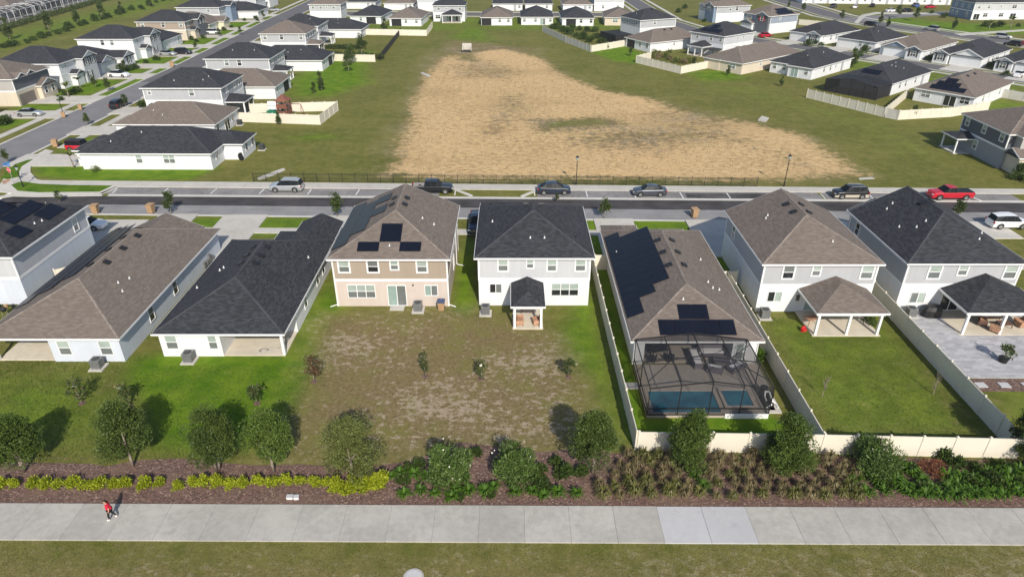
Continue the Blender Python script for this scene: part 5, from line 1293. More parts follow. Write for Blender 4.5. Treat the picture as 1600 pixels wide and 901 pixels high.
ac("black air conditioner beside the brown-roofed bungalow behind the corner bungalow", (-50.6, 124.0, 0), dark=True)
t = house("pale grey two-storey house with a charcoal roof, next to the playset yard", (-70.8, 129.9), 0, 15.6, 12.0, 5.45, 'char', 'white', 'grey', wins='n:U0.62w,U0.08s r:U0.25w,U0.62w,U0.85w', corners=True, pipes=[(6, 2), (12.3, 3.2), (9, 7), (11.5, 2.2)], vents=[(6, 7), (8, 7)])
side_porch(t, 15.6, 1.2, 6.8, 3.8, 'char', True)
t = house("brown-roofed bungalow with a dark screened corner, behind the pale grey two-storey house", (-68, 143.6), 0, 18.4, 11.8, 2.65, 'brown', 'white', wins='r:L0.15w,L0.7S', vents=[(7.4, 6.8), (10, 6.8), (12.6, 6.8)], pipes=[(8, 4)])
t = house("pale grey two-storey house with a charcoal roof, midway along the left street", (-70.4, 159.0), 0, 15.2, 12.0, 5.45, 'char', 'white', 'grey', wins='n:U0.33w,U0.53d r:U0.2w,U0.6w,U0.85w', corners=True, pipes=[(6, 3), (11, 3), (9, 7)], vents=[(6.5, 6.8)])
side_porch(t, 15.2, 1.4, 6.4, 3.6, 'char')
t = house("white bungalow with a charcoal roof and screened corner, beyond the bright lawn", (-66, 172.5), R(-.5), 19.2, 12.0, 2.65, 'char', 'white', wins='r:L0.2w,L0.72S', pipes=[(9, 4), (10, 3), (13, 4)])
t = house("pale grey brown-roofed two-storey house with a brown-roofed porch, far up the left block", (-69.8, 195.4), 0, 13.1, 12.2, 5.45, 'brown', 'white', 'grey', wins='n:U0.1w,U0.47d,U0.9w r:U0.15w,U0.4w,U0.65w,U0.9w', vents=[(5, 6.8), (7.5, 6.8)])
side_porch(t, 13.1, 1.0, 6.2, 3.6, 'brown', True)
t = house("charcoal-roofed two-storey house half hidden behind the brown-roofed grey one", (-70, 209.5), 0, 13.2, 12.4, 5.45, 'char', 'white', 'lgrey', wins='r:U0.2w,U0.5w,U0.8w', vents=[(5, 6.8)], pipes=[(10, 4)])
side_porch(t, 13.2, 1.0, 6.0, 3.6, 'char')
t = house("wide white bungalow with a charcoal roof behind a cream fence, far left of the field", (-69, 223.5), R(-2), 22, 11.5, 2.65, 'char', 'white', wins='r:L0.4d', vents=[(13, 6.4)], pipes=[(13.5, 5), (14, 3)])
# far side of the field
t = house("grey two-storey house with a pale brown roof at the top edge, four rear windows", (-74.1, 263), 0, 12, 10.5, 5.45, 'brown', 'white', 'grey', wins='n:U0.12w,U0.36w,U0.55s,U0.78w r:U0.4w')
t = house("charcoal-roofed bungalow with a dark screened lanai, leftmost of the row across the field", (-57.7, 254), R(-5), 11.8, 17, 2.65, 'char', 'white', wins='n:L0.35w,L0.68S', wings=[])
t = house("brown-roofed white bungalow inside the cream corner fence, beyond the field", (-42.9, 248.4), R(-3), 11.8, 17, 2.65, 'brown', 'white', wins='n:L0.22S,L0.52w,L0.85w', vents=[(4.8, 8), (6.6, 8)])
t = house("grey two-storey house with a charcoal porch roof at the far side of the field", (-28.8, 259.5), 0, 12.1, 11, 5.45, 'char', 'white', 'grey', wins='n:U0.18w,U0.42s,U0.85w,L0.15t')
porch_roof(t, 3.6, -3.8, 11.0, .33, 2.75, .4, 'char', [(4, -3.4), (7.3, -3.4), (10.6, -3.4)])
for x in (6.0, 8.4): window(t, (x, .33, .1), 0, 1.8, 2.1, .07, 2, 1, ('pane_gr', 'pane_dk'), "sliding_door")
t = house("brown-roofed white bungalow with a recessed lanai, centre of the row across the field", (-11.1, 250), 0, 11.5, 17, 2.65, 'brown', 'white', wins='n:L0.17S,L0.6w,L0.88w', vents=[(4.9, 7.5), (6.5, 7.5)])
t = house("white charcoal-roofed bungalow with a projecting rear room, right of centre across the field", (2.9, 251), 0, 11.8, 17, 2.65, 'char', 'white', wins='n:L0.1w,L0.45w,L0.68p,L0.92w')
t = house("white bungalow with a charcoal roof and wide dark lanai, behind the planted fence", (17.1, 248.5), 0, 11.6, 17, 2.65, 'char', 'white', wins='n:L0.28S,L0.6d,L0.92d')
t = house("beige bungalow with a brown roof beside the large grey two-storey house", (32.0, 249.9), R(-4), 11, 16, 2.65, 'brown', 'beige', wins='n:L0.35q l:L0.5w', vents=[(7, 7.5)])
BL = ["white garage-fronted house at the very top, left of the grass gap", "white house showing its garage at the very top, right of the grass gap", "white house with a dark garage opening at the top edge", "plain white house front at the top edge right of centre", "white house at the top edge left of the far grey house", "white house front at the top edge beyond the leftmost far bungalow"]
for i, (x, y, k) in enumerate(((-38, 289, 'g'), (-8, 290, 'g'), (20, 288, 'g'), (32.5, 289, 'g'), (-52, 292, 'g'), (-68, 296, 'g'))):
    house(BL[i], (x, y), 0, 12.5, 15, 5.45 if i in (0, 3) else 2.65, 'char' if i % 2 else 'brown', 'white', 'lgrey', wins='n:L0.3g,L0.75e,L0.9w' if i != 3 else 'n:L0.8w,L0.3w')
house("white bungalow at the top edge between two far driveways", (5, 290), 0, 11.5, 15, 2.65, 'char', 'white', wins='n:L0.3g,L0.8w')
# right-hand block, turned
def cor(B, a, w):                     # eave corner on the left when the right one is known
    return (B[0] - w * math.cos(R(a)), B[1] - w * math.sin(R(a)))
def rh(label, B, a, w, d, **k):
    return house(label, cor(B, a, w), R(a), w, d, **k)
t = rh("pale grey charcoal-roofed two-storey house at the far end of the curved right block", (39.6, 221.3), -66, 11.8, 14, ev=5.45, roof='char', wall='white', upper='grey', wins='n:U0.1w,U0.35w,U0.8w r:U0.4w', vents=[(5, 7.5), (6.8, 7.5)], pipes=[(5.5, 2.6)])
enc2 = tag(empty("screen_enclosure", (35.4, 217.6, 0), R(-66), "dark domed screen enclosure behind the curved block's first grey house", "screen enclosure"))
b = MB(); b.box(-6, -6, 0, 3, -.1, 2.4); b.build("screen_wall", M['screendk'], enc2)
b = MB()
for x in (-6, -3, 0, 3): b.bar((x, -6.05, 0), (x, -6.05, 2.5), .06, n=4)
b.bar((-6, -6.05, 2.45), (3, -6.05, 2.45), .06, n=4); b.build("frame", M['bronze'], enc2)
t = rh("brown-roofed white bungalow behind the bright green lawn", (38.7, 197.6), -61, 11.8, 20, ev=2.65, roof='brown', wall='white', wins='n:L0.22S,L0.6d,L0.88d r:L0.45s', vents=[(5, 9), (6.8, 9), (6.8, 11.5)])
t = rh("white two-storey house with a charcoal roof and stepped solar panels over its rear porch", (57.2, 190.6), -52, 11.8, 14.2, ev=5.45, roof='char', wall='white', upper='lgrey', wins='n:U0.2w,U0.62w,U0.9w r:U0.45s,U0.65s',
       solar=[(3.2 + i * 1.1, 1.7, 1.05, 1.7) for i in range(6)] + [(5.4 + i * 1.1, 3.5, 1.05, 1.7) for i in range(2)] + [(1.3, 4 + i * 1.1, 1.05, 1.7) for i in range(6)], vents=[(5.4, 7.2)])
porch_roof(t, 2.6, -4.0, 8.0, .33, 2.6, .42, 'char', [(3.0, -3.6), (5.3, -3.6), (7.6, -3.6)])
MB().box(8.3, -3.8, 2.1, 11.4, .3, 2.2).build("canopy", M['dark'], t)
for x in (8.4, 11.3): MB().box(x - .05, -3.75, 0, x + .05, -3.65, 2.1).build("post", M['dark'], t)
t = rh("beige bungalow with a long brown roof and two rear window pairs", (55.7, 167.9), -52, 11.8, 26, ev=2.65, roof='brown', wall='beige', wins='n:L0.22q,L0.75q r:L0.3s,L0.7w', vents=[(5.2, 9), (5.2, 12), (5.2, 15)], wings=[(0, -.2, 5.4, 8, 2.65, 'y', 'h', 'h')])
t = rh("white bungalow with a charcoal roof and green-tinted sliding door facing the field", (71.3, 162.7), -48, 12.0, 20, ev=2.65, roof='char', wall='white', wings=[(5.2, -1.2, 12.0, 8, 2.65, 'y', 'h', 'h')], wins='n:L0.1w,L0.32w r:L0.25w,L0.42w,L0.56s,L0.75e', vents=[(5.2, 8), (5.2, 10.5)], pipes=[(8, 11), (7.5, 4)])
window(t, (7.3, -.8, .06), 0, 1.9, 2.1, .08, 2, 1, ('pane_gr', 'pane_gr'), "sliding_door"); window(t, (10.2, -.8, .9), 0, 1.1, 1.5)
t = rh("white bungalow with a charcoal roof behind a large dark screen enclosure", (81.5, 146.5), -50, 12.0, 20.5, ev=2.65, roof='char', wall='white', wins='r:L0.2w,L0.35w,L0.6w,L0.8e n:L0.7w', solar=[(4.4 + i * 1.35, 2.6, 1.3, 1.7) for i in range(3)], pipes=[(8, 9), (7.4, 8.2), (9, 11), (7, 11)], vents=[(5.4, 8)])
enc3 = tag(empty("screen_enclosure", (cor((81.5, 146.5), -50, 12.0)[0], cor((81.5, 146.5), -50, 12.0)[1], 0), R(-50), "large dark screen enclosure between its cream fence and the charcoal-roofed bungalow", "screen enclosure"))
b = MB(); b.quad((.3, -6.5, .1), (11.7, -6.5, .1), (11.7, -6.5, 2.7), (6, -6.5, 3.5), (.3, -6.5, 2.7)).quad((.3, .2, .1), (.3, -6.5, .1), (.3, -6.5, 2.7), (.3, .2, 2.7)).quad((11.7, -6.5, .1), (11.7, .2, .1), (11.7, .2, 2.7), (11.7, -6.5, 2.7))
b.quad((.3, -6.5, 2.7), (6, -6.5, 3.5), (6, .2, 3.5), (.3, .2, 2.7)).quad((6, -6.5, 3.5), (11.7, -6.5, 2.7), (11.7, .2, 2.7), (6, .2, 3.5)); b.build("screen", screenmat("enclosure_screen", (0.012, 0.012, 0.014), 0.84), enc3)
b = MB()
for x in (.3, 3.1, 6, 8.9, 11.7): b.bar((x, -6.5, 0), (x, -6.5, 2.7 + .8 * (1 - abs(x - 6) / 5.7)), .06, n=4).bar((x, -6.5, 2.7 + .8 * (1 - abs(x - 6) / 5.7)), (x, .2, 2.7 + .8 * (1 - abs(x - 6) / 5.7)), .06, n=4)
b.bar((.3, -6.5, 2.7), (6, -6.5, 3.5), .06, n=4).bar((6, -6.5, 3.5), (11.7, -6.5, 2.7), .06, n=4).bar((.3, -3, 2.7), (6, -3, 3.5), .05, n=4).bar((6, -3, 3.5), (11.7, -3, 2.7), .05, n=4); b.build("frame", M['bronze'], enc3)
MB().box(.4, -6.4, .02, 11.6, .3, .08).build("deck", M['deck'], enc3)
t = rh("white bungalow with a brown roof and a stepped black solar array facing the field", (91.5, 133.9), -50, 11.9, 21.5, ev=2.65, roof='brown', wall='white', wins='n:L0.2q,L0.62P,L0.86t r:L0.25w,L0.4s,L0.7w',
       solar=[(3.3 + i * 1.1, 1.3, 1.05, 1.5) for i in range(6)] + [(3.9 + i * 1.1, 2.7, 1.05, 1.4) for i in range(4)] + [(5.0 + i * 1.1, 4.0, 1.05, 1.3) for i in range(2)], vents=[(5.2, 5.6), (6.8, 8.2), (6.8, 12)])
t = house("dark grey two-storey house at the right edge, casting a shadow on the grass", (74.7, 99.3), 0, 16, 12.4, 5.45, 'brown', 'mgrey', 'dgrey', wins='l:U0.12w,U0.5w,U0.88w,L0.42w', wings=[(1.0, -1.6, 8.5, 6, 5.45, 'y', 'g', 'h', 'greige'), (.4, -3.2, 9.2, 1.5, 2.75, 'x', 'g', 'h', 'beige')])
window(t, (5, -1.3, 3.8), 0, 1.9, 1.5, cols=2); garage(t, (4.8, -2.86, .05), 0)
rb, fb, cb, gb = MB(), MB(), MB(), MB()
roof_piece(rb, fb, cb, gb, -2.6, 7.4, .33, 11.9, 2.55, .3, 'x', 'h', 'g', False); rb.build("porch_roof", M['char'], t); fb.build("fascia", M['trim'], t)
for y in (7.8, 11.5): MB().box(-2.35, y - .1, 0, -2.15, y + .1, 2.4).build("post", M['trim'], t)
MB().box(-2.5, 7.5, 0, .3, 11.8, .1).build("porch_slab", M['conc'], t)
# second row on the right: fronts towards the field
def front(label, B, a, w, d, ev, roof, wall, upper, gar='g', gw=None, **k):
    t = rh(label, B, a, w, d, ev=ev, roof=roof, wall=wall, upper=upper, **k)
    return t
t = rh("blue-grey fronted two-storey house with a pale brown roof, top right", (72.5, 256), -72, 12, 14.5, ev=5.45, roof='brown', wall='white', upper='grey', wins='r:U0.4w,U0.6d n:U0.3t,U0.7t,L0.7g', wings=[(5.4, -1.0, 11.6, 6, 5.45, 'y', 'g', 'h', 'blue')])
window(t, (8.4, -.7, 3.8), 0, 2.4, 1.5, cols=2)
t = rh("dark grey fronted two-storey house with red shutters and a black solar array", (83.1, 230.4), -60, 12, 13.5, ev=5.45, roof='brown', wall='white', upper='bluegrey', wins='r:U0.35s n:U0.2q,U0.75t,L0.72g', wings=[(6.0, -.8, 11.7, 6, 5.45, 'y', 'g', 'h', 'dgrey'), (.3, -1.5, 6, 4, 2.75, 'y', 'g', 'h', 'white')],
       solar=[(10.8, 4.2 + i * 1.1, 1.05, 1.7) for i in range(7)] + [(9.2, 5.4 + i * 1.1, 1.05, 1.7) for i in range(5)])
window(t, (8.8, -.5, 3.75), 0, 1.2, 1.5, mats=('pane_dk', 'pane_md'))
for x in (7.95, 9.65): MB().box(x - .22, -.54, 3.75, x + .22, -.46, 5.25).build("shutter", M['p_red'], t)
def bung(label, B, a, w, d, roof, gabs, gx, wx, **k):
    t = rh(label, B, a, w, d, ev=2.65, roof=roof, wall='white', wings=gabs, wins=k.pop('wins', 'r:L0.2w,L0.35w,L0.55s,L0.8w'), **k)
    y = min([g[1] for g in gabs] + [0]) + OV
    garage(t, (gx, OV - .01, .05), 0)
    window(t, (wx, y + .05 - .0, .9), 0, 1.5, 1.4, cols=2, mats=('pane_dk', 'pane_md'))
    for s_ in (-1, 1): MB().box(wx + s_ * 1.0 - .2, y - .03, .85, wx + s_ * 1.0 + .2, y + .04, 2.35).build("shutter", M['dark'], t)
    return t
bung("white charcoal-roofed bungalow with garage and gabled front room, below the bend in the road", (92.7, 210.4), -54, 12, 20, 'char', [(6.4, -1.5, 11.8, 6, 2.65, 'y', 'g', 'h')], 3.2, 9.1)
t = rh("white charcoal-roofed bungalow with a wide white garage, middle of the back row at right", (102.5, 198.5), -52, 12, 19, ev=2.65, roof='char', wall='white', wins='n:L0.25g,L0.62w,L0.8e r:L0.3w,L0.7w', vents=[(7, 7)], pipes=[(8, 8)])
bung("white bungalow with a brown roof and a pale blue front gable", (109.6, 186.0), -50, 12.2, 22, 'brown', [(7.4, -1.6, 12.0, 6, 2.65, 'y', 'g', 'h'), (1.0, -.6, 8.0, 6, 2.65, 'y', 'g', 'h')], 3.6, 9.7, vents=[(5.2, 8), (5.2, 9.6), (5.2, 11.2)], upper='blue')
bung("white bungalow with a charcoal roof and one broad white front gable", (118.8, 175.5), -50, 12.2, 20, 'char', [(4.2, -.8, 12.2, 8, 2.65, 'y', 'g', 'h'), (.2, -1.6, 4.6, 6, 2.65, 'y', 'g', 'h')], 8.2, 2.4)
bung("white gabled bungalow cut by the right edge, beside a white parked car", (128.0, 164.5), -50, 12.2, 20, 'char', [(4.4, -.6, 12.0, 8, 2.65, 'y', 'g', 'h'), (.2, -1.4, 4.8, 6, 2.65, 'y', 'g', 'h')], 8.2, 2.4)
t = house("long two-storey townhouse block with a blue end wall, upper right corner", (168.2, 263.4), R(5), 48, 13, 5.9, 'char', 'white', 'lgrey', wins='n:U0.04w,U0.12w,U0.22s,U0.33t,U0.46w,U0.55w,U0.67t,U0.8w,U0.92w,L0.04P,L0.11t,L0.24t,L0.34P,L0.5P,L0.6t,L0.75P,L0.9P')
MB().box(.27, .36, 0, .345, 12.6, 2.8).build("end_cladding", M['blue'], t); MB().box(.25, .36, 3.12, .345, 12.6, 5.72).build("end_cladding", M['blue'], t)
for y, z in ((3, 3.7), (6.5, 3.7), (10, 3.7), (3, .9), (8.5, .9), (11, .9)): window(t, (.27, y, z), ROT['l'], 1.1, 1.5)
t = house("far row of white townhouses whose lower storeys line the top edge at right", (126, 316), R(-6), 62, 12, 5.9, 'char', 'white', 'lgrey', wins='n:' + ','.join('L%.3f%s' % ((i + .5) / 20, 'weg'[i % 2 if i % 5 else 0]) for i in range(20)))
# left-hand row across the street: fronts face right
def westh(label, y, ev, roof, wall, upper, d=12.4, x=-115.2, w=15.4, gab=None, gar=None, extra='', **k):
    t = house(label, (x, y), 0, w, d, ev, roof, wall, upper, wings=gab or [], wins=extra, **k)
    return t
t = westh("bluish white bungalow corner with a garage at the far left edge", 119.5, 2.65, 'char', 'lilac', 'lilac', d=13, w=14.6, extra='r:L0.6g')
t = westh("grey-fronted two-storey house with a brown roof and taupe garage on the far left", 137.4, 5.45, 'brown', 'beige', 'greige', gab=[(9.5, 6.4, 16.4, 12.2, 2.75, 'x', 'g', 'g', 'beige')], corners=True, extra='r:U0.15w,U0.32d,U0.5w,U0.8t,L0.25G n:U0.2w')
for y in (8.2, 10.6): window(t, (16.0, y, .9), ROT['r'], 1.1, 1.5, mats=('pane_dk', 'pane_md'))
for y0 in (1.2, 4.2):
    rb, fb, cb, gb = MB(), MB(), MB(), MB(); roof_piece(rb, fb, cb, gb, 12.6, y0, 15.6, y0 + 3.2, 5.5, .5, 'x', 'g', 'g', False); rb.build("dormer_roof", M['brown'], t); fb.build("rake_board", M['trim'], t); gb.build("dormer_gable", M['dgrey'], t)
MB().box(15.1, .4, 3.25, 15.12, 12.0, 5.2).build("front_cladding", M['dgrey'], t)
t = westh("white two-storey house with a charcoal roof and gabled shuttered front, second on the far left", 153.1, 5.45, 'char', 'white', 'white', d=12.6, gab=[(8, 6.2, 17.2, 12.4, 5.45, 'x', 'g', 'g', 'lgrey'), (13, 3.0, 17.0, 6.4, 2.75, 'x', 'g', 'g', 'white')], extra='r:U0.2s,L0.4w')
def shut(t, x, y, z):
    window(t, (x, y, z), ROT['r'], 1.1, 1.5, mats=('pane_md', 'pane_lt'))
    for s_ in (-1, 1): MB().box(x - .03, y + s_ * .8 - .2, z, x + .05, y + s_ * .8 + .2, z + 1.5).build("shutter", M['dark'], t)
for y in (8.0, 10.6): shut(t, 16.82, y, 3.75)
shut(t, 16.82, 8.2, .9)
t = westh("white twin-gabled bungalow between two white two-storey houses on the far left", 168.5, 2.65, 'char', 'white', 'white', d=13.6, gab=[(8, 0, 15.8, 6.6, 2.65, 'x', 'g', 'g'), (12, 7, 17.6, 13.4, 2.65, 'x', 'g', 'g')], extra='r:L0.25g')
shut(t, 17.2, 10.2, .9)
t = westh("white two-storey house with a charcoal roof and shuttered gable, middle of the far left row", 186.3, 5.45, 'char', 'white', 'white', d=12.4, gab=[(8, 5.8, 17.2, 12.2, 5.45, 'x', 'g', 'g', 'lgrey'), (13, 2.6, 17.0, 6.0, 2.75, 'x', 'g', 'g', 'white')], extra='n:U0.45d,U0.62w,L0.85w r:U0.2s')
for y in (7.6, 10.2): shut(t, 16.82, y, 3.75)
shut(t, 16.82, 8.0, .9)
t = westh("white bungalow with a charcoal hip roof and white garage on the far left row", 201, 2.65, 'char', 'white', 'white', d=13, w=16, extra='r:L0.3g,L0.8w')
t = westh("tan and brown two-storey house with a charcoal roof, far left row", 218.4, 5.45, 'char', 'beige', 'tan', d=12.4, gab=[(8, 6, 17.0, 12.2, 5.45, 'x', 'g', 'g', 'dgrey'), (13, 2.6, 17.0, 6.2, 2.75, 'x', 'g', 'g', 'beige')], extra='n:U0.12w,U0.55d,U0.92w r:U0.2w,L0.2w', corners=True)
shut(t, 16.62, 8, 3.75); shut(t, 16.62, 10.4, 3.75)
t = westh("yellowish garage-fronted bungalow with a brown roof, far left row", 233.5, 2.65, 'brown', 'cream', 'cream', d=14, w=16.4, gab=[(12, 7.4, 18.4, 13.6, 2.65, 'x', 'g', 'g', 'cream')], extra='r:L0.28g')
t = westh("pale grey two-storey house with a charcoal roof near the top of the far left row", 254, 5.45, 'char', 'white', 'grey', x=-118.5, w=15.6, d=12, gab=[(9, 5.8, 17.6, 11.8, 5.45, 'x', 'g', 'g', 'blue')], extra='n:U0.75w r:U0.2w,L0.2w')
t = westh("white bungalow with a charcoal roof at the top of the far left row", 267.5, 2.65, 'char', 'white', 'white', x=-116, w=22, d=12, extra='r:L0.3g')
t = westh("white two-storey house at the top edge above the left-hand street", 284, 5.45, 'char', 'white', 'lgrey', x=-114, w=14, d=12, extra='r:U0.3w,U0.7w,L0.3g n:U0.5w')
t = westh("white house with a garage at the top edge left of the street's end", 300, 5.45, 'char', 'white', 'lgrey', x=-114, w=14, d=12, extra='r:U0.3w,U0.7w,L0.3g')
# upper left corner: white framed screen enclosures behind other houses
for i, (pa, pb, lb, lb2) in enumerate((((-40, 50), (54, 27), "white framed screen enclosure at the upper left corner", "brown-roofed house behind the white framed enclosure at the upper left corner"), ((58, 25.5), (98, 14.5), "second white framed screen enclosure along the top left hedge", "house behind the second white framed enclosure"), ((101, 13.5), (150, 1), "third white framed screen enclosure, smallest at the top left", "house roof behind the third white framed enclosure"))):
    a, b_ = Vector(G(*pa)), Vector(G(*pb)); d = b_ - a; l = d.length; rz = math.atan2(d.y, d.x)
    t = tag(empty("screen_enclosure", (a.x, a.y, 0), rz, lb, "screen enclosure"))
    n = max(2, round(l / 4.2)); bar_ = MB(); h = 3.6
    for k in range(n + 1):
        x = l * k / n
        bar_.bar((x, 0, 0), (x, 0, h), .09, n=4).bar((x, 0, h), (x, 2.4, h + .9), .08, n=4).bar((x, 2.4, h + .9), (x, 7, h + .9), .08, n=4).bar((x, 7, 0), (x, 7, h), .08, n=4)
    for y, z in ((0, h), (2.4, h + .9), (0, 1.2), (5, h + .9)): bar_.bar((0, y, z), (l, y, z), .08, n=4)
    bar_.build("frame", M['trim'], t)
    s_ = MB().quad((0, 0, 0), (l, 0, 0), (l, 0, h), (0, 0, h)).quad((0, 0, h), (l, 0, h), (l, 2.4, h + .9), (0, 2.4, h + .9)).quad((0, 2.4, h + .9), (l, 2.4, h + .9), (l, 7, h + .9), (0, 7, h + .9)).quad((l, 0, 0), (l, 7, 0), (l, 7, h), (l, 0, h)); s_.build("screen", M['screen'], t)
    MB().box(0, .1, .02, l, 7, .1).build("deck", M['conc'], t)
    o_ = a + Vector((-math.sin(rz), math.cos(rz))) * 7.2
    house(lb2, tuple(o_), rz, l, 14, 2.9, 'brown', 'lgrey', wins='n:L0.2P,L0.5d,L0.8P', ends='hh')

# driveways of the back row on the right
def ldrive(B, a, w, x0, x1, y0, y1):
    A = cor(B, a, w); c, s_ = math.cos(R(a)), math.sin(R(a))
    flat("driveway", [(A[0] + x * c - y * s_, A[1] + x * s_ + y * c) for x, y in ((x0, y0), (x1, y0), (x1, y1), (x0, y1))], 0.108, 'conc')
for B, a, w, gx_ in (((92.7, 210.4), -54, 12, 3.2), ((102.5, 198.5), -52, 12, 3.2), ((109.6, 186.0), -50, 12.2, 3.6), ((118.8, 175.5), -50, 12.2, 8.2), ((128.0, 164.5), -50, 12.2, 8.2), ((83.1, 230.4), -60, 12, 8.4)):
    ldrive(B, a, w, gx_ - 2.7, gx_ + 2.7, -9.0, .3)
# ------------------------------------------------------------------ plants: many small leaf faces
def leaf_mesh(name, mat, centers, radii, per, size, seed, aspect=2.2, up=0.35, shell=0.55, drip=0.0, curve=0.0):
    g = np.random.default_rng(seed); P, N, T = [], [], []
    for c, r in zip(centers, radii):
        v = g.normal(size=(per, 3)); v /= np.linalg.norm(v, axis=1)[:, None]
        rr = (shell + (1 - shell) * g.random(per) ** .5)[:, None]
        p = np.array(c) + v * rr * np.array(r)
        P.append(p); N.append(v); T.append(np.full(per, g.random() * 1.5 - .25))
    P = np.concatenate(P); N = np.concatenate(N); n = len(P)
    d = g.normal(size=(n, 3)) * .75 + N * .6; d[:, 2] += up - drip; d /= np.linalg.norm(d, axis=1)[:, None]
    s_ = np.cross(d, g.normal(size=(n, 3))); s_ /= np.linalg.norm(s_, axis=1)[:, None] + 1e-9
    L_ = size * (.65 + .7 * g.random(n))[:, None]; W_ = L_ / aspect
    V = np.stack([P, P + d * L_ * .5 + s_ * W_ * .5, P + d * L_, P + d * L_ * .5 - s_ * W_ * .5], 1).reshape(-1, 3)
    V[:, 2] = np.maximum(V[:, 2], .02)
    me = bpy.data.meshes.new(name); me.vertices.add(len(V)); me.vertices.foreach_set('co', V.ravel())
    me.loops.add(n * 4); me.loops.foreach_set('vertex_index', np.arange(n * 4, dtype=np.int32))
    me.polygons.add(n); me.polygons.foreach_set('loop_start', np.arange(0, n * 4, 4, dtype=np.int32)); me.polygons.foreach_set('loop_total', np.full(n, 4, np.int32))
    me.update(calc_edges=True); me.materials.append(M[mat])
    me.attributes.new('tone', 'FLOAT', 'FACE').data.foreach_set('value', np.clip(np.concatenate(T), 0, 1).astype(np.float32))
    return me
def crown(mat, w, h, z0, seed, clumps=46, per=120, size=.2, name="crown", drip=0.0, cr=.24, low=.5, asp=2.0, fill=3):
    g = random.Random(seed); C, Rr = [], []
    lob = [(g.uniform(0, 6.283), g.uniform(.45, 1.15), g.uniform(.05, .95), g.uniform(.75, 1.2)) for _ in range(7)]
    for i in range(clumps):
        la, lu, lz, ls = lob[i % 7]; a = la + g.gauss(0, .55); u = abs(lu * ls + g.gauss(0, .28)) * .8; zz = min(1, max(.06, lz + g.gauss(0, .15))); u = min(u, .72)
        if i % fill == 0: u = g.random() ** .5 * .7; zz = g.random()
        prof = math.sin(math.pi * min(.97, low * .5 + (1 - low * .5) * (zz * .93 + .02))) ** .75
        r = u * (w / 2) * prof * .9
        C.append((r * math.cos(a), r * math.sin(a), z0 + h * (zz * .86 + .06))); k = g.choice((.5, .65, .8, 1.0, 1.35))
        Rr.append((w * cr * .5 * k * 1.3, w * cr * .5 * k * 1.3, h * cr * .46 * k))
    return leaf_mesh(name, mat, C, Rr, per, size, seed, asp, drip=drip)
def trunk(h, r, seed, mat='bark', stems=1, limbs=5, spread=.9):
    g = random.Random(seed); b = MB()
    for s_ in range(stems):
        a = g.uniform(0, 6.28); o = .12 * (stems > 1); l = .25 * (stems > 1)
        p0 = (o * math.cos(a), o * math.sin(a), -.05); p1 = (p0[0] + l * math.cos(a) + g.uniform(-.06, .06), p0[1] + l * math.sin(a), h * .5); p2 = (p1[0] + g.uniform(-.15, .15), p1[1] + g.uniform(-.15, .15), h)
        b.tube([p0, p1, p2], [r * 1.25, r, r * .5], 8)
        for i in range(limbs):
            a2 = g.uniform(0, 6.28); z = h * g.uniform(.42, .85); q = (p1[0] + (p2[0] - p1[0]) * (z / h - .5) * 2, p1[1] + (p2[1] - p1[1]) * (z / h - .5) * 2, z); k = g.uniform(.6, 1.1) * spread
            b.tube([q, (q[0] + k * .5 * math.cos(a2), q[1] + k * .5 * math.sin(a2), z + k * .45), (q[0] + k * math.cos(a2), q[1] + k * math.sin(a2), z + k * 1.0)], [r * .42, r * .28, r * .1], 6)
    return b.mesh("trunk", M[mat], True)
def tree(name, label, x, y, cm, tm, s=1.0, rz=0.0, cat="tree", group=None, sz=None):
    t = empty(name, (x, y, 0), rz, label, cat, group)
    if tm: inst("trunk", tm, t)
    inst("crown", cm, t)
    t.scale = (s, s, sz or s)
    return t
# the trees along the mulch bed
NEAR = [("oak_tree", "leafy young oak at the left edge of the mulch bed", 38, 735, 'oakmd', 4.6, 3.6, 1.1, 2), ("oak_tree", "dark dense young oak in the mulch behind the walker", 208, 728, 'oak', 5.0, 4.6, .9, 1),
        ("elm_tree", "mid-green tree on three pale stems, third from the left along the mulch", 340, 732, 'oak', 4.6, 4.4, .9, 3), ("elm_tree", "fuller mid-green tree just left of the yellowish drooping one", 428, 737, 'oakmd', 4.8, 4.5, .7, 1),
        ("willow_tree", "yellowish-green drooping round tree above the brightest golden shrubs", 552, 742, 'oaklt', 6.2, 4.7, .15, 1), ("oak_tree", "dark tree in front of the fence's front left corner", 926, 738, 'oak', 4.7, 4.4, .7, 1),
        ("elm_tree", "bushy tree before the cream fence below the pool", 1073, 730, 'oakmd', 4.4, 4.4, .6, 2), ("elm_tree", "broad bushy tree before the fence corner right of the pool", 1228, 735, 'oakmd', 5.2, 4.3, .4, 1),
        ("oak_tree", "dark tree cut by the right edge above the shrub bed", 1608, 722, 'oak', 5.4, 3.9, .5, 2)]
for i, (nm, lb, x, y, mt, w, h, z0, stems) in enumerate(NEAR):
    gx_, gy_ = G(x, y)
    cm = crown(mt, w * .88, h * .98, z0 + .15, 100 + i, 72, 330, .135 if mt != 'oaklt' else .16, drip=.55 if mt == 'oaklt' else 0.0, asp=2.0 if mt != 'oaklt' else 3.2, fill=2 if mt != 'oaklt' else 1)
    tree(nm, lb, gx_, gy_, cm, trunk(z0 + h * .5, .085, i, 'barkpale' if i in (1, 2) else 'bark', stems, 5, .7))
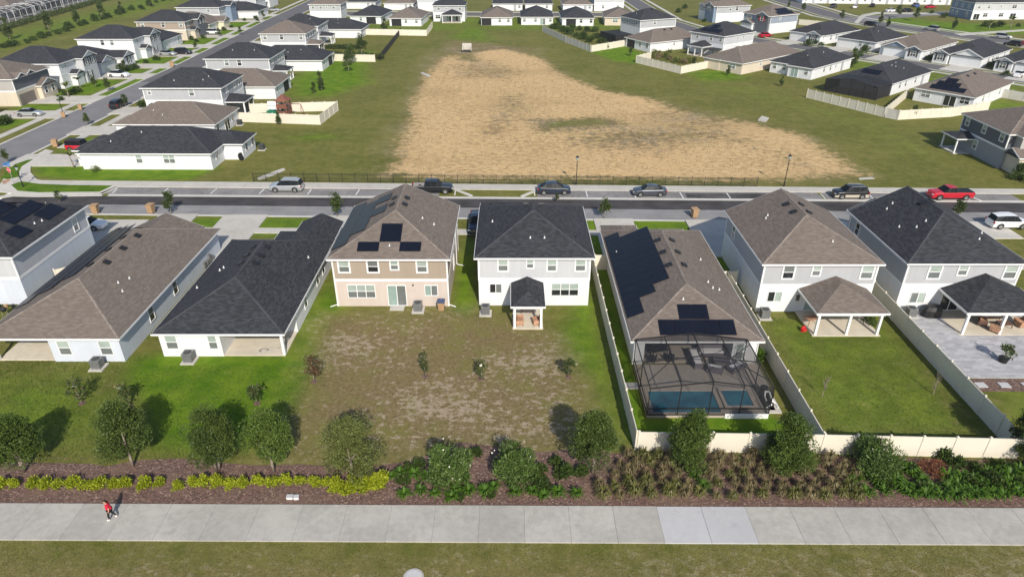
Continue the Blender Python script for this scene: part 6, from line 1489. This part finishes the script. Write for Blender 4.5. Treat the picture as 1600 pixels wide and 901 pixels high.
# tall flowering shrubs with long leaves
def spiky(mat, w, h, seed, per=130, n=22, size=.34, asp=4.5, name="foliage"):
    g = random.Random(seed); C, Rr = [], []
    for i in range(n):
        a = g.uniform(0, 6.28); r = w * .36 * g.random() ** .5
        C.append((r * math.cos(a), r * math.sin(a), h * g.uniform(.18, .82) * (1 - .35 * r / (w * .36)))); k = g.uniform(.8, 1.2)
        Rr.append((w * .2 * k, w * .2 * k, h * .22 * k))
    return leaf_mesh(name, mat, C, Rr, per, size, seed, asp, up=.9)
for i, (lb, x, y, w, h) in enumerate((("large glossy flowering shrub in the bed, left of its twin", 703, 752, 3.6, 3.4), ("large glossy flowering shrub in the bed, right of its twin", 803, 748, 3.6, 3.2), ("large dark oleander-like shrub against the right-hand fence", 1362, 735, 4.2, 2.7))):
    o = empty("large_shrub", (*G(x, y), 0), i, lb, "shrub")
    inst("foliage", spiky('glossy', w * .82, h * 1.08, 300 + i, 330, 26, .24), o)
    fl = leaf_mesh("flowers", 'flower', [(0, 0, h * .62)], [(w * .46, w * .46, h * .42)], (26, 14, 8)[i], .11, 310 + i, 1.3, shell=.85); inst("flowers", fl, o)
# small magnolias dotted over the lawns
MAGL = ["sparse young magnolia with a white bloom on the left lawn", "small sparse magnolia right of the blooming one on the left lawn", "small magnolia behind the charcoal-roofed bungalow", "rust-leaved young magnolia at the edge of the bare yard", "thin upright young tree left of centre in the bare yard", "thin young tree with a pale bloom right of centre in the bare yard", "small bushy young tree near the fence in the bare yard"]
for i, (x, y, w, h, m_) in enumerate(((128, 630, 2.0, 2.3, 'magnolia'), (203, 634, 1.6, 2.0, 'magnolia'), (402, 630, 1.4, 1.9, 'magnolia'), (491, 596, 1.6, 2.6, 'rust'), (665, 588, .8, 2.5, 'magnolia'), (752, 592, 1.0, 1.9, 'magnolia'), (888, 590, 1.25, 1.9, 'magnolia'))):
    x_, y_ = G(x, y)
    cm = crown(m_, w, h * .8, h * .22, 400 + i, 14, 17 if i in (4, 5) else 26, .24, cr=.3, low=.2, asp=2.2)
    t = tree("magnolia_tree", MAGL[i], x_, y_, cm, trunk(h * .8, .035, 50 + i, 'barkpale' if i in (0, 3) else 'bark', 1, 4, .5))
    if i in (0, 5): MB().box(-.12, -.12, h * .75, .1, .08, h * .75 + .16).build("bloom", M['flower'], t)
    tag(MB().disc((0, 0), .3, 0, .025, 12).build("mulch_ring", M['mulch'], None, (x_, y_, .003)), kind='structure')
# bare saplings in the right yard
for i, (x, y, lb) in enumerate(((1284, 620, "leafless pale sapling in the middle of the fenced right yard"), (1458, 616, "leafless pale sapling close to the right yard's long fence"))):
    b = MB(); g = random.Random(i); b.tube([(0, 0, 0), (.05, 0, 1.0), (.1, .05, 2.1)], [.035, .028, .012], 6)
    for k in range(14):
        z = g.uniform(.3, 1.7); a = g.uniform(0, 6.28); l = .25 + .4 * (1 - z / 2); b.tube([(.05, 0, z), (.05 + l * .5 * math.cos(a), l * .5 * math.sin(a), z + .35), (.05 + l * .7 * math.cos(a), l * .7 * math.sin(a), z + .75)], [.016, .012, .006], 4)
    t = empty("bare_sapling", (*G(x, y), 0), i * 2, lb, "sapling"); inst("trunk", b.mesh("trunk", M['barkpale']), t)
# golden hedge shrubs
ym = [spiky('yellow', .92, .8, 500 + k, 46, 14, .17, 2.4) for k in range(4)]
g = random.Random(3); xx = 2
while xx < 520:
    x_, y_ = G(xx, 761 + g.uniform(-2.5, 2.5) - .01 * xx)
    o = empty("golden_shrub", (x_, y_, 0), g.uniform(0, 6), "low golden-leaved shrub in the row along the mulch bed at left", "shrub", "golden shrubs along the mulch bed")
    inst("foliage", g.choice(ym), o); o.scale = (g.uniform(.78, 1.12),) * 2 + (g.uniform(.75, 1.1),); xx += g.choice((19, 20, 21, 22, 23, 29))
for k, (x, y, s_) in enumerate(((528, 764, 1.25), (548, 766, 1.3), (569, 765, 1.25), (588, 761, 1.3), (600, 757, 1.35))):
    o = empty("golden_shrub", (*G(x, y), 0), k * 1.3, "bright tall golden shrub in the clump at the right end of the hedge row", "shrub", "brightest golden shrubs below the drooping tree"); inst("foliage", ym[k % 4], o); o.scale = (s_, s_, s_ * 1.15)
# ferny coonties: rosettes of arching fronds
def rosette(mat, r, h, n, seed, wd=.16, name="fronds"):
    g = random.Random(seed); b = MB()
    for i in range(n):
        a = 6.283 * i / n + g.uniform(-.2, .2); k = g.uniform(.7, 1.15); el = g.uniform(.5, 1.3); sx, sy = -math.sin(a), math.cos(a); prev = None
        for j in range(5):
            t_ = j / 4; rr = r * k * t_ * (.4 + .6 / el * .8); z = .08 + h * k * math.sin(min(1, t_ * 1.1) * 2.1) * el * .8; w_ = wd * (1 - .75 * t_ ** 2) * .5 + .01
            pt_ = ((rr * math.cos(a) + sx * w_, rr * math.sin(a) + sy * w_, max(z - .05 * t_, .03)), (rr * math.cos(a) - sx * w_, rr * math.sin(a) - sy * w_, max(z - .05 * t_, .03)))
            if prev: b.quad(prev[0], prev[1], pt_[1], pt_[0])
            prev = pt_
    return b.mesh(name, M[mat])
fm = [rosette('fern', .58, .6, 46, 600 + k, .085) for k in range(3)]
sm = [spiky('shrub', 1.2, .85, 620 + k, 60, 14, .2, 2.6) for k in range(3)]
gmeshes = [rosette('straw', .46, .95, 150, 640 + k, .03, "blades") for k in range(3)]
gm2 = [rosette('grassclump', .48, .92, 150, 650 + k, .032, "blades") for k in range(3)]
gm3 = [rosette('fern', .6, .9, 70, 660 + k, .035, "blades") for k in range(1)]
g = random.Random(11)
def fern(x, y, s_=1.0, grp="ferny clumps in the middle of the bed", lb="bright ferny clump low in the middle of the mulch bed"):
    o = empty("ferny_clump", (*G(x, y), 0), g.uniform(0, 6), lb, "plant", grp); inst("fronds", g.choice(fm), o); o.scale = (s_,) * 3
for x, y in ((632, 775), (658, 770), (680, 775), (706, 780), (712, 768), (733, 770), (758, 772), (722, 752), (772, 763), (805, 772), (832, 772), (850, 778), (872, 773), (901, 775), (690, 742), (668, 748), (648, 745), (625, 742), (612, 748)):
    fern(x, y, g.uniform(.8, 1.15))
for x, y in ((1352, 772), (1370, 756), (1400, 757), (1420, 775), (1445, 778), (1468, 778), (1492, 778), (1440, 755), (1478, 748), (1495, 760), (1532, 760), (1548, 775), (1566, 778), (1590, 776), (1515, 770), (1574, 758), (1600, 755), (1335, 752), (1420, 738), (1540, 742), (1562, 740), (1590, 742), (1345, 742), (1380, 770), (1410, 766), (1432, 766), (1455, 768), (1480, 766), (1505, 772), (1525, 778), (1548, 764), (1580, 768), (1598, 770), (1610, 778), (1500, 748), (1520, 750), (1575, 748), (1605, 745), (1430, 744)):
    fern(x, y, g.uniform(.95, 1.35), "ferny clumps at the right of the bed", "bright ferny clump low at the right of the mulch bed")
for x, y, s_ in ((1400, 728, 1.1), (1420, 733, .9), (1470, 718, 1.2), (1490, 728, 1.1), (1520, 735, .9), (1545, 752, 1.2), (1558, 765, 1.1), (655, 728, .8), (640, 733, .8), (742, 712, .9), (880, 742, 1.1), (845, 738, .9), (868, 725, .8), (905, 740, 1.0), (850, 762, .8), (990, 712, .6), (1005, 713, .6), (1022, 714, .6), (1395, 745, .9), (1385, 760, .8), (1440, 765, .9), (1510, 758, 1.0), (1530, 768, .9), (1590, 762, 1.0), (1605, 735, 1.1), (1575, 735, 1.0), (1530, 745, .8), (1555, 730, .9), (718, 778, .7), (765, 775, .7), (835, 755, .8), (630, 755, .8), (848, 750, .8)):
    o = empty("green_shrub", (*G(x, y), 0), g.uniform(0, 6), "low dark green shrub in the mulch bed", "shrub", "low green shrubs of the mulch bed"); inst("foliage", g.choice(sm), o); o.scale = (s_,) * 3
o = empty("bronze_shrub", (*G(1455, 738), 0), 0, "reddish bronze shrub among the green ones at the right of the bed", "shrub"); inst("foliage", spiky('redbush', 1.9, 1.1, 690, 60, 16, .2, 3), o)
for row, (y, x0, x1) in enumerate(((777, 935, 1345), (762, 925, 1340), (746, 950, 1335), (731, 960, 1320), (718, 975, 1310))):
    x = x0 + g.uniform(0, 14)
    while x < x1:
        k = g.random(); me = g.choice(gmeshes if k < (.35 if row == 0 else .7) else gm2)
        if 1075 < x < 1110 and row in (1, 2): me = gm3[0]
        o = empty("grass_clump", (*G(x, y + g.uniform(-3, 3)), 0), g.uniform(0, 6), ("straw-coloured ornamental grass clump in the bed before the cream fence" if me in gmeshes else "greenish ornamental grass clump in the bed before the cream fence"), "grass clump", "ornamental grass clumps before the fence")
        inst("blades", me, o); s_ = g.uniform(.75, 1.15); o.scale = (s_, s_, s_ * g.uniform(.8, 1.1)); x += g.uniform(20, 29)
# bark chips and stray litter on the bed: nobody could count them
gg = np.random.default_rng(5); n = 14000
cx = gg.uniform(-42, 42, n); cy = 31.9 - .0066 * cx + gg.random(n) ** 1.4 * 4.6
chip = leaf_mesh("mulch_chips", 'chip', [(0, 0, 0)], [(0, 0, 0)], n, .13, 5, 2.4, up=0)
co = np.empty(n * 12, np.float32); chip.vertices.foreach_get('co', co); co = co.reshape(n, 4, 3); co -= co[:, :1, :]; co[:, :, 2] = np.abs(co[:, :, 2]) * .35 + .03; co[:, :, 0] += cx[:, None]; co[:, :, 1] += cy[:, None]
chip.vertices.foreach_set('co', co.ravel()); tag(inst("mulch_chips", chip), kind='stuff')
# grass tufts over the lawns round the near houses
def tufts(name, mat, n, seed, x0, x1, y0, y1, size, ok):
    gg = np.random.default_rng(seed); X = gg.uniform(x0, x1, n); Y = gg.uniform(y0, y1, n); k = ok(X, Y); X, Y = X[k], Y[k]; n = len(X)
    me = leaf_mesh(name, mat, [(0, 0, 0)], [(0, 0, 0)], n, size, seed, 3.0, up=.6)
    co = np.empty(n * 12, np.float32); me.vertices.foreach_get('co', co); co = co.reshape(n, 4, 3); co -= co[:, :1, :]; co[:, :, 2] = np.abs(co[:, :, 2]) * .8 + .004; co[:, :, 0] += X[:, None]; co[:, :, 1] += Y[:, None]
    me.vertices.foreach_set('co', co.ravel()); return tag(inst(name, me), kind='stuff')
M['blade_l'] = leaf("lawn_blade", (0.05, 0.1, 0.01), (0.12, 0.19, 0.025), (0.2, 0.18, 0.07), 0.3, .8)
M['blade_d'] = leaf("dry_blade", (0.11, 0.105, 0.03), (0.23, 0.205, 0.08), (0.28, 0.23, 0.15), 0.3, .8)
M['tuft'] = leaf("field_tuft", (0.16, 0.13, 0.06), (0.25, 0.2, 0.1), (0.09, 0.1, 0.03), 0.2, .9)
tufts("lawn_grass", 'blade_l', 42000, 21, -46, -17, 36.4, 49.4, .13, lambda X, Y: (Y < 48) | (X < -32.5))
tufts("yard_grass", 'blade_d', 34000, 22, -17.5, 8.6, 36.6, 56.5, .12, lambda X, Y: ~((X > .1) & (X < 3.2) & (Y > 53.4)))
tufts("yard_grass", 'blade_l', 22000, 23, 22.9, 36.5, 37.2, 56, .12, lambda X, Y: ~((X > 27.8) & (Y > 52.2)))
tufts("verge_grass", 'blade_d', 52000, 24, -33, 33, 24.5, 29.4, .085, lambda X, Y: Y < 29.08 - .0063 * X)
tufts("field_tufts", 'tuft', 16000, 25, -19, 50, 98, 195, .27, lambda X, Y: (X > -19 + (Y - 98) * .01) & (X < 50 - (Y - 98) * .62))
# street trees and garden shrubs further off
st = [crown('street', 2.2, 2.4, 1.1, 700 + k, 18, 60, .26, cr=.3) for k in range(3)]; stt = trunk(2.4, .06, 77, 'bark', 1, 5, .6)
cyp = [crown('street', 1.5, 3.0, .3, 720 + k, 18, 50, .26, cr=.34, low=.2) for k in range(2)]
bush = [spiky('shrub', 1.8, 1.3, 740 + k, 40, 14, .26, 2.4) for k in range(3)]
def sub(label, x, y, m_, s_=1.0, grp=None, tk=stt, cat="tree", name="street_tree"):
    return tree(name, label, x, y, m_, tk, s_, g.uniform(0, 6), cat, grp)
for x, y, s_, lb in ((268, 334, 1.0, "small street tree on the apron left of the driveway grass"), (527, 339, 1.1, "slim bright street tree beside the tan house's solar slope"), (944, 341, .9, "small yellowish street tree right of the white house"), (1490, 349, 1.0, "low yellow-green shrub before the white SUV"), (94, 316, .55, "tiny street tree above the solar roof at left"), (870, 316, .4, "small sapling behind the white house's charcoal roof")):
    sub(lb, *G(x, y), st[g.randrange(3)], s_ * .85)
for i, (x, y) in enumerate(((12, 255), (197, 167), (137, 196), (170, 143), (196, 113), (150, 137), (306, 78), (376, 54), (343, 58), (403, 37), (412, 30))):
    sub("small round street tree on the verge of the left-hand street", *G(x, y), st[i % 3], g.uniform(.55, .85), "small street trees along the left-hand street")
FT = ["lone small tree on the lawn behind the playset yard, nearest the fence", "second small tree on the bright lawn left of the field", "small tree by the dark hedge left of the field", "taller thin tree on the lawn behind the black mesh fence", "conical shrub before the cream fence at the field's far left", "young tree on the far left lawn below the bungalow"]
for i, (x, y, s_) in enumerate(((503, 142, 1.3), (491, 147, .7), (545, 113, 1.3), (566, 88, 1.6), (601, 53, 1.5), (551, 100, 1.4))):
    sub(FT[i], *G(x, y), (cyp[0] if i in (0, 4) else st[i % 3]), s_)
for i, (x, y, lb) in enumerate(((1220, 135, "small dark tree on the grass before the white bungalow with the green door"), (1427, 185, "small dark sapling before the cream fence on the right"), (1137, 118, "small tree before the beige bungalow"), (985, 88, "small sapling on the bright right-hand lawn"), (949, 77, "sapling against the cream fence of the bright lawn"), (1083, 105, "sapling before the planted yard's cream fence"), (436, 195, "bare sapling beside the playset fence"))):
    sub(lb, *G(x, y), cyp[i % 2], g.uniform(.6, .8))
for i, (x, y) in enumerate(((1375, 37), (1430, 33), (1490, 46), (1314, 33), (1387, 43), (1255, 20), (1232, 12), (1402, 28))):
    sub("slim young street tree along the through road at upper right", *G(x, y), cyp[i % 2] if i % 2 == 0 else st[i % 3], g.uniform(.8, 1.3), "slim street trees along the through road")
tree('garden_tree', 'dark upright tree between the two charcoal-roofed bungalows at right', *G(1331, 106), cyp[0], stt, 1.5, 0)
# the hedge and conifer line at upper left
def hedge(label, pa, pb, w, h, n):
    a, b_ = Vector(G(*pa)), Vector(G(*pb)); d = b_ - a; C = [(d.x * (i + .5) / n, d.y * (i + .5) / n, h * .5) for i in range(n)]
    k = d.length / n
    me = leaf_mesh("foliage", 'hedge', C, [(k * .8, w * .6, h * .5)] * n, 110, .5, 800 + n, 1.8)
    o = empty("hedge", (a.x, a.y, 0), 0, label, "hedge"); inst("foliage", me, o)
hedge("clipped dark hedge before the white framed enclosures at upper left", (-60, 66), (182, -4), 1.8, 1.5, 60)
for i in range(26):
    f = i / 25; x, y = G(-20 + 300 * f + g.uniform(-4, 4), 84 - 88 * f + g.uniform(-2, 2)); k = g.random()
    o = tree("boundary_shrub", "dark bushy shrub in the scrubby line behind the far left houses", x, y, g.choice(bush), None, g.uniform(1.1, 2.0), g.uniform(0, 6), "shrub", "scrubby shrubs behind the far left houses")
for i, (x, y, s_) in enumerate(((16, 62, 2.0), (78, 52, 2.1), (122, 38, 2.0), (160, 30, 1.9), (190, 22, 1.4), (235, 11, 1.5))):
    sub("dark conical tree in the boundary line behind the far left houses", *G(x, y), cyp[i % 2], s_, "conical trees behind the far left houses")
# palms
def palm_mesh(seed, r=1.5, n=14):
    return rosette('palm', r, .9, n, seed, .3, "fronds")
pm_ = [palm_mesh(880 + k) for k in range(2)]; pt_m = trunk(1.9, .09, 99, 'bark', 1, 0)
for i, (x, y, lb, s_) in enumerate(((116, 262, "small yellowish palm at the corner bungalow's end wall", 1.0), (108, 152, "small palm before the grey-fronted two-storey house", 1.2), (126, 140, "yellow-green palm before the white gabled front at far left", 1.1), (1332, 100, "small palm between the right-hand bungalows", 1.2), (1436, 92, "palm beside the pale blue gable's front window", 1.1), (1578, 45, "spreading palm before the townhouse block", 1.5), (1150, 86, "yellowish palm under the solar-roofed house's porch", .9), (1545, 47, "low palm at the left of the townhouse block's garden", 1.2))):
    t = empty("palm", (*G(x, y), 0), i, lb, "palm"); inst("trunk", pt_m, t); inst("crown", pm_[i % 2], t, (0, 0, 1.85)); t.scale = (s_,) * 3
# bushes at house fronts
BG = [((55, 218), (10, 222), (25, 195), (10, 245)), ]
for i, (x, y) in enumerate(((102, 150), (95, 158), (112, 148), (190, 110), (197, 112), (204, 110), (212, 108), (228, 99), (245, 94), (300, 63), (308, 66), (318, 60), (350, 48), (362, 44), (382, 33), (392, 28), (400, 30), (120, 145), (64, 130), (5, 196), (12, 192), (232, 168), (225, 169))):
    tree("front_shrub", "rounded green shrub before a house front on the left-hand street", *G(x, y), bush[i % 3], None, g.uniform(.8, 1.4), g.uniform(0, 6), "shrub", "shrubs before the left-hand house fronts")
for i, (x, y) in enumerate(((880, 50), (890, 54), (900, 58), (912, 62), (922, 66), (932, 60), (905, 48), (918, 50), (940, 68), (870, 46), (895, 46), (930, 50), (862, 45))):
    tree("garden_shrub", "leafy shrub in the planted yard behind the weathered grey fence", *G(x, y), bush[i % 3], None, g.uniform(1.2, 2.0), g.uniform(0, 6), "shrub", "shrubs in the planted yard behind the grey fence")
gb_ = [spiky('palm', 1.8, 1.3, 760, 40, 14, .26, 2.4), spiky('straw', 1.8, 1.1, 761, 40, 14, .22, 2.4)]
for i, (x, y) in enumerate(((1022, 88), (1030, 92), (1040, 90), (1048, 94), (1058, 98), (1068, 100), (1078, 98), (1086, 95), (1045, 84), (1028, 84))):
    tree("garden_shrub", "pale flowering shrub in the yard of the solar-roofed two-storey house", *G(x, y), gb_[i % 2], None, g.uniform(.9, 1.5), g.uniform(0, 6), "shrub", "pale shrubs in the solar-roofed house's yard")
for i, (x, y) in enumerate(((1262, 72), (1275, 70), (1283, 72), (1350, 82), (1450, 95), (1462, 92), (1545, 105), (1555, 102), (1562, 108), (1582, 112), (1570, 118), (1540, 42), (1552, 44), (1562, 42), (1590, 42), (1455, 22), (1475, 28), (1585, 280), (1595, 276), (1600, 284), (1342, 88), (1120, 33), (1100, 35), (1060, 20), (1070, 14))):
    tree("front_shrub", "dark green shrub before a house front on the right-hand streets", *G(x, y), bush[i % 3], None, g.uniform(.9, 1.7), g.uniform(0, 6), "shrub", "shrubs before the right-hand house fronts")
hedge("dark clipped hedge across the lawn beside the black mesh fence", (517, 88), (598, 93), 1.2, 1.2, 16)
hedge("second dark hedge just beyond, left of the black mesh fence", (510, 76), (560, 77), 1.6, 1.0, 12)
# flowering tuft, potted plant
o = empty("flowering_shrub", (*G(152, 268), 0), 0, "pale leafy shrub against the corner bungalow's long white wall", "shrub"); inst("foliage", spiky('palm', 1.6, 1.0, 900, 30, 10, .26, 4), o)
t = empty("potted_plant", (*G(1566, 566), 0), 0, "leafy young tree in a black pot at the edge of the grey patio", "potted plant")
MB().bar((0, 0, 0), (0, 0, .55), .3, .42, 14).build("pot", M['black'], t); MB().bar((0, 0, .5), (.05, 0, 1.1), .04, .03, 6).build("stem", M['bark'], t)
inst("foliage", crown('magnolia', 1.4, 1.0, .75, 905, 12, 22, .26, "foliage", cr=.3), t)
o = empty("patio_shrub", (*G(1358, 507), 0), 0, "low leafy shrub beside the right post of the brown-roofed house's porch", "shrub"); inst("foliage", spiky('shrub', 1.6, 1.0, 910, 40, 10, .22, 2.6), o)
o = empty("patio_shrub", (*G(1186, 562), 0), 0, "bright leafy plant at the right wall of the screened pool", "plant"); inst("foliage", spiky('fern', 1.2, 1.3, 911, 40, 10, .24, 3), o)
# ------------------------------------------------------------------ the walker on the footpath
fx, fy = G(177, 811.5)
t = empty("person", (fx, fy, .1), R(196), "person in a red shirt, black leggings and white shoes striding left along the footpath", "person")   # local +x is forward
def skin(name, mat, verts, edges, rad, root=0, parent=t, sub_=2):
    me = bpy.data.meshes.new(name); me.from_pydata(verts, edges, []); me.materials.append(mat)
    o = inst(name, me, parent)
    m = o.modifiers.new("skin", 'SKIN'); m.use_smooth_shade = True
    me.skin_vertices.new() if not me.skin_vertices else None
    for i, r in enumerate(rad):
        sv = me.skin_vertices[0].data[i]; sv.radius = r if hasattr(r, '__len__') else (r, r); sv.use_root = (i == root)
    s_ = o.modifiers.new("subsurf", 'SUBSURF'); s_.levels = s_.render_levels = sub_
    return o
M['skin_'] = mk("skin", (0.5, 0.28, 0.19), 0.55, 0.05); M['shirt'] = mk("red_shirt", (0.66, 0.015, 0.045), 0.8, 0.08, 10); M['legging'] = mk("black_leggings", (0.012, 0.012, 0.014), 0.7, 0.1); M['hair'] = mk("dark_hair", (0.02, 0.014, 0.01), 0.6, 0.1); M['shoe'] = mk("white_shoe", (0.85, 0.85, 0.85), 0.5, 0.03)
V = [(0, 0, .92), (.0, 0, 1.12), (.03, 0, 1.34), (.05, 0, 1.46), (.08, 0, 1.53), (.1, 0, 1.63), (.11, 0, 1.7),              # 0 pelvis 1 waist 2 chest 3 neck base 4 neck 5 head 6 crown
     (.04, .18, 1.4), (-.1, .25, 1.15), (-.02, .26, .92), (.02, .26, .85),                                                # 7-10 left arm swung back
     (.04, -.18, 1.4), (.12, -.27, 1.15), (.32, -.24, 1.02), (.39, -.23, .99),                                            # 11-14 right arm forward
     (.02, .1, .88), (.14, .1, .5), (.17, .1, .1), (.28, .1, .05),                                                         # 15-18 left leg forward
     (-.02, -.1, .88), (-.04, -.1, .5), (-.27, -.1, .16), (-.22, -.1, .08)]                                               # 19-22 right leg back
E_ = [(0, 1), (1, 2), (2, 3), (3, 4), (4, 5), (5, 6), (2, 7), (7, 8), (8, 9), (9, 10), (2, 11), (11, 12), (12, 13), (13, 14), (0, 15), (15, 16), (16, 17), (17, 18), (0, 19), (19, 20), (20, 21), (21, 22)]
RD = [(.13, .15), (.11, .13), (.13, .16), .075, .055, .1, .085, .06, .045, .034, .03, .06, .045, .034, .03, .085, .06, .042, .035, .085, .06, .042, .035]
skin("body", M['skin_'], V, E_, RD)
skin("shirt", M['shirt'], [(-.01, 0, .86), (0, 0, 1.1), (.03, 0, 1.34), (.05, 0, 1.45), (.04, .19, 1.4), (-.06, .24, 1.22), (.04, -.19, 1.4), (.09, -.25, 1.22)], [(0, 1), (1, 2), (2, 3), (2, 4), (4, 5), (2, 6), (6, 7)], [(.2, .23), (.18, .21), (.17, .21), .09, .11, .1, .11, .1])
skin("leggings", M['legging'], [(0, 0, .9), (.02, .1, .86), (.14, .1, .5), (.165, .1, .14), (-.02, -.1, .86), (-.04, -.1, .5), (-.26, -.1, .2)], [(0, 1), (1, 2), (2, 3), (0, 4), (4, 5), (5, 6)], [(.145, .165), .1, .075, .055, .1, .075, .055])
skin("hair", M['hair'], [(.06, 0, 1.62), (.09, 0, 1.72), (.02, 0, 1.66), (-.04, 0, 1.56), (-.06, 0, 1.46)], [(0, 1), (0, 2), (2, 3), (3, 4)], [.1, .095, .08, .045, .03])
for n_, a, b_ in (("shoe", (.13, .1, .055), (.34, .1, .045)), ("shoe", (-.29, -.1, .14), (-.13, -.1, .045))):
    skin(n_, M['shoe'], [a, tuple((p + q) / 2 for p, q in zip(a, b_)), b_], [(0, 1), (1, 2)], [.055, .055, .045])
fing = []
for (hx, hy, hz, dx, dz) in ((.02, .26, .85, .02, -.1), (.39, -.23, .99, .09, -.02)):
    for k in range(4): skin("finger", M['skin_'], [(hx, hy + (k - 1.5) * .018, hz), (hx + dx * .5, hy + (k - 1.5) * .02, hz + dz * .55), (hx + dx * .8 + .02, hy + (k - 1.5) * .019, hz + dz * (.95 - .1 * abs(k - 1.4)))], [(0, 1), (1, 2)], [.01, .009, .008], sub_=1)
    skin("thumb", M['skin_'], [(hx, hy - .03, hz + .01), (hx + .03 + dx * .2, hy - .045, hz + dz * .3)], [(0, 1)], [.012, .009], sub_=1)
for s_ in (-1, 1):
    MB().box(.195, s_ * .035 - .012, 1.63, .203, s_ * .035 + .012, 1.643).build("eye", M['black'], t)
MB().quad((.19, -.015, 1.6), (.19, .015, 1.6), (.225, 0, 1.6)).quad((.19, -.015, 1.6), (.225, 0, 1.6), (.195, 0, 1.64)).quad((.225, 0, 1.6), (.19, .015, 1.6), (.195, 0, 1.64)).build("nose", M['skin_'], t)
t.scale = (.95, .95, .95)
# ------------------------------------------------------------------ the thin summer haze over the whole scene
hz = bpy.data.materials.new("summer_haze"); hz.use_nodes = True
hn = hz.node_tree.nodes; hn.remove(hn["Principled BSDF"])
pv_ = hn.new("ShaderNodeVolumePrincipled"); pv_.inputs["Color"].default_value = (0.86, 0.9, 0.95, 1); pv_.inputs["Density"].default_value = 0.00016; pv_.inputs["Anisotropy"].default_value = 0.2
hz.node_tree.links.new(pv_.outputs[0], hn["Material Output"].inputs["Volume"])
tag(MB().box(-3050, -350, -1.0, 3050, 4050, 38.0).build("haze", hz), kind='stuff')
